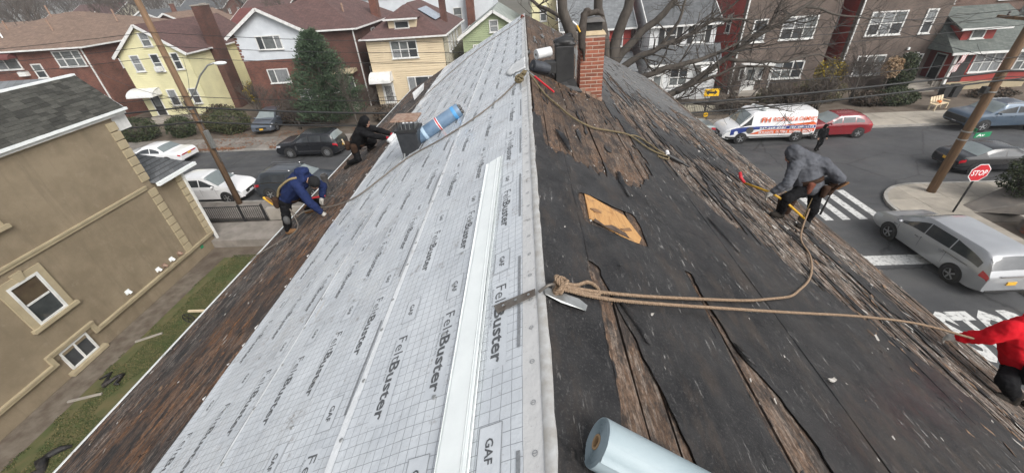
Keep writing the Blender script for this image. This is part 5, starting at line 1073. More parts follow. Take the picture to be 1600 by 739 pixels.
# ================================================================== STREET FURNITURE
def sag(a, b, s, n=14): a = Vector(a); b = Vector(b); return [a.lerp(b, i/n) - Vector((0,0,s*4*(i/n)*(1-i/n))) for i in range(n+1)]
LPX, LPY, RPX, RPY = -17.9, 21.0, 21.15, 19.05
p = thing('utility_pole', 'brown wooden utility pole with cobra-head lamp arm in front of the yellow house', 'utility pole', (LPX,LPY,0), group='utility poles')
mb = MB(); mb.tube([(LPX,LPY,-.2),(LPX,LPY,6),(LPX,LPY,13)],[.17,.155,.13],14); mb.build('pole', M['pole_wood'], p, smooth=True)
mb = MB(); mb.tube([(LPX,LPY,6.25),(LPX+.55,LPY+.05,6.75),(LPX+1.2,LPY+.1,7.5),(LPX+1.8,LPY+.15,7.95),(LPX+2.2,LPY+.15,8.05)],.04,8); arm = mb.build('lamp_arm', M['galv'], p, smooth=True)
mb = MB(); mb.ellip((LPX+2.5,LPY+.15,8.02),.34,.15,.09); mb.build('lamp_head', M['white_metal'], arm, smooth=True)
mb = MB(); mb.box(LPX+.16,LPX+.34,LPY-.26,LPY-.02,3.75,4.75); mb.build('meter_box', M['galv'], p, bevel=.02)
mb = MB(); mb.tube([(LPX+.25,LPY-.1,3.7),(LPX+.24,LPY-.12,2.9)],.03,6); mb.tube([(LPX+.2,LPY-.12,4.7),(LPX+.2,LPY-.12,6.0)],.03,6); o = mb.build('conduit', M['steel_dark'], p); o['kind'] = 'stuff'
mb = MB(); mb.box(LPX-1.1,LPX+1.1,LPY-.2,LPY-.1,11.4,11.52); mb.build('cross_arm', M['pole_wood'], p)
for z in (5.9,5.2): mb = MB(); mb.lathe([(.18,0),(.18,.08)],(LPX,LPY,z),n=12); mb.build('strap', M['galv'], p)
p = thing('utility_pole', 'orange-brown wooden utility pole standing on the corner pavement behind the STOP sign', 'utility pole', (RPX,RPY,.1), group='utility poles')
mb = MB(); mb.tube([(RPX,RPY,.05),(RPX+.02,RPY,6),(RPX+.05,RPY,12.5)],[.20,.18,.14],14); mb.build('pole', M['pole_wood'], p, smooth=True)
mb = MB(); mb.box(RPX-.12,RPX-.02,RPY-1.4,RPY+1.4,8.05,8.17); mb.build('cross_arm', M['pole_wood'], p)
mb = MB(); mb.lathe([(.24,0),(.26,.1),(.26,.75),(.2,.85)],(RPX-.45,RPY-.1,8.3),n=16); t_ = mb.build('transformer', M['galv'], p, angle=40)
for q in range(3): mb = MB(); mb.lathe([(.03,0),(.055,.04),(.03,.08),(.055,.12),(.02,.18)],(RPX-.07,RPY-1.2+q*1.1,8.18),n=8); mb.build('insulator', M['steel_dark'], p)
for z in (2.95,3.35,5.2): mb = MB(); mb.lathe([(.215,0),(.215,.05)],(RPX,RPY,z),n=14); mb.build('strap', M['galv'], p)
mb = MB(); mb.box(RPX-.4,RPX-.2,RPY-.12,RPY+.12,5.15,5.45); mb.build('cable_clamp', M['black_iron'], p, bevel=.02)
def sign_board(name, label, cx, y, z, w_, h_, mat, rz, cat='sign'):
    t = thing(name, label, cat, (cx,y,z), rz); mb = MB(); mb.box(-w_/2,w_/2,-.012,.012,-h_/2,h_/2); mb.build('board', M[mat], t, off=(0,0,0), bevel=.008); return t
t = sign_board('street_name_sign','green street name blade fixed to the right-hand pole',RPX+.62,RPY-.2,3.22,.86,.24,'sign_green',R_(8)); mb = MB(); put_text(mb,'Av',(-.30,-.0135,-.06),(1,0,0),(0,0,1),.42,.13,.03); mb.build('lettering', M['sign_white'], t, off=(0,0,0))
t = sign_board('street_name_sign','second green street name blade crossing behind the first on the pole',RPX+.45,RPY+.25,3.38,.7,.2,'sign_green',R_(75)); mb = MB(); put_text(mb,'St',(-.2,-.0135,-.05),(1,0,0),(0,0,1),.4,.1,.02); mb.build('lettering', M['sign_white'], t, off=(0,0,0))
# STOP sign
t = thing('stop_sign','red octagonal STOP sign on a thin dark post by the silver minivan','sign',(20.45,16.92,.1))
mb = MB(); mb.bar((20.45,16.96,.05),(20.45,16.96,2.6),.06,.05); mb.build('post', M['black_iron'], t)
def octa(r, y, z): return [(20.45+r*math.cos(math.pi/8+i*math.pi/4), y, z+r*math.sin(math.pi/8+i*math.pi/4)) for i in range(8)]
mb = MB(); mb.slab(octa(.45,16.92,2.2),(0,-.004,0)); mb.build('rim', M['sign_white'], t, recalc=True); mb = MB(); mb.slab(octa(.415,16.914,2.2),(0,-.003,0)); mb.build('face', M['sign_red'], t, recalc=True)
mb = MB(); put_text(mb,'STOP',(20.45,16.909,2.07),(1,0,0),(0,0,1),.64,.27,.02,center=True); mb.build('lettering', M['sign_white'], t)
# two-way arrow sign at the T junction
t = thing('arrow_sign','yellow two-way arrow warning sign on a post facing the side street','sign',(13.97,31.0,.1))
mb = MB(); mb.bar((13.97,31.04,.05),(13.97,31.04,2.85),.06,.05); mb.build('post', M['black_iron'], t); mb = MB(); mb.box(13.42,14.52,30.98,31.0,2.32,2.86); mb.build('board', M['sign_yellow'], t, bevel=.008)
mb = MB(); a = [(-.42,0),(-.2,.18),(-.2,.07),(.2,.07),(.2,.18),(.42,0),(.2,-.18),(.2,-.07),(-.2,-.07),(-.2,-.18)]; mb.slab([(13.97+x,30.975,2.59+z) for x,z in a],(0,-.003,0)); mb.build('arrow', M['dark'], t, recalc=True)
mb = MB(); mb.lathe([(.19,0),(.19,.02)],(13.85,30.95,.95),(0,-1,0),8); mb.build('marker_disc', M['sign_yellow'], t)
# overhead cables
def cable(name, label, segs, r):
    mb = MB(); pts = []
    for a, b, s in segs: pts += sag(a, b, s)[(1 if pts else 0):]
    one(mb.tube(pts, r, 6), name, M['wire'], label, 'cable', tuple(pts[0]), 'overhead cables', smooth=True)
L_ = lambda z, dy=0: (LPX, LPY+dy-.18, z); Rr = lambda z, dy=0: (RPX, RPY+dy-.2, z); LL = lambda z: (-60, 22.6, z); RR_ = lambda z: (60, 17.6, z)
cable('overhead_cable','thick black bundled cable, upper of the two heavy ones between the poles',[(LL(5.6),L_(6.05),.5),(L_(6.05),Rr(6.15),.95),(Rr(6.15),RR_(6.0),.6)],.045)
cable('overhead_cable','thick black cable, lower of the two heavy ones between the poles',[(LL(4.9),L_(5.25),.45),(L_(5.25),Rr(5.75),.9),(Rr(5.75),RR_(5.5),.5)],.04)
cable('overhead_cable','thin wire sagging lowest between the poles',[(LL(5.4),L_(5.7),.4),(L_(5.7),Rr(5.9),1.35),(Rr(5.9),RR_(5.8),.6)],.014)
cable('overhead_cable','thin wire just above the heavy cables',[(LL(6.3),L_(6.6),.5),(L_(6.6),Rr(6.7),.85),(Rr(6.7),RR_(6.6),.6)],.016)
cable('overhead_cable','thin wire crossing in front of the upper windows',[(LL(8.1),L_(8.5),.4),(L_(8.5),Rr(8.2,-1.0),.8),(Rr(8.2,-1.0),RR_(8.2),.5)],.013)
cable('overhead_cable','thin wire second from the top between the poles',[(LL(8.6),L_(9.0),.4),(L_(9.0),Rr(8.35,.1),.8),(Rr(8.35,.1),RR_(8.6),.5)],.013)
cable('overhead_cable','topmost thin wire between the poles',[(LL(9.2),L_(9.6),.4),(L_(9.6),Rr(8.4,1.1),.8),(Rr(8.4,1.1),RR_(9.0),.5)],.013)
cable('service_drop','service wire from the right pole to the red bungalow',[((RPX,RPY+.2,6.4),(37.0,36.3,3.9),.3)],.014)
cable('service_drop','service wire from the right pole to the nearer brown brick house',[((RPX,RPY+.2,6.5),(27.0,39.4,7.0),.3)],.014)
cable('service_drop','service wire from the left pole to the yellow house',[((LPX,LPY+.2,6.6),(-33.0,40.6,6.0),.5)],.014)
cable('service_drop','service wire from the left pole to the tan-roofed brick house',[((LPX,LPY+.2,6.3),(-43.9,41.7,5.6),.6)],.014)
cable('service_drop','looping dark wires gathered beside the right pole',[((RPX,RPY-.2,5.75),(RPX+1.6,RPY-.4,6.0),.05),((RPX+1.6,RPY-.4,6.0),(RPX+3.4,RPY-.6,4.9),.35)],.03)
# black iron fence across the driveway
t = thing('iron_fence','black iron railing across the driveway beside the tan house','fence',(-17.5,18.95,0))
barm = MB(); barm.box(-.011,.011,-.011,.011,.10,.98); bme = barm.mesh('bar', M['black_iron'])
for i in range(41):
    x = -19.9 + i*.12
    if abs(x+16.35) < .05: continue
    o = link('bar', bme, t); o.location = (x+17.5, 0, 0)
for z in (.10,.97): mb = MB(); mb.box(-20,-15.05,18.93,18.97,z,z+.045); mb.build('rail', M['black_iron'], t)
for x in (-20.0,-16.35,-15.02): mb = MB(); mb.box(x-.04,x+.04,18.9,19.0,0,1.1); mb.build('post', M['black_iron'], t)
one(MB().box(-14.9,-10.4,19.0,19.25,0,.75), 'low_wall', M['concrete'], 'low pale concrete garden wall beside the iron fence', 'wall', (-12.6,19.1,0))
# small things in the side yard
mb = MB(); mb.box(-14.55,-12.9,11.72,11.8,-.1,-.02); t = thing('handcart','old wooden handcart frame with a spoked wheel lying on the grass','cart',(-14,11.6,-.37)); mb.build('shaft', M['siding_cream'], t)
mb = MB(); c0 = Vector((-14.3,11.35,-.12)); mb.tube([c0+Vector((.24*math.cos(a),.05,.24*math.sin(a))) for a in [i*math.pi/8 for i in range(17)]],.02,6,cap=False)
for i in range(6): a = i*math.pi/3; mb.bar(c0+Vector((0,.05,0)), c0+Vector((.24*math.cos(a),.05,.24*math.sin(a))),.02,.02)
mb.build('wheel', M['black_iron'], t)
for i,(x,y,l,a,lab) in enumerate(((-15.6,7.9,1.0,.3,'pale broken timber lying by the basement window'),(-15.5,10.6,.9,.5,'short pale timber lying on the path beside the tan house'),(-15.6,5.3,.8,-.2,'pale plank end at the bottom left of the yard'))):
    mb = MB(); d = Vector((math.cos(a),math.sin(a),0))*l/2; mb.bar(Vector((x,y,-.33))-d,Vector((x,y,-.33))+d,.08,.05); one(mb,'timber_offcut',M['concrete'],lab,'timber',(x,y,-.36))
mb = MB(); pts = [(-14.9+.5*math.sin(i*.9)*.4+i*.04,5.2+i*.13,-.33+.05*math.sin(i*2.1)) for i in range(9)]; mb.tube(pts,[.05,.11,.14,.12,.15,.12,.1,.09,.05],8); one(mb,'black_sheeting',M['felt'],'crumpled strip of black roofing felt dropped on the lawn','debris',(-14.8,5.7,-.37),smooth=True)
mb = MB(); pts = [(-15.7+i*.13,8.6+.3*math.sin(i*1.7),-.32+.04*math.cos(i*2)) for i in range(8)]; mb.tube(pts,[.03,.07,.06,.09,.06,.08,.05,.03],7); one(mb,'felt_scrap',M['felt'],'ragged dark felt scrap on the path under the basement window','debris',(-15.4,8.7,-.37),smooth=True)
# bench with pumpkin, right far pavement
t = thing('garden_bench','cream slatted garden bench on the far pavement near the steps','bench',(32.2,32.0,.13),R_(20))
for i in range(4): mb = MB(); mb.box(-.7,.7,-.22+i*.115,-.13+i*.115,.42,.45); mb.build('seat_slat', M['trim_white'] if 'trim_white' in M else M['siding_cream'], t, off=(0,0,0))
for i in range(5): mb = MB(); mb.hexa([(-.7+i*.3-.0,.24,.47),(-.48+i*.3,.24,.47),(-.48+i*.3,.27,.47),(-.7+i*.3,.27,.47),(-.7+i*.3,.36,.92),(-.48+i*.3,.36,.92),(-.48+i*.3,.39,.92),(-.7+i*.3,.39,.92)]); mb.build('back_slat', M['siding_cream'], t, off=(0,0,0))
for x in (-.66,.66):
    for y in (-.18,.2): mb = MB(); mb.box(x-.04,x+.04,y-.04,y+.04,0,.42); mb.build('leg', M['siding_cream'], t, off=(0,0,0))
    mb = MB(); mb.box(x-.04,x+.04,-.22,.28,.6,.64); mb.build('armrest', M['siding_cream'], t, off=(0,0,0))
mb = MB(); V = []
for i in range(9):
    th = math.pi*i/8
    for k in range(24): a = 2*math.pi*k/24; r = .17*math.sin(th)*(1-.10*abs(math.cos(4*a)))+.001; V.append((r*math.cos(a), r*math.sin(a), .12+.12*math.cos(th)))
mb.add(V,[(i*24+k,(i+1)*24+k,(i+1)*24+(k+1)%24,i*24+(k+1)%24) for i in range(8) for k in range(24)]); M['pumpkin'] = pmat('pumpkin',(.65,.17,.02),(.5,.12,.02),8,.5); M['stem'] = pmat('stem',(.12,.12,.05),(.1,.08,.04),9,.8)
t = thing('pumpkin','orange pumpkin sitting on the cream garden bench','pumpkin',(32.1,32.0,.58)); mb.build('fruit',M['pumpkin'],t,off=(0,0,0),smooth=True); mb = MB(); mb.tube([(0,0,.22),(.01,0,.28),(.04,0,.31)],[.025,.02,.018],6); mb.build('stalk',M['stem'],t,off=(0,0,0))
# flag on bungalow porch
t = thing('house_flag','red and white striped flag hanging from a pole at the bungalow porch','flag',(36.3,36.5,2.4)); mb = MB(); mb.tube([(36.3,36.6,2.2),(36.6,36.0,3.4)],.02,6); mb.build('flag_pole', M['white_trim'], t)
for i in range(7):
    mb = MB(); a0, a1 = i*.09, (i+1)*.09; q = [(36.55-j*.05,36.05+.04*math.sin(j*1.4+i*.3),3.25-j*.17) for j in range(9)]
    mb.add([(x-a0*.7,y-.0,z-a0*.2) for x,y,z in q]+[(x-a1*.7,y,z-a1*.2) for x,y,z in q],[(j,j+1,9+j+1,9+j) for j in range(8)]); mb.build('flag_stripe', M['siding_red'] if i%2 == 0 else M['sign_white'], t, smooth=True)
# low brick wall with hedge, right edge
t = thing('garden_wall','low red brick garden wall on the corner lot at the right edge','wall',(23.5,16.0,0))
bm_ = MB(); bm_.box(-.095,.095,-.045,.045,-.03,.03); bmes = bm_.mesh('brick', None); M['brick_a'] = pmat('brick_a',(.26,.10,.06),(.18,.07,.045),9,.85,.3,40,rnd=.25); bmes.materials.clear(); bmes.materials.append(M['brick_a'])
mb = MB(); mb.box(21.9,26.9,15.32,15.48,0,.62); mb.box(21.82,21.98,12.0,15.3,0,.62); mb.build('mortar', M['concrete_dark'], t)
for r in range(9):
    for i in range(24):
        o = link('brick', bmes, t); o.location = (21.98+i*.205+(.1 if r%2 else 0)-23.5, 15.32-16.0-.012+.0, .04+r*.07)
    for i in range(9):
        o = link('brick', bmes, t); o.location = (21.86-23.5-.03, 13.4+i*.205+(.1 if r%2 else 0)-16.0, .04+r*.07); o.rotation_euler = (0,0,math.pi/2)
mb = MB(); mb.box(21.75,26.95,15.2,15.55,.64,.72); mb.build('coping', M['concrete'], t)
one(MB().hexa([(21.4,16.9,.1),(23.6,16.4,.1),(23.6,18.2,.1),(21.4,17.6,.1),(21.6,17.0,.2),(23.6,16.5,.85),(23.6,18.1,.85),(21.6,17.5,.2)]),'rubble_bank',M['concrete_dark'],'sloping grey stone bank under the clipped bush at the corner','bank',(22.5,17.2,.1),bevel=.05)
# iron fence beyond the road, left of the arrow sign
t = thing('iron_fence','black iron railing in front of the white house by the arrow sign','fence',(14,33.2,.08))
for i in range(44): o = link('bar', bme, t); o.location = (10.6+i*.14-14, 0, .1)
for z in (.2,1.08): mb = MB(); mb.box(10.5,16.8,33.18,33.22,z,z+.04); mb.build('rail', M['black_iron'], t)
for x in (10.5,12.6,14.7,16.8): mb = MB(); mb.box(x-.05,x+.05,33.15,33.25,.08,1.3); mb.build('post', M['black_iron'], t)
one(MB().box(10.4,17,34.6,34.8,.08,.9),'retaining_wall',M['siding_tan'],'low tan wall behind the iron railing of the white house','wall',(13.7,34.7,.08))
for x,y,lab in ((35.0,34.9,'dark trash bin by the bungalow steps'),(35.9,35.0,'black wheeled bin beside the bungalow porch')):
    mb = MB(); mb.hexa([(x-.22,y-.22,.08),(x+.22,y-.22,.08),(x+.22,y+.22,.08),(x-.22,y+.22,.08),(x-.29,y-.28,1.0),(x+.29,y-.28,1.0),(x+.29,y+.28,1.0),(x-.29,y+.28,1.0)]); b_ = thing('wheeled_bin',lab,'bin',(x,y,.08)); mb.build('bin_body',M['dark'],b_,bevel=.02); mb = MB(); mb.hexa([(x-.31,y-.31,1.0),(x+.31,y-.31,1.0),(x+.31,y+.31,1.03),(x-.31,y+.31,1.03),(x-.3,y-.3,1.06),(x+.3,y-.3,1.06),(x+.3,y+.3,1.1),(x-.3,y+.3,1.1)]); mb.build('lid',M['black_iron'],b_)
# ================================================================== VEGETATION
random.seed(77)
def rv(): 
    while True:
        v = Vector((random.uniform(-1,1),random.uniform(-1,1),random.uniform(-1,1)))
        if .05 < v.length < 1: return v.normalized()
def branch(mb, p, d, L, r, depth, up=.05, spread=.6, kids=(2,3), minr=.008, sides=6, wig=.16):
    pts = [p.copy()]; rs = [r]; n = 4
    for i in range(n): d = (d + rv()*wig + Vector((0,0,up))).normalized(); p = p + d*(L/n); pts.append(p.copy()); rs.append(max(minr*.6, r*(1-.38*(i+1)/n)))
    mb.tube(pts, rs, sides if r > .03 else 4 if r > .014 else 3, cap=False)
    if depth <= 0: return
    for k in range(random.randint(*kids)):
        t = random.uniform(.35,1) if k else 1.0; q = pts[min(n, int(t*n))]; nd = (d + rv()*spread).normalized(); branch(mb, q, nd, L*random.uniform(.6,.85), max(minr, rs[min(n,int(t*n))]*random.uniform(.55,.8)), depth-1, up, spread, kids, minr, sides, wig)
def leafy(mb, c, rx, ry, rz, n, size, shell=.55, flat=0, mats=3):
    c = Vector(c)
    for i in range(n):
        v = rv(); k = shell + (1-shell)*random.random()**.6; lump = 1 + .22*noise.noise(v*2.3 + c) + .10*noise.noise(v*6+c); p = c + Vector((v.x*rx, v.y*ry, v.z*rz))*k*lump
        if p.z < .02: continue
        a = rv(); b = a.cross(rv()).normalized(); s = size*random.uniform(.6,1.4)
        mb.add([p - a*s, p + b*s*.55, p + a*s, p - b*s*.55], [(0,1,2,3)], random.randrange(mats))
def lm(nm, cs, r=.7): return [pmat(f'{nm}_leaf', c, tuple(x*.7 for x in c), 6, r) for c in cs]
LG = lm('hedge', [(.028,.045,.018),(.045,.062,.024),(.065,.078,.03)]); LE = lm('cedar', [(.042,.075,.042),(.065,.105,.058),(.088,.13,.07)]); LY = lm('golden', [(.50,.36,.03),(.36,.27,.04),(.14,.12,.03)]); LO = lm('olive', [(.10,.095,.04),(.075,.075,.03),(.13,.10,.05)]); LB = lm('brownleaf', [(.075,.052,.036),(.11,.075,.05),(.055,.045,.03)]); LT = lm('straw', [(.45,.32,.20),(.52,.38,.24),(.35,.24,.14)])
def hedge(name, label, c, r, n, size=.07, mats=None, cat='shrub'):
    t = thing(name, label, cat, (c[0],c[1],.08)); mb = MB(); leafy(mb, (c[0],c[1],c[2]), *r, n, size); mb.build('foliage', mats or LG, t)
    mb = MB(); mb.ellip((c[0],c[1],c[2]), r[0]*.66,r[1]*.66,r[2]*.66, 12); mb.build('inner_branches', M['twig'], t, smooth=True); mb = MB(); mb.tube([(c[0],c[1],.05),(c[0]+.05,c[1],c[2])],[.07,.04],6); mb.build('stem', M['bark'], t); return t
hedge('round_shrub','dark clipped shrub left of the white sedan by the brick house',(-35.6,34.6,1.0),(2.0,1.2,1.1),5200)
hedge('round_shrub','dark shrub behind the white sedan in front of the yellow house',(-31.8,35.0,.95),(1.3,1.0,1.0),3600)
hedge('round_shrub','large dark green hedge between the pole and the grey driveway car',(-27.3,35.4,1.15),(1.9,1.2,1.25),5600,mats=LG[1:]+LO[:1])
hedge('round_shrub','olive shrub behind the pole in front of the yellow house',(-29.6,36.0,.9),(1.0,.9,.9),2400,mats=LO)
hedge('round_shrub','dark green hedge by the brown brick steps on the right',(30.2,33.9,.65),(1.9,1.0,.75),5200)
hedge('round_shrub','tall dark evergreen bush beside the front door of the farther brown house',(33.0,37.4,1.6),(1.0,.9,1.75),5600,.08)
hedge('golden_bush','bush with bright yellow autumn leaves in front of the brown brick houses',(26.4,36.8,2.2),(1.2,1.0,1.1),1500,.10,LY)
hedge('round_shrub','straggly olive bush under the golden one',(25.0,35.4,1.0),(2.3,1.3,1.1),2200,.08,LO)
hedge('round_shrub','brown-green bush by the stoop of the nearer brown house',(21.3,35.6,.7),(1.6,1.0,.8),1500,.08,LO)
hedge('round_shrub','clipped dark evergreen bush on the bank at the right edge',(24.3,17.4,1.35),(1.45,1.4,1.4),7000,.06)
hedge('pampas_grass','pale straw-coloured plume grass in front of the farther brown house',(31.6,37.0,2.3),(.75,.6,.85),1800,.12,LT,'plant')
hedge('golden_bush','small yellow bush at the foot of the tall chimney',(-30.9,45.8,1.3),(1.1,.8,1.2),1300,.10,LY)
for (x,y,z,rx,ry,rz,n,lab) in ((-21.5,37.2,1.0,2.2,1.2,1.1,2600,'brown-leaved thicket under the white gable house windows'),(-24.6,40.0,.8,1.4,.8,.9,1400,'dull brown shrub against the brick wall behind the driveway car'),(-12.9,36.6,.7,1.5,1.0,.8,1500,'brown shrub left of the cream house steps'),(-30.6,38.8,.9,1.6,1.0,1.0,1800,'dull brown shrub at the corner of the yellow house'),(-39.6,37.0,.8,1.8,1.2,.9,2200,'dark olive shrub by the brick house downspout'),(17.6,34.2,.6,1.4,.9,.7,1300,'brown undergrowth below the white house'),(22.9,34.6,.8,1.9,1.0,.9,2000,'brown undergrowth behind the red hatchback'),(28.4,34.0,.6,1.3,.9,.7,1300,'low brown undergrowth between the brown houses'),(38.6,34.6,.35,1.9,.9,.45,1400,'low brown bed plants in front of the red bungalow')):
    hedge('round_shrub',lab,(x,y,z),(rx,ry,rz),n,.09,LB)
# cedar
t = thing('evergreen_tree','tall dark green cedar in front of the white gable house','tree',(-17.9,36.2,.08)); mb = MB(); mb.tube([(-17.9,36.2,0),(-17.85,36.25,3),(-17.9,36.2,7.2)],[.24,.16,.03],9); mb.build('trunk', M['bark'], t, smooth=True)
mb = MB(); lim = MB()
for i in range(420):
    z = .5 + 7.3*(i/420)**1.15; R0 = 3.7*(1-((z-.4)/7.7))**.75*(.82+.3*random.random())*(1 if z > 1.5 else .85); a = random.uniform(0,6.283); tip = Vector((-17.9+R0*math.cos(a),36.2+R0*math.sin(a),z+R0*.32)); base = Vector((-17.9,36.2,z-.1))
    if i%3 == 0: lim.tube([base, base.lerp(tip,.5)-Vector((0,0,.08)), tip],[.03,.02,.008],4)
    for k in range(46):
        p = base.lerp(tip, random.random()**.55) + rv()*(.10+.28*random.random()); dd = ((tip-base).normalized()+rv()*.7+Vector((0,0,.35))).normalized(); s = random.uniform(.10,.24); sd_ = dd.cross(rv()).normalized()*s*.20
        mb.add([p-sd_, p+sd_, p+dd*s], [(0,1,2)], random.randrange(3)); p2 = p+rv()*.06; mb.add([p2-sd_, p2+sd_, p2+(dd+rv()*.5).normalized()*s], [(0,1,2)], random.randrange(3))
mb.build('crown', LE, t); lim.build('limb_wood', M['bark'], t)['kind'] = 'stuff'
# bare shrubs and small trees
def bare(name, label, x, y, H, r, stems, depth, cat='tree', spread=.6, mat='twig', z=.05, lean=(0,0), kids=(2,3), minr=.010):
    t = thing(name, label, cat, (x,y,z)); tr = MB(); cr = MB()
    for s in range(stems):
        d = Vector((random.uniform(-.35,.35)*(stems > 1)+lean[0], random.uniform(-.35,.35)*(stems > 1)+lean[1], 1)).normalized(); p0 = Vector((x+random.uniform(-.1,.1)*(stems-1)*.3, y+random.uniform(-.1,.1)*(stems-1)*.3, z)); p1 = p0+d*H*.33
        tr.tube([p0, p0.lerp(p1,.5)+rv()*.04, p1],[r,r*.85,r*.7],7)
        for k in range(3): branch(cr, p1 if k else p1, (d+rv()*spread).normalized(), H*.3, r*.6, depth, .07, spread, kids, minr)
    tr.build('trunk' if stems == 1 else 'stems', M['bark'], t, smooth=True); cr.build('crown', M[mat], t, smooth=True); return t
bare('bare_tree','small leafless grey tree standing in front of the cedar',-14.9,34.0,5.0,.07,1,4,minr=.014,spread=.7)
bare('bare_shrub','dense leafless brown shrub left of the driveway car',-26.0,38.0,3.6,.05,5,4,'shrub',mat='twig')
bare('bare_shrub','leafless brown shrub in front of the white gable house',-22.6,37.4,3.4,.05,5,4,'shrub')
bare('bare_shrub','leafless brown shrub between the cedar and the driveway car',-20.9,35.4,2.6,.04,5,4,'shrub')
bare('bare_shrub','leafless brown thicket right of the cedar by the brick wing',-15.6,37.6,3.0,.05,5,4,'shrub')
bare('bare_shrub','leafless reddish shrub at the foot of the yellow house',-33.0,38.2,2.6,.04,5,4,'shrub')
bare('bare_shrub','tangled leafless shrub in front of the white house porch',18.4,36.6,2.6,.04,6,4,'shrub')
bare('bare_shrub','tangled leafless shrub above the lettered van',20.2,33.4,2.4,.04,6,4,'shrub',minr=.012)
bare('bare_shrub','tangled leafless shrub behind the red hatchback',24.0,33.6,2.6,.04,7,4,'shrub',minr=.012)
bare('bare_shrub','leafless shrub with arching twigs in front of the farther brown house',28.2,35.6,3.4,.04,7,4,'shrub',minr=.012)
bare('bare_tree','slender leafless tree rising between the two brown brick houses',27.6,35.0,6.4,.09,1,4,minr=.013)
# big street tree: trunk and surveyed main limbs, then twigs
random.seed(9)
t = thing('street_tree','large leafless street tree whose limbs reach over the road beyond the ridge','tree',(4.6,21.6,.1))
B = Vector((4.6,21.6,0)); mb = MB(); mb.tube([B, B+Vector((-.05,0,2.5)), B+Vector((-.2,0,5.2)), B+Vector((-.3,0,6.6))],[.50,.42,.38,.36],14); mb.build('trunk', M['bark'], t, smooth=True)
limbs = [([(4.3,21.6,6.2),(3.3,21.5,7.3),(2.35,21.3,8.2),(1.85,21.2,9.4),(1.6,21.2,11.5)],[.44,.40,.36,.32,.24]),
 ([(4.3,21.6,6.4),(4.0,21.7,7.8),(3.6,21.6,9.4),(3.3,21.6,12)],[.34,.32,.29,.2]),
 ([(4.4,21.6,6.4),(4.5,21.6,7.8),(4.9,21.5,9.2),(5.3,21.5,11.4)],[.40,.36,.31,.22]),
 ([(4.5,21.6,6.8),(5.4,21.5,7.9),(6.6,21.4,9.0),(7.8,21.3,10.4)],[.30,.25,.20,.13]),
 ([(4.7,21.6,6.4),(5.6,21.4,7.1),(6.6,21.2,7.55),(7.9,21.2,8.0),(9.2,21.4,8.6),(10.6,21.6,8.4)],[.26,.21,.17,.13,.10,.06]),
 ([(4.9,21.5,6.0),(6.0,21.0,6.3),(7.4,20.8,6.75),(8.9,21.0,7.0),(10.4,21.4,7.5)],[.24,.20,.17,.13,.08]),
 ([(4.9,21.7,4.9),(6.3,21.9,4.6),(7.9,22.0,5.1),(9.3,22.0,6.0),(10.2,22.0,6.7),(11.6,22.1,7.6),(13.6,22.3,8.8),(15.8,22.5,10.2)],[.32,.27,.24,.21,.19,.15,.11,.06]),
 ([(10.2,22.0,6.7),(11.8,22.2,6.45),(13.6,22.4,6.3),(15.0,22.6,6.5),(16.2,22.8,6.2)],[.13,.11,.085,.06,.04]),
 ([(4.9,21.9,4.4),(6.6,22.4,4.3),(8.6,23.0,4.4),(10.6,23.6,4.0),(13.0,24.2,3.8),(15.4,24.8,3.1)],[.26,.22,.18,.16,.12,.06]),
 ([(8.0,21.9,5.15),(8.9,21.6,5.7),(10.0,21.2,6.25),(11.2,21.0,6.5),(12.8,20.8,6.3)],[.14,.12,.10,.07,.04]),
 ([(6.6,21.3,7.5),(7.2,21.0,8.6),(7.4,20.9,9.8)],[.12,.09,.06]), ([(13.6,22.3,8.8),(14.6,22.6,8.6),(16.2,22.9,8.2),(18.2,23.2,8.0)],[.09,.075,.055,.03]),
 ([(11.6,22.1,7.6),(12.2,22.0,8.6),(12.3,22.0,9.8)],[.09,.07,.04]), ([(4.2,21.6,7.2),(2.2,21.9,8.8),(.4,22.2,9.8),(-.6,22.4,11)],[.16,.13,.10,.06])]
tw = MB()
def refine(P):
    out = []
    for i in range(len(P)-1):
        p0, p1, p2, p3 = P[max(0,i-1)], P[i], P[i+1], P[min(len(P)-1,i+2)]
        for k in range(4): u = k/4; out.append(.5*((2*p1)+(p2-p0)*u+(2*p0-5*p1+4*p2-p3)*u*u+(3*p1-p0-3*p2+p3)*u**3))
    return out + [P[-1]]
for pts, rs in limbs:
    P = [Vector(p) for p in pts]; Q = refine(P); mb = MB(); n = len(Q); rr = [rs[min(len(rs)-1,int(i/4))] + (rs[min(len(rs)-1,int(i/4)+1)]-rs[min(len(rs)-1,int(i/4))])*((i%4)/4) for i in range(n)]
    Q = [q + Vector((noise.noise(q*1.3),noise.noise(q*1.3+Vector((9,0,0))),noise.noise(q*1.3+Vector((0,7,0)))))*.10 for q in Q]
    rr = [q*.74 for q in rr]; mb.tube(Q, rr, 9); mb.build('limb', M['bark'], t, smooth=True)
    for i in range(4, n):
        if rr[i] < .17 and random.random() < .85:
            d = (Q[i]-Q[i-1]).normalized(); branch(tw, Q[i], (d*.5+rv()*.9+Vector((0,0,.1))).normalized(), random.uniform(.7,1.5), min(rr[i]*.5,.045), 3, .03, .75, (2,3), .010)
    branch(tw, Q[-1], (Q[-1]-Q[-2]).normalized(), 1.4, rr[-1]*.8, 3, .03, .7, (2,3), .010)
tw.build('twigs', M['bark'], t, smooth=True)['kind'] = 'stuff'
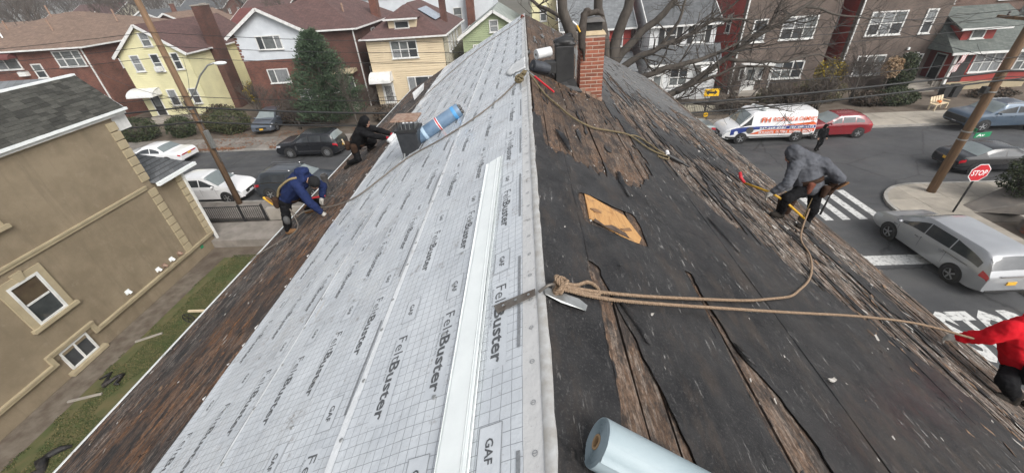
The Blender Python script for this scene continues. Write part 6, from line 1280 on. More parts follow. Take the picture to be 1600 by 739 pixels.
# leaf litter on the far verge
mb = MB()
for i in range(2600):
    x = random.uniform(-32,-11); y = Yf(x)+random.choice((random.gauss(.25,.15),random.uniform(.1,4.5)))
    if noise.noise(Vector((x*.35,y*.4,5))) < -.02: continue
    a = random.uniform(0,6.28); s = random.uniform(.05,.11); mb.add([(x-s*math.cos(a),y-s*math.sin(a),.15),(x+s*.6*math.sin(a),y-s*.6*math.cos(a),.165),(x+s*math.cos(a),y+s*math.sin(a),.15),(x-s*.6*math.sin(a),y+s*.6*math.cos(a),.17)],[(0,1,2,3)],random.randrange(3))
tag(mb.build('leaf_litter', lm('fallen',[(.26,.10,.04),(.18,.08,.04),(.30,.15,.07)])), 'rust-coloured fallen leaves along the far kerb', 'leaves', kind='stuff')
# distant bare woods on the skyline
random.seed(3)
protos = []
for k in range(5):
    q = MB(); q.tube([(0,0,0),(.1,0,2.5),(0,.1,5)],[.28,.22,.16],5)
    for j in range(4): branch(q, Vector((0,.1,3.5+j*.6)), (Vector((0,0,1))+rv()*.6).normalized(), 3.4, .13, 4, .06, .65, (2,3), .045)
    protos.append(q)
mb = MB()
for i in range(420):
    if i < 260: x = random.uniform(-330,-40); y = random.uniform(120,330)
    else: x = random.uniform(-700,500); y = random.uniform(200,560)
    s = random.uniform(.9,1.6); a = random.uniform(0,6.28); ca, sa = math.cos(a)*s, math.sin(a)*s; q = protos[i%5]
    mb.add([(x+vx*ca-vy*sa, y+vx*sa+vy*ca, vz*s-.6) for vx,vy,vz in q.v], q.f) if len(mb.f) < 900000 else None
tag(mb.build('distant_woods', M['twig']), 'grey-brown mass of bare trees on the skyline at upper left', 'woods', kind='stuff')
for i,(x,y,H) in enumerate(((-64,66,9),(-82,72,11),(-38,68,8),(-47,92,11),(-26,70,9),(-95,100,12))):
    bare('bare_tree', ('leafless tree behind the tan-roofed brick house','tall leafless tree behind the houses at the far upper left','leafless tree behind the tall chimney','tall leafless tree above the yellow house roof','leafless tree behind the white gable house','leafless tree on the far upper left skyline')[i], x, y, H, .18, 1, 5, minr=.03)
t = thing('pine_tree','dark pine rising between the yellow house and the white gable','tree',(-31,66,0)); mb = MB(); mb.tube([(-31,66,0),(-31,66,11)],[.25,.05],7); mb.build('trunk', M['bark'], t); mb = MB()
for i in range(4200):
    z = random.uniform(2.5,11.2); R0 = 2.4*(1-(z-2)/9.6)*random.random()**.5; a = random.uniform(0,6.28); p = Vector((-31+R0*math.cos(a),66+R0*math.sin(a),z)); d = rv()*.4; e = d.cross(rv()).normalized()*.10; mb.add([p-e,p+e,p+d],[(0,1,2)],random.randrange(3))
mb.build('crown', LE, t)
# ================================================================== THINGS ON THE ROOF
random.seed(15)
def smooth_path(P, k=6):
    P = [Vector(p) for p in P]; out = []
    for i in range(len(P)-1):
        p0, p1, p2, p3 = P[max(0,i-1)], P[i], P[i+1], P[min(len(P)-1,i+2)]
        for j in range(k): u = j/k; out.append(.5*((2*p1)+(p2-p0)*u+(2*p0-5*p1+4*p2-p3)*u*u+(3*p1-p0-3*p2+p3)*u**3))
    return out + [P[-1]]
def resample(Q, step):
    out = [Q[0]]; acc = 0
    for a, b in zip(Q, Q[1:]):
        L = (b-a).length; d = step-acc
        while d <= L: out.append(a.lerp(b, d/L)); d += step
        acc = (acc+L) % step
    return out + [Q[-1]]
def strands(mb, Q, r, pitch, n=3, step=None):
    Q = resample(Q, step or pitch/8); N = len(Q); t0 = (Q[1]-Q[0]).normalized(); nrm = t0.orthogonal().normalized(); frames = []; s = 0
    for i, p in enumerate(Q):
        t = (Q[min(i+1,N-1)]-Q[max(i-1,0)]); t = t.normalized() if t.length > 1e-9 else t0; nrm = (nrm-t*nrm.dot(t)).normalized(); s += (p-Q[i-1]).length if i else 0; frames.append((p,nrm.copy(),t.cross(nrm),s))
    for k in range(n): mb.tube([p+(a*math.cos(2*math.pi*(s/pitch+k/n))+b*math.sin(2*math.pi*(s/pitch+k/n)))*r*.52 for p,a,b,s in frames], r*.56, 5, k%2)
ROPE = [pmat('rope_a',(.27,.19,.125),(.19,.13,.085),60,.9,.4,200), pmat('rope_b',(.30,.215,.145),(.21,.15,.10),60,.9,.4,200)]
ROPE_O = [pmat('rope_olive_a',(.17,.135,.075),(.12,.095,.055),60,.9), pmat('rope_olive_b',(.19,.15,.085),(.13,.105,.06),60,.9)]
ROPE_D = [pmat('rope_dark_a',(.17,.15,.125),(.12,.105,.09),60,.9), pmat('rope_dark_b',(.19,.165,.14),(.13,.115,.1),60,.9)]
def knot(mb, c, R, r, nrm, loops=5, seed=1):
    rn = random.Random(seed); c = Vector(c); nrm = Vector(nrm).normalized()
    for k in range(loops):
        ax = (nrm*rn.uniform(.2,1)+Vector((rn.uniform(-1,1),rn.uniform(-1,1),rn.uniform(-.6,.6)))).normalized(); a = ax.orthogonal().normalized(); b = ax.cross(a); rr = R*rn.uniform(.5,.8); off = Vector((rn.uniform(-1,1),rn.uniform(-1,1),rn.uniform(-.4,.5)))*R*.35
        strands(mb, [c+off+(a*math.cos(t)+b*math.sin(t)*.8)*rr for t in [i*2*math.pi/24 for i in range(25)]], r, r*5)
# white metal drip-edge strip laid on the sheet
M['white_strip'] = pmat('white_strip',(.86,.90,.885),(.78,.82,.81),4,.34,.10,30)
mb = MB(); prof = [(-.335,.030),(-.342,.044),(-.365,.045),(-.37,.042),(-.50,.041),(-.505,.032)]
for i in range(len(prof)-1):
    a, b = prof[i], prof[i+1]; mb.hexa([(a[0],-.3,a[1]-.004),(b[0],-.3,b[1]-.004),(b[0]+.015,3.85,b[1]-.004),(a[0]-.03,3.85,a[1]-.004),(a[0],-.3,a[1]),(b[0],-.3,b[1]),(b[0]+.015,3.85,b[1]),(a[0]-.03,3.85,a[1])])
o = mb.build('metal_edging', M['white_strip'], recalc=True); o.matrix_world = ML; tag(o,'long white metal edging strip lying on the underlayment next to the ridge','metal strip')
# roll of pale blue-grey membrane in the foreground
A, B_ = PR(.135,.775,.098), PR(1.30,.50,.10); ax = (B_-A).normalized(); Lr = (B_-A).length; t = thing('membrane_roll','pale blue-grey roll of roofing membrane on a cardboard core in the foreground','roll',tuple(A-Vector((0,0,.09))))
M['membrane'] = pmat('membrane',(.31,.375,.40),(.26,.325,.35),3,.45,.35,10); M['card'] = pmat('card',(.42,.28,.15),(.34,.22,.12),12,.85); M['card_shaded'] = pmat('card_shaded',(.25,.17,.10),(.2,.13,.08),12,.9)
mb = MB(); prof = [(.028,.004)]
for i in range(14): r0 = .028+.0042*i; prof += [(r0+.0015,-.001-.0012*math.sin(i*1.9)),(r0+.0042,.002)]
prof += [(.090,0),(.0915,.006),(.0905,.05),(.0905,Lr)]; mb.lathe(prof, A, ax, 48, cap=False); mb.build('wound_sheet', M['membrane'], t, smooth=True, angle=40)
mb = MB(); mb.lathe([(.020,.30),(.020,-.004),(.028,-.004),(.028,.02)], A, ax, 28, cap=False); mb.build('core', M['card'], t, angle=40); mb = MB(); mb.lathe([(.0199,.05),(.0001,.051)], A, ax, 24); mb.build('core_shade', M['card_shaded'], t)  # darker disc paints in the shade inside the hollow core
mb = MB(); a_ = ax.orthogonal().normalized(); b_ = ax.cross(a_); V = []
for i in range(2):
    for k in range(9): an = 1.2+k*.09; V.append(A+ax*(.0 if i == 0 else Lr)+(a_*math.cos(an)+b_*math.sin(an))*(.0925+.004*max(0,(k-6))))
mb.add(V,[(k,k+1,9+k+1,9+k) for k in range(8)]); mb.build('loose_edge', M['membrane'], t, smooth=True)
# roof anchor with rope
t = thing('roof_anchor','bent steel roof anchor strap nailed over the ridge with the rope tied to it','anchor',tuple(PR(0,1.59,.02)))
M['anchor_metal'] = pmat('anchor_metal',(.22,.21,.19),(.13,.10,.08),14,.5,.2,metal=.5)
mb = MB(); mb.slab([PL(.29,1.63,.028),PL(.26,1.555,.028),PL(.02,1.565,.034),PL(.02,1.615,.034)],PL(0,0,.003)-PL(0,0,0)); mb.build('strap_plate', M['anchor_metal'], t, recalc=True)
mb = MB(); mb.slab([PR(.0,1.615,.040),PR(.0,1.555,.040),PR(.10,1.545,.03),PR(.25,1.55,.03),PR(.268,1.60,.03),PR(.22,1.63,.03)],PL(0,0,.003)-PL(0,0,0)); mb.build('tail_plate', M['galv'], t, recalc=True)
mb = MB(); mb.tube(smooth_path([PR(-.03,1.57,.03),PR(-.01,1.57,.085),PR(.03,1.60,.085),PR(.05,1.62,.04)]),.008,8); mb.build('ring', M['anchor_metal'], t, smooth=True)
for s_ in (.06,.14,.22): mb = MB(); mb.lathe([(.008,0),(.008,.003)],PL(s_,1.59,.037),PL(0,0,1)-PL(0,0,0),8); mb.build('nail_head', M['galv'], t)
mb = MB(); knot(mb, PR(.085,1.62,.075), .062, .012, (0,0,1), 8, 4)
strands(mb, smooth_path([PR(.05,1.62,.06),PR(.12,1.66,.07),PR(.22,1.74,.035),PR(.30,1.81,.032),PR(.36,1.80,.03),PR(.37,1.74,.03),PR(.28,1.70,.03),PR(.14,1.655,.06)]),.012,.055)
strands(mb, smooth_path([PR(.10,1.65,.06),PR(.3,1.735,.03),PR(.71,1.88,.03),PR(1.34,2.14,.03),PR(1.85,2.36,.03),PR(2.22,2.55,.03),PR(2.6,2.76,.03),PR(2.89,2.99,.03),PR(3.25,3.3,.03),PR(3.6,3.67,.03),PR(4.0,4.2,.03),PR(4.25,4.75,.05),PR(4.5,5.25,.35)]),.012,.055)
strands(mb, smooth_path([PR(.10,1.63,.06),PR(.3,1.69,.03),PR(.7,1.81,.035),PR(2.01,2.24,.10),PR(3.2,2.62,.18),PR(4.17,2.86,.25),PR(4.9,2.90,.32)]),.012,.055)
one(mb,'rope',ROPE,'brown twisted rope knotted at the near anchor with two lines running down the right slope','rope',tuple(PR(.08,1.6,.03)),smooth=True)
# second anchor knot further up the ridge
mb = MB(); knot(mb, PL(.13,6.72,.07), .085, .016, (0,0,1), 8, 8); knot(mb, PL(.03,6.85,.09), .06, .015, (1,0,.4), 4, 9)
strands(mb, smooth_path([PR(.0,6.72,.07),PR(.08,6.5,.06),PR(.25,6.08,.03),PR(.45,5.75,.03),PR(.62,5.50,.03),PR(.82,5.42,.03),PR(1.02,5.47,.03),PR(1.4,5.80,.03),PR(1.72,6.02,.03),PR(1.95,5.80,.03),PR(2.15,5.75,.03),PR(2.38,5.85,.03)]),.015,.07,step=.02)
strands(mb, smooth_path([PR(1.75,6.05,.03),PR(1.95,6.2,.03),PR(2.2,5.95,.035),PR(2.38,5.85,.03),PR(2.3,5.65,.03),PR(2.1,5.58,.03)]),.014,.07,step=.02)
one(mb,'rope',ROPE_O,'olive rope knotted on the ridge and snaking down to a black clip','rope',tuple(PR(0,6.7,.03)),smooth=True)
mb = MB(); mb.capsule(PR(2.38,5.86,.04),PR(2.62,5.80,.045),.035,.03,10); mb.capsule(PR(2.60,5.80,.045),PR(2.74,5.76,.04),.02,.015,8); t = thing('rope_grab','black rope grab clip at the end of the olive rope','clip',tuple(PR(2.5,5.8,0))); mb.build('clip_body',M['black_iron'],t,smooth=True); mb = MB(); mb.tube([PR(2.36,5.84,.06),PR(2.36,5.92,.07)],.03,8); mb.build('collar',M['sign_white'],t)
mb = MB(); strands(mb, smooth_path([PL(.20,6.72,.05),PL(.53,6.40,.03),PL(.99,6.15,.03),PL(1.6,6.10,.03),PL(2.30,6.22,.03),PL(2.8,5.95,.03),PL(3.22,5.72,.03),PL(3.7,5.85,.04),PL(4.15,6.05,.09),PL(4.32,6.12,.16)]),.014,.07,step=.02)
one(mb,'rope',ROPE_D,'grey-brown rope from the ridge knot down to the roofer in the blue hoodie','rope',tuple(PL(.2,6.72,.03)),smooth=True)
mb = MB(); strands(mb, smooth_path([PL(.03,16.8,.05),PL(.4,16.31,.03),PL(1.4,16.4,.03),PL(2.5,15.6,.03),PL(3.5,13.4,.03),PL(4.3,11.0,.03),PL(4.65,9.7,.06),PL(4.75,9.25,.25)]),.014,.09,step=.03)
one(mb,'rope',ROPE_D,'thin grey rope from the far end of the ridge to the kneeling roofer','rope',tuple(PL(.03,16.8,.03)),smooth=True)
mb = MB(); knot(mb, PL(.05,16.85,.07), .08, .016, (0,0,1), 5, 5); mb2 = [M['siding_red'], ROPE[0]]; one(mb,'anchor_tie',mb2,'small red and brown rope tie at the far end of the ridge','rope',tuple(PL(.05,16.85,.0)),smooth=True)
# flue with rusty cap
M['wrap_metal'] = pmat('wrap_metal',(.022,.024,.027),(.04,.042,.046),9,.4,.1)
t = thing('metal_flue','black square metal flue with a rusty wire cap on the left slope','flue',(-2.05,6.6,8.48))
mb = MB(); mb.hexa([(-2.18,6.47,8.35),(-1.90,6.47,8.35),(-1.90,6.75,8.35),(-2.18,6.75,8.35),(-2.22,6.43,8.86),(-1.86,6.43,8.86),(-1.86,6.79,8.86),(-2.22,6.79,8.86)]); mb.build('flue_box', M['wrap_metal'], t, recalc=True, bevel=.012)
mb = MB(); mb.box(-2.24,-1.84,6.41,6.81,8.86,8.90); mb.build('rim', M['black_iron'], t)
for i in range(5):
    for a, b in (((-2.18+i*.07,6.47),(-2.18+i*.07,6.47)),((-2.18+i*.07,6.75),(-2.18+i*.07,6.75)),((-2.18,6.47+i*.07),(-2.18,6.47+i*.07)),((-1.90,6.47+i*.07),(-1.90,6.47+i*.07))): mb = MB(); mb.tube([(a[0],a[1],8.90),(b[0],b[1],9.05)],.006,5); mb.build('cage_bar', M['galv'], t)
mb = MB(); mb.box(-2.26,-1.82,6.39,6.83,9.05,9.075); mb.build('cap', M['rust'], t, bevel=.008); mb = MB(); mb.tube([(-2.14,6.43,8.5),(-2.16,6.40,8.12+.26)],.015,6); mb.build('leg', M['galv'], t)
# blue roll leaning on the slope
A, B_ = PL(2.26,6.72,.125), PL(1.30,6.93,.125); ax = (B_-A).normalized(); Lr = (B_-A).length; t = thing('wrapped_roll','blue shrink-wrapped roll with pale bands lying against the black flue','roll',tuple(PL(1.8,6.8,0)))
M['blue_wrap'] = pmat('blue_wrap',(.10,.165,.25),(.16,.235,.33),5,.35,.3,12); M['band_pale'] = pmat('band_pale',(.42,.55,.68),(.36,.5,.62),5,.4); M['band_blue'] = pmat('band_blue',(.10,.32,.60),(.08,.28,.55),5,.4)
mb = MB(); mb.lathe([(.02,.01),(.07,-.004),(.112,0),(.12,.02),(.121,Lr*.4),(.119,Lr*.6),(.12,Lr-.02),(.11,Lr),(.06,Lr-.01),(.02,Lr-.06)],A,ax,28); mb.build('roll_body', M['blue_wrap'], t, smooth=True, angle=50)
for u, m_ in ((.22,'band_pale'),(.86,'band_blue')): mb = MB(); mb.lathe([(.1225,Lr*u),(.1235,Lr*u+.004),(.1235,Lr*u+.055),(.1225,Lr*u+.06)],A,ax,28,cap=False); mb.build('band', M[m_], t, smooth=True)
mb = MB(); mb.lathe([(.1226,Lr*.52),(.1236,Lr*.52+.05)],A,ax,28,cap=False); mb.build('paper_label', M['sign_white'], t, smooth=True); mb = MB(); mb.lathe([(.1240,Lr*.52+.012),(.1240,Lr*.52+.036)],A,ax,28,cap=False); mb.build('label_stripe', M['sign_red'], t, smooth=True)
mb = MB()
for k in range(7): a = k*.9; d1 = ax.orthogonal().normalized(); d2 = ax.cross(d1); c_ = B_+(d1*math.cos(a)+d2*math.sin(a))*.06; mb.ellip(c_+ax*.012,.04,.04,.03,8)
mb.build('crumpled_end', M['steel_dark'], t, smooth=True)['kind'] = 'stuff'
# plumbing vent pipe
t = thing('vent_pipe','short dark iron vent pipe beside the roofer in the blue hoodie','pipe',(-4.34,7.56,7.25)); mb = MB(); mb.lathe([(.055,-.05),(.055,.36),(.07,.37),(.075,.46),(.06,.47),(.045,.46),(.045,.3)],(-4.34,7.56,7.22),(0,0,1),18,cap=False); mb.build('pipe_body', M['steel_dark'], t, angle=40); mb = MB(); mb.lathe([(.15,-.03),(.06,.06)],(-4.34,7.56,7.25),(-SA,0,CA),16); mb.build('collar', M['felt'], t)
# ---- brick chimney, every brick its own piece
CX0, CX1, CY0, CY1, CZ0, CZ1 = 1.02, 1.45, 7.85, 8.28, 8.55, 9.98
t = thing('brick_chimney','red brick chimney with concrete crown and hooded cap standing on the right slope','chimney',(1.235,8.06,8.7))
mb = MB(); mb.box(CX0+.004,CX1-.004,CY0+.004,CY1-.004,CZ0,CZ1); M['mortar'] = pmat('mortar',(.50,.42,.34),(.40,.33,.27),12,.95,.3); mb.build('mortar', M['mortar'], t)
M['chimney_brick'] = pmat('chimney_brick',(.30,.105,.062),(.20,.07,.045),14,.85,.3,60,rnd=.28)
def bmesh_brick(l): q = MB(); q.box(0,l,0,.06,0,.052); return q.mesh('brick', M['chimney_brick'])
BK = {l: bmesh_brick(l) for l in (.205,.098)}
nr = int((CZ1-CZ0)/.0665)
for r in range(nr):
    z = CZ0+.004+r*.0665
    for face in range(4):
        seq = (.205,.205) if (r+face)%2 == 0 else (.098,.205,.098); x = .003
        for l in seq:
            o = link('brick', BK[l], t); j = random.uniform(-.0015,.0015)
            if face == 0: Mx = Matrix.Translation((CX0+x,CY0+j,z))
            elif face == 1: Mx = Matrix.Translation((CX1+j,CY0+x,z)) @ Matrix.Rotation(math.pi/2,4,'Z')
            elif face == 2: Mx = Matrix.Translation((CX1-x,CY1+j,z)) @ Matrix.Rotation(math.pi,4,'Z')
            else: Mx = Matrix.Translation((CX0+j,CY1-x,z)) @ Matrix.Rotation(-math.pi/2,4,'Z')
            o.matrix_local = Matrix.Translation(-t.location) @ Mx; x += l+.011
M['crown_sand'] = pmat('crown_sand',(.50,.40,.26),(.40,.32,.2),12,.9,.3)
mb = MB(); mb.hexa([(CX0-.015,CY0-.015,CZ1),(CX1+.015,CY0-.015,CZ1),(CX1+.015,CY1+.015,CZ1),(CX0-.015,CY1+.015,CZ1),(CX0+.02,CY0+.02,CZ1+.06),(CX1-.02,CY0+.02,CZ1+.06),(CX1-.02,CY1-.02,CZ1+.06),(CX0+.02,CY1-.02,CZ1+.06)]); mb.build('crown', M['crown_sand'], t, recalc=True)
mb = MB(); mb.box(1.10,1.40,7.95,8.2,CZ1+.06,CZ1+.20); mb.build('flue_mesh', M['black_iron'], t); mb = MB(); mb.hexa([(1.05,7.88,CZ1+.20),(1.44,7.88,CZ1+.20),(1.44,8.26,CZ1+.20),(1.05,8.26,CZ1+.20),(1.12,7.95,CZ1+.27),(1.37,7.95,CZ1+.27),(1.37,8.19,CZ1+.27),(1.12,8.19,CZ1+.27)]); mb.build('cap', M['steel_dark'], t, recalc=True)
mb = MB(); mb.hexa([(.98,7.80,8.98),(1.50,7.80,8.70),(1.50,8.32,8.70),(.98,8.32,8.98),(1.0,7.83,9.10),(1.47,7.83,8.84),(1.47,8.3,8.84),(1.0,8.3,9.10)]); mb.build('step_flashing', M['felt'], t, recalc=True)
for i in range(4): mb = MB(); x = 1.03+i*.11; mb.box(x,x+.10,7.815,7.826,9.03-i*.058-.05,9.11-i*.058-.03); mb.build('flashing_step', M['rust'], t)
# tool bag hung over the chimney
def blob(name, shapes, mat, parent, voxel=.02, sm=6, off=None, fold=0):
    mb = MB()
    for s in shapes:
        if s[0] == 'c': mb.capsule(s[1],s[2],s[3],s[4])
        else: mb.ellip(s[1],s[2],s[3],s[4],16,s[5] if len(s) > 5 else None)
    me = mb.mesh(name, mat, off if off is not None else root_of(parent).location); o = bpy.data.objects.new(name, me); col.objects.link(o)
    r = o.modifiers.new('r','REMESH'); r.mode = 'VOXEL'; r.voxel_size = voxel; s_ = o.modifiers.new('s','SMOOTH'); s_.factor = .5; s_.iterations = sm
    dg = bpy.context.evaluated_depsgraph_get(); m2 = bpy.data.meshes.new_from_object(o.evaluated_get(dg)); bpy.data.objects.remove(o); m2.name = name
    if not m2.materials: m2.materials.append(mat)
    if fold:
        co = [v.co.copy() for v in m2.vertices]; nr_ = [v.normal.copy() for v in m2.vertices]
        for v, c, nn in zip(m2.vertices, co, nr_):
            q = c + Vector((noise.noise(c*4),noise.noise(c*4+Vector((5,0,0))),0))*.06
            v.co = c + nn*fold*(-1.3*abs(noise.noise(Vector((q.x*9,q.y*9,q.z*22)))) + .8*noise.noise(q*7) - .7*abs(noise.noise(Vector((q.x*24,q.y*24,q.z*14)))) + .35)
    m2.shade_smooth(); return link(name, m2, parent)
M['bag_cloth'] = pmat('bag_cloth',(.035,.028,.022),(.06,.048,.04),14,.8,.4,50)
t = thing('tool_bag','dark canvas tool bag and straps slung over the chimney cap with an orange tool','bag',(1.08,7.86,9.6))
blob('bag_body',[('c',(1.05,7.95,10.30),(1.30,8.0,10.33),.05,.05),('c',(1.07,7.92,10.30),(1.03,7.84,10.10),.06,.075),('c',(1.03,7.84,10.10),(1.03,7.81,9.80),.08,.055),('c',(1.06,7.81,9.85),(1.08,7.80,9.58),.045,.02),('c',(1.3,8,10.33),(1.42,7.98,10.26),.03,.02),('e',(1.12,7.95,10.36),.07,.06,.05)],M['bag_cloth'],t,.014,3)
mb = MB(); mb.tube([(.93,7.80,10.16),(.99,7.78,10.05)],.015,8); mb.build('tool_handle',M['plate_yellow'],t); mb = MB(); mb.tube([(.86,7.82,10.22),(.93,7.80,10.16)],.012,8); mb.build('tool_tip',M['sign_white'],t)
# black felt-wrapped flue beside the chimney
t = thing('wrapped_flue','black felt-wrapped square flue with a bagged top beside the brick chimney','flue',(.72,7.85,9.2)); M['wrap'] = pmat('wrap',(.016,.016,.017),(.03,.03,.03),5,.5,.4,14)
mb = MB(); mb.hexa([(.56,7.66,9.10),(.90,7.66,9.0),(.90,8.0,9.0),(.56,8.0,9.10),(.55,7.66,9.86),(.88,7.66,9.86),(.88,8.0,9.86),(.55,8.0,9.86)]); mb.build('wrap', M['wrap'], t, recalc=True, bevel=.02)
blob('bagged_top',[('e',(.71,7.83,9.92),.20,.19,.07),('c',(.60,7.75,9.93),(.82,7.9,9.98),.05,.06),('c',(.56,7.7,9.88),(.88,7.7,9.88),.035,.035)],M['wrap'],t,.014,3)
mb = MB(); q = [(.56,7.645,9.25),(.90,7.645,9.3),(.96,7.63,9.16),(1.05,7.60,9.08),(.98,7.60,9.03),(.80,7.60,9.13),(.60,7.60,9.24)]; mb.slab(q,(0,.02,0)); mb.build('apron', M['wrap'], t, recalc=True)
mb = MB(); mb.box(.905,.925,7.64,7.66,9.35,9.85); mb.build('edge_strip', M['galv'], t)
# small rolls by the flue
def small_roll(name, label, A, ax, L, r, outer, inner):
    A = Vector(A); ax = Vector(ax).normalized(); t = thing(name, label, 'roll', tuple(A-Vector((0,0,r)))); mb = MB(); prof = [(r*.25,.05),(r*.28,0)]
    for i in range(6): prof += [(r*(.3+.1*i),.006*(i%2)),(r*(.38+.1*i),.002)]
    prof += [(r,.004),(r,L),(r*.3,L+.002)]; mb.lathe(prof,A,ax,26); mb.build('wound_sheet',M[outer],t,angle=45); mb = MB(); mb.lathe([(r*.26,-.002),(.001,.0)],A,ax,14); mb.build('core',M[inner],t); return t
M['roll_white'] = pmat('roll_white',(.62,.63,.63),(.5,.51,.51),8,.6,.2); M['roll_dark'] = pmat('roll_dark',(.03,.033,.04),(.05,.055,.065),8,.5,.2)
small_roll('membrane_roll','short grey-white roll on top of the dark roll beside the flue',(.20,7.62,9.755),(.86,.5,.04),.30,.085,'roll_white','dark')
small_roll('membrane_roll','dark rolled felt lying on the ridge below the white roll',(.13,7.50,9.60),(.86,.5,-.30),.34,.10,'roll_dark','steel_dark')
mb = MB(); mb.box(.36,.56,7.6,7.85,9.42,9.62); one(mb,'nail_box',M['dark'],'small black box between the rolls and the wrapped flue','box',(.46,7.7,9.42),bevel=.015)
mb = MB(); V = []
for j in range(9):
    for i in range(9): s_ = .02+.46*i/8*(1-.3*abs(j-4)/4); V.append(PL(s_,8.15+.62*(j-4)/4*(1-.2*i/8),.03+.03*abs(noise.noise(Vector((i*.5,j*.5,2))))))
mb.add(V,[(j*9+i,j*9+i+1,(j+1)*9+i+1,(j+1)*9+i) for j in range(8) for i in range(8)]); o = one(mb,'loose_sheet',M['roll_white'],'loose white offcut of sheet lying by the rolls on the ridge','sheet',tuple(PL(.2,8.1,0)),smooth=True); o.modifiers.new('t','SOLIDIFY').thickness = .003
mb = MB(); V = [PL(4.3,13.6,.03),PL(4.15,14.6,.05),PL(4.05,14.8,.22),PL(4.25,13.7,.24)]; mb.poly(V); o = one(mb,'sheet_flap',M['roll_white'],'white sheet corner turned up at the far left edge of the underlayment','sheet',tuple(PL(4.2,14,0))); o.modifiers.new('t','SOLIDIFY').thickness = .006
mb = MB(); mb.tube([PL(3.62,8.7,.06),PL(3.55,9.3,.06),PL(3.35,10.9,.06)],.055,12); one(mb,'sheet_roll',M['roll_white'],'narrow white sheet roll the kneeling roofer is spreading','roll',tuple(PL(3.5,9.3,0)),smooth=True)
# tools on the roof
t = thing('pry_tool','red handled bar lying beside the ridge knot','tool',tuple(PR(.2,6.7,.03))); mb = MB(); mb.capsule(PR(.10,6.85,.05),PR(.42,6.45,.04),.018,.016,8); mb.build('handle',M['sign_red'],t,smooth=True); mb = MB(); mb.capsule(PR(-.05,6.95,.07),PR(.10,6.85,.05),.010,.012,8); mb.build('blade',M['galv'],t)
M['bar_yellow'] = pmat('bar_yellow',(.62,.36,.03),(.5,.28,.03),9,.5,.1)
t = thing('tear_off_bar','yellow shafted tear-off bar with red end in the grey roofer\'s hand','tool',(3.6,5.4,7.9)); mb = MB(); mb.tube([(3.40,5.72,8.02),(3.58,5.30,8.06),(3.80,5.22,7.93),(4.12,5.15,7.66)],.017,10); mb.build('shaft',M['bar_yellow'],t,smooth=True); mb = MB(); mb.tube([(3.36,5.86,8.14),(3.36,5.80,8.08),(3.40,5.72,8.02)],[.026,.026,.02],10); mb.build('grip',M['sign_red'],t,smooth=True); mb = MB(); mb.hexa([(4.08,5.07,7.60),(4.16,5.07,7.55),(4.16,5.25,7.55),(4.08,5.25,7.60),(4.08,5.07,7.68),(4.16,5.07,7.63),(4.16,5.25,7.63),(4.08,5.25,7.68)]); mb.build('head',M['steel_dark'],t)
for i,(s,y,L,a,m_,lab) in enumerate(((1.42,1.66,.07,-.5,'dark','dark shingle splinter near the torn strip'),(2.22,1.74,.10,.4,'flake_pale','pale curled paint chip on the felt right of the ropes'),(.62,2.15,.05,.8,'dark','black splinter on the felt above the ropes'))):
    mb = MB(); d = Vector((math.cos(a),math.sin(a),0))*L/2; c_ = Vector((s,y,.03)); e = Vector((-math.sin(a),math.cos(a),0))*L*.16; q = [c_-d-e*.3,c_-d*.2-e,c_+d-e*.4,c_+d*.9+e,c_+e*.5,c_-d+e]; mb.slab([MR@p for p in q],MR@Vector((0,0,.03))-MR@Vector((0,0,.022))); one(mb,'roof_chip',flm[0] if m_ == 'flake_pale' else M['dark'],lab,'debris',tuple(PR(s,y,.02)),recalc=True)
# ================================================================== PEOPLE
def cloth(name, c, c2=None, r=.9): return pmat(name, c, c2 or tuple(x*.75 for x in c), 9, r, .55, 22, spec=.12)
M['skin'] = pmat('skin',(.42,.26,.19),(.36,.21,.15),8,.6); M['denim_black'] = cloth('denim_black',(.006,.006,.007),(.012,.012,.013)); M['boot_tan'] = cloth('boot_tan',(.20,.11,.055)); M['boot_dark'] = cloth('boot_dark',(.03,.026,.022)); M['glove_pale'] = cloth('glove_pale',(.46,.44,.40)); M['glove_red'] = cloth('glove_red',(.35,.02,.03)); M['leather'] = cloth('leather',(.048,.028,.019)); M['leather_red'] = cloth('leather_red',(.16,.06,.04))
M['hoodie_blue'] = cloth('hoodie_blue',(.018,.028,.085),(.012,.020,.060)); M['hoodie_black'] = cloth('hoodie_black',(.007,.007,.008),(.012,.012,.013)); M['hoodie_grey'] = cloth('hoodie_grey',(.10,.105,.118),(.075,.078,.088)); M['jacket_red'] = cloth('jacket_red',(.62,.012,.022),(.5,.01,.018)); M['knit_black'] = cloth('knit_black',(.02,.02,.021)); M['strap'] = cloth('strap',(.28,.22,.12)); M['knee_grey'] = cloth('knee_grey',(.09,.09,.09))
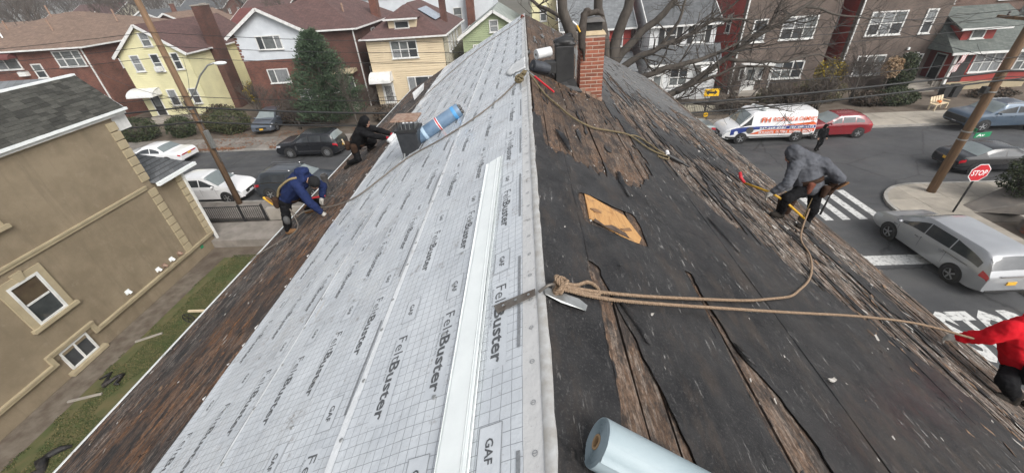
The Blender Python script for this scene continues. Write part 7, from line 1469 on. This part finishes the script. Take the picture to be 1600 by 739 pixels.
def hand(name, wrist, d, nrm, mat, parent, curl=.6, flip=1):
    w_ = Vector(wrist); d = Vector(d).normalized(); n = Vector(nrm); n = (n-d*n.dot(d)).normalized(); s = d.cross(n)*flip; S = [('e',w_+d*.05,.044,.044,.034),('c',w_-d*.02,w_+d*.05,.030,.036),('c',w_+d*.03+s*.02,w_+d*.085+s*.026,.022,.02),('c',w_+d*.03-s*.02,w_+d*.085-s*.026,.022,.02)]
    for k, (o, L) in enumerate(((-.030,.030),(-.010,.036),(.011,.034),(.031,.026))):
        p0 = w_+d*.088+s*o; p1 = p0+(d*math.cos(curl*.6)+n*math.sin(curl*.6))*L; p2 = p1+(d*math.cos(curl*1.5)+n*math.sin(curl*1.5))*L*.85; p3 = p2+(d*math.cos(curl*2.3)+n*math.sin(curl*2.3))*L*.6; S += [('c',p0,p1,.0105,.0098),('c',p1,p2,.0098,.009),('c',p2,p3,.009,.008)]
    t0 = w_+d*.035-s*.036; t1 = t0+(d*.6-s*.6+n*.5).normalized()*.034; t2 = t1+(d*.8-s*.1+n*.6).normalized()*.03; S += [('c',t0,t1,.014,.012),('c',t1,t2,.012,.0095)]
    return blob(name, S, mat, parent, .0065, 2)
def look(d):
    z = -Vector(d).normalized(); q = Vector(d).normalized().to_track_quat('Y','Z'); return q.to_matrix()
def person(label, J, top, bottom, boots, gloves, face, hood=None, hat=None, bulk=1.0, k=1.0, group='roofers at work'):
    J = {a: Vector(b) for a, b in J.items()}; feet = (J['anL']+J['anR'])/2; t = thing('person', label, 'person', (feet.x,feet.y,min(J['anL'].z,J['anR'].z)-.08), group=group); rot = look(face); F = Vector(face).normalized(); H = J['head']
    P_, C_, N_ = J['pelvis'], J['chest'], J['neck']; side = (J['shR']-J['shL']).normalized(); hs = (J['hipR']-J['hipL']).normalized()
    body = [('e',H,.078*k,.098*k,.118*k,rot),('c',H+rot@Vector((0,.04,-.05)),H+rot@Vector((0,.065,-.075)),.05,.035),('c',H+rot@Vector((0,.088,.0)),H+rot@Vector((0,.106,-.022)),.012,.016),('e',H+rot@Vector((.078,0,-.01)),.012,.022,.034,rot),('e',H+rot@Vector((-.078,0,-.01)),.012,.022,.034,rot),('c',N_,H+rot@Vector((0,-.02,-.06)),.058,.052),('c',P_,C_,.10,.11),('c',C_,N_,.10,.055)]
    for s in 'LR':
        body += [('c',C_+(J['sh'+s]-C_)*.3,J['sh'+s],.085,.062),('c',J['sh'+s],J['el'+s],.055,.043),('c',J['el'+s],J['ha'+s],.043,.030),('c',P_,J['hip'+s],.10,.085),('c',J['hip'+s],J['kn'+s],.082,.057),('c',J['kn'+s],J['an'+s],.054,.038)]
    blob('body', body, M['skin'], t, .017, 3)
    for s in (1,-1): mb = MB(); mb.ellip(H+rot@Vector((s*.032,.090,.012)),.011,.008,.008,8); mb.build('eye',M['dark'],t,smooth=True)
    mb = MB(); mb.ellip(H+rot@Vector((0,.094,-.052)),.024,.008,.006,8); mb.build('mouth',M['glove_red'],t,smooth=True)
    u = bulk; tp = [('c',P_,C_,.165*u,.175*u),('c',P_-side*.07,C_-side*.10,.14*u,.14*u),('c',P_+side*.07,C_+side*.10,.14*u,.14*u),('c',C_,N_,.15,.085),('c',P_,P_+(C_-P_)*.2,.17,.16)]
    for s in 'LR': e, h_ = J['el'+s], J['ha'+s]; tp += [('c',C_,J['sh'+s],.12*u,.092*u),('c',J['sh'+s],e,.086*u,.074*u),('c',e,e+(h_-e)*.90,.072*u,.056*u),('e',J['sh'+s].lerp(e,.6)+Vector((.01,-.02,.0)),.075,.07,.05),('e',e+(h_-e)*.8,.056,.056,.05)]
    if hood == 'up': tp += [('e',H-F*.02+Vector((0,0,.01)),.115,.125,.142,rot),('c',H-F*.05,N_-F*.05,.10,.105)]
    if hood == 'down': tp += [('e',N_-F*.06+Vector((0,0,.05)),.13,.11,.08),('c',N_-side*.09,N_+side*.09,.07,.07)]
    o = blob('hooded_top' if hood else 'jacket', tp, M[top], t, .015, 3, fold=.015)
    br = [('c',P_-hs*.05,P_+hs*.05,.15,.15)]
    for s in 'LR': br += [('c',P_,J['hip'+s],.135,.115),('c',J['hip'+s],J['kn'+s],.108,.078),('c',J['kn'+s],J['an'+s]+Vector((0,0,.02)),.078,.062),('e',J['kn'+s],.085,.085,.08)]
    blob('trousers', br, M[bottom], t, .015, 3, fold=.015)
    for s in 'LR':
        a = J['an'+s]; fd = J['ft'+s].normalized(); blob('boot',[('c',a+Vector((0,0,.06)),a-Vector((0,0,.02)),.055,.056),('c',a-Vector((0,0,.035))-fd*.03,a-Vector((0,0,.045))+fd*.13,.048,.044),('c',a-Vector((0,0,.045))+fd*.10,a-Vector((0,0,.05))+fd*.17,.046,.036)],M[boots],t,.011,2)
        d = (J['ha'+s]-J['el'+s]).normalized(); hand('glove' if gloves != 'skin' else 'hand', J['ha'+s], d, J.get('pn'+s, Vector((0,0,-1))), M[gloves], t, .65, 1 if s == 'L' else -1)
    if hat: blob('beanie',[('e',H+rot@Vector((0,-.012,.035)),.094,.108,.105,rot),('c',H+rot@Vector((-.06,.0,.0)),H+rot@Vector((.06,.0,.0)),.045,.045)],M[hat],t,.012,3)
    return t, J
def belt(t, J, r=.19, pouches=(), mat='leather'):
    P_ = J['pelvis']; up = (J['chest']-P_).normalized(); a = up.orthogonal().normalized(); b = up.cross(a); c = P_+up*.07; mb = MB()
    ring = [c+(a*math.cos(q)+b*math.sin(q))*r for q in [i*2*math.pi/28 for i in range(29)]]; V = [p-up*.03 for p in ring]+[p+up*.03 for p in ring]; mb.add(V,[(i,i+1,30+i,29+i) for i in range(28)]); o = mb.build('tool_belt',M[mat],t,smooth=True); o.modifiers.new('t','SOLIDIFY').thickness = .012
    for (p, sz, m_) in pouches:
        p = Vector(p); blob('pouch',[('c',p+Vector((0,0,.05)),p-Vector((0,0,.07)),sz,sz*.9),('c',p+Vector((.03,0,.05)),p+Vector((.03,.02,-.06)),sz*.9,sz*.8)],M[m_],t,.014,2)
# roofer in blue
t, J = person('roofer in blue hoodie and black beanie bending over the lower edge of the underlayment',
 dict(pelvis=(-4.33,6.2,7.90),chest=(-3.99,6.14,8.20),neck=(-3.85,6.12,8.28),head=(-3.70,6.07,8.19),shL=(-3.93,6.32,8.19),shR=(-3.93,5.96,8.19),elL=(-3.80,6.48,7.93),haL=(-3.83,6.36,7.76),elR=(-3.77,5.86,7.92),haR=(-3.65,5.90,7.70),hipL=(-4.30,6.31,7.86),hipR=(-4.35,6.09,7.86),knL=(-4.10,6.60,7.52),anL=(-4.42,6.72,7.32),knR=(-4.40,6.00,7.54),anR=(-4.47,6.02,7.29),ftL=(.8,.1,.2),ftR=(.85,-.15,.3)),
 'hoodie_blue','denim_black','boot_tan','glove_pale',(.45,-.25,-.85),'down','knit_black')
belt(t,J,.185,[((-4.50,6.05,7.86),.06,'leather'),((-4.45,6.34,7.84),.055,'leather')]); blob('knee_pad',[('e',J['knR']+Vector((.03,-.05,0)),.06,.06,.09)],M['knee_grey'],t,.012,2)
for q in ((.06,'plate_yellow',-4.55),(.0,'boot_tan',-4.50)): mb = MB(); mb.capsule((q[2],6.02,7.84),(q[2]-.07,5.98,7.99),.018,.022,8); mb.build('tool_handle',M[q[1]],t,smooth=True)
mb = MB(); mb.tube(smooth_path([(-4.40,6.02,7.98),(-4.28,5.99,8.16),(-4.05,5.97,8.31),(-3.92,6.0,8.33)]),.020,6); mb.tube(smooth_path([(-4.36,6.36,7.98),(-4.24,6.34,8.18),(-4.02,6.30,8.31)]),.020,6); mb.build('harness_strap',M['strap'],t,smooth=True)['kind'] = 'stuff'
h_ = thing('pry_bar','red handled pry bar held in the blue roofer\'s left hand','tool',(-3.9,6.38,7.74)); mb = MB(); mb.capsule((-4.08,6.32,7.76),(-3.78,6.38,7.78),.017,.02,8); mb.build('handle',M['sign_red'],h_,smooth=True); mb = MB(); mb.tube([(-3.78,6.38,7.78),(-3.62,6.40,7.76),(-3.60,6.40,7.68)],.010,6); mb.build('blade',M['steel_dark'],h_,smooth=True)
mb = MB(); strands(mb,smooth_path([PL(4.3,6.12,.12),(-4.05,6.02,7.66),(-4.18,6.0,7.6),(-4.25,5.98,7.75)]),.012,.07,step=.02); strands(mb,smooth_path([(-4.25,5.98,7.75),(-4.2,5.95,7.45),(-4.32,5.92,7.29),(-4.7,5.88,7.10),PL(5.9,5.75,.03),PL(6.05,5.6,-.15)]),.012,.07,step=.02); one(mb,'rope',ROPE_D,'dark safety line trailing from the blue roofer over the left eave','rope',(-4.2,5.95,7.4),smooth=True)
# kneeling roofer in black
t, J = person('roofer in black hoodie with red gloves kneeling by the white sheet roll',
 dict(pelvis=(-4.15,9.1,7.77),chest=(-3.92,9.1,8.06),neck=(-3.85,9.1,8.18),head=(-3.77,9.06,8.29),shL=(-3.82,9.28,8.08),shR=(-3.85,8.92,8.08),elL=(-3.58,9.40,7.95),haL=(-3.40,9.42,7.87),elR=(-3.60,8.94,7.99),haR=(-3.40,9.08,7.89),hipL=(-4.12,9.22,7.74),hipR=(-4.18,8.98,7.74),knL=(-3.84,9.42,7.70),anL=(-4.02,9.48,7.50),knR=(-4.10,8.86,7.46),anR=(-4.42,9.0,7.30),ftL=(.8,.1,.3),ftR=(-.5,.1,-.2)),
 'hoodie_black','denim_black','boot_dark','glove_red',(.8,-.25,-.45),'up')
belt(t,J,.18,[((-4.30,8.92,7.80),.065,'leather'),((-4.14,8.86,7.74),.07,'leather')])
mb = MB(); mb.capsule((-4.33,8.86,7.86),(-4.34,8.84,7.97),.016,.018,8); mb.build('tool_handle',M['siding_cream'],t,smooth=True)
# grey-hooded roofer
t, J = person('roofer in grey hooded sweatshirt standing on the right eave with a yellow tear-off bar',
 dict(pelvis=(4.16,5.40,8.12),chest=(4.06,5.50,8.42),neck=(3.94,5.52,8.50),head=(3.84,5.50,8.56),shL=(3.86,5.40,8.42),shR=(4.27,5.42,8.44),elL=(3.71,5.22,8.23),haL=(3.58,5.26,8.09),elR=(4.45,5.25,8.27),haR=(4.46,5.48,8.12),hipL=(4.05,5.34,8.05),hipR=(4.27,5.38,8.05),knL=(3.80,5.24,7.99),anL=(3.84,5.32,7.68),knR=(4.31,5.32,7.72),anR=(4.36,5.42,7.40),ftL=(-.75,-.2,.35),ftR=(-.7,-.3,.3)),
 'hoodie_grey','denim_black','boot_dark','glove_pale',(-.75,.25,-.55),'up')
belt(t,J,.19,[((4.44,5.32,8.08),.055,'leather'),((4.08,5.26,8.14),.045,'leather_red'),((4.30,5.24,8.08),.045,'leather')])
for a, b, m_ in (((4.48,5.26,8.10),(4.58,5.24,8.20),'boot_tan'),((4.44,5.26,8.10),(4.52,5.22,8.22),'leather')): mb = MB(); mb.capsule(a,b,.016,.018,8); mb.build('tool_handle',M[m_],t,smooth=True)
mb = MB(); mb.capsule((4.44,5.28,7.98),(4.40,5.26,7.68),.010,.016,8); mb.build('hammer_handle',M['dark'],t,smooth=True); mb = MB(); mb.tube([(4.15,5.22,7.98),(4.15,5.24,7.55)],.006,5); mb.build('lanyard',M['strap'],t)
b_ = thing('nail_bucket','small brown bucket of tools on the eave behind the grey roofer','bucket',(4.18,5.75,7.42)); mb = MB(); mb.lathe([(.10,0),(.13,.26),(.12,.26),(.09,.03)],(4.18,5.75,7.44),(0,0,1),16,cap=False); mb.build('bucket_body',M['leather'],b_,smooth=True)
for i in range(4): mb = MB(); mb.capsule((4.14+i*.03,5.72+.02*i,7.62),(4.10+i*.05,5.72,7.82),.014,.014,6); mb.build('tool_handle',M['boot_tan' if i%2 else 'bar_yellow'],b_)
# roofer in red at the right edge
t, J = person('roofer in bright red jacket at the right edge reaching along the eave',
 dict(pelvis=(5.06,2.75,7.36),chest=(4.98,2.86,7.66),neck=(5.04,2.94,7.84),head=(5.08,3.0,8.02),shL=(4.76,2.86,7.74),shR=(5.22,2.86,7.72),elL=(4.64,2.88,7.62),haL=(4.53,3.0,7.48),elR=(5.42,2.95,7.5),haR=(5.40,3.15,7.35),hipL=(4.95,2.72,7.28),hipR=(5.17,2.74,7.28),knL=(4.72,2.58,7.30),anL=(4.84,2.52,7.10),knR=(5.25,2.6,7.1),anR=(5.20,2.5,6.98),ftL=(-.6,.1,.3),ftR=(-.5,.1,.2)),
 'jacket_red','denim_black','boot_dark','glove_pale',(-.5,.7,-.5),None,'knit_black',bulk=1.1)
belt(t,J,.20,[((4.88,2.58,7.40),.07,'denim_black'),((5.05,2.56,7.38),.06,'leather')]); mb = MB(); mb.box(4.86,4.98,2.50,2.515,7.43,7.47); mb.build('buckle',M['sign_white'],t)
# pedestrian by the van
t, J = person('person in dark clothes walking in the road beside the lettered van',
 dict(pelvis=(19.1,25.3,.98),chest=(19.1,25.3,1.32),neck=(19.1,25.3,1.52),head=(19.1,25.26,1.66),shL=(18.9,25.3,1.44),shR=(19.3,25.3,1.44),elL=(18.82,25.3,1.16),haL=(18.84,25.2,.92),elR=(19.38,25.3,1.16),haR=(19.36,25.2,.92),hipL=(19.0,25.3,.92),hipR=(19.2,25.3,.92),knL=(18.98,25.2,.50),anL=(18.98,25.3,.10),knR=(19.22,25.25,.50),anR=(19.22,25.45,.10),ftL=(0,-1,0),ftR=(0,-1,0)),
 'hoodie_black','denim_black','boot_dark','skin',(.2,-1,-.1),'up',None,group='people on the street')
# ================================================================== DAMP AIR
mb = MB(); mb.box(-900,700,-40,750,-1.6,30); hz = mb.mesh('haze', bpy.data.materials.new('haze')); hm = hz.materials[0]; hm.use_nodes = True; hn = hm.node_tree.nodes
for q in list(hn):
    if q.type != 'OUTPUT_MATERIAL': hn.remove(q)
pv = hn.new('ShaderNodeVolumePrincipled'); pv.inputs['Color'].default_value = (.86,.88,.90,1); pv.inputs['Density'].default_value = .0006; pv.inputs['Anisotropy'].default_value = .2
hm.node_tree.links.new(pv.outputs[0], [q for q in hn if q.type == 'OUTPUT_MATERIAL'][0].inputs['Volume']); tag(link('haze', hz), 'thin damp haze filling the whole street', 'haze', kind='stuff')
GROUPS = {'car':'vehicles along the street','house':'houses across the street','shrub':'garden shrubs','tree':'trees along the street','rope':'ropes on the roof','roll':'rolls of roofing material','debris':'roofing debris','timber':'timber offcuts in the yard','bin':'bins by the bungalow','fence':'iron railings','tool':'roofers\' hand tools'}
for o in list(col.objects):
    if o.parent is None and o.get('category') in GROUPS and not o.get('group'): o['group'] = GROUPS[o['category']]
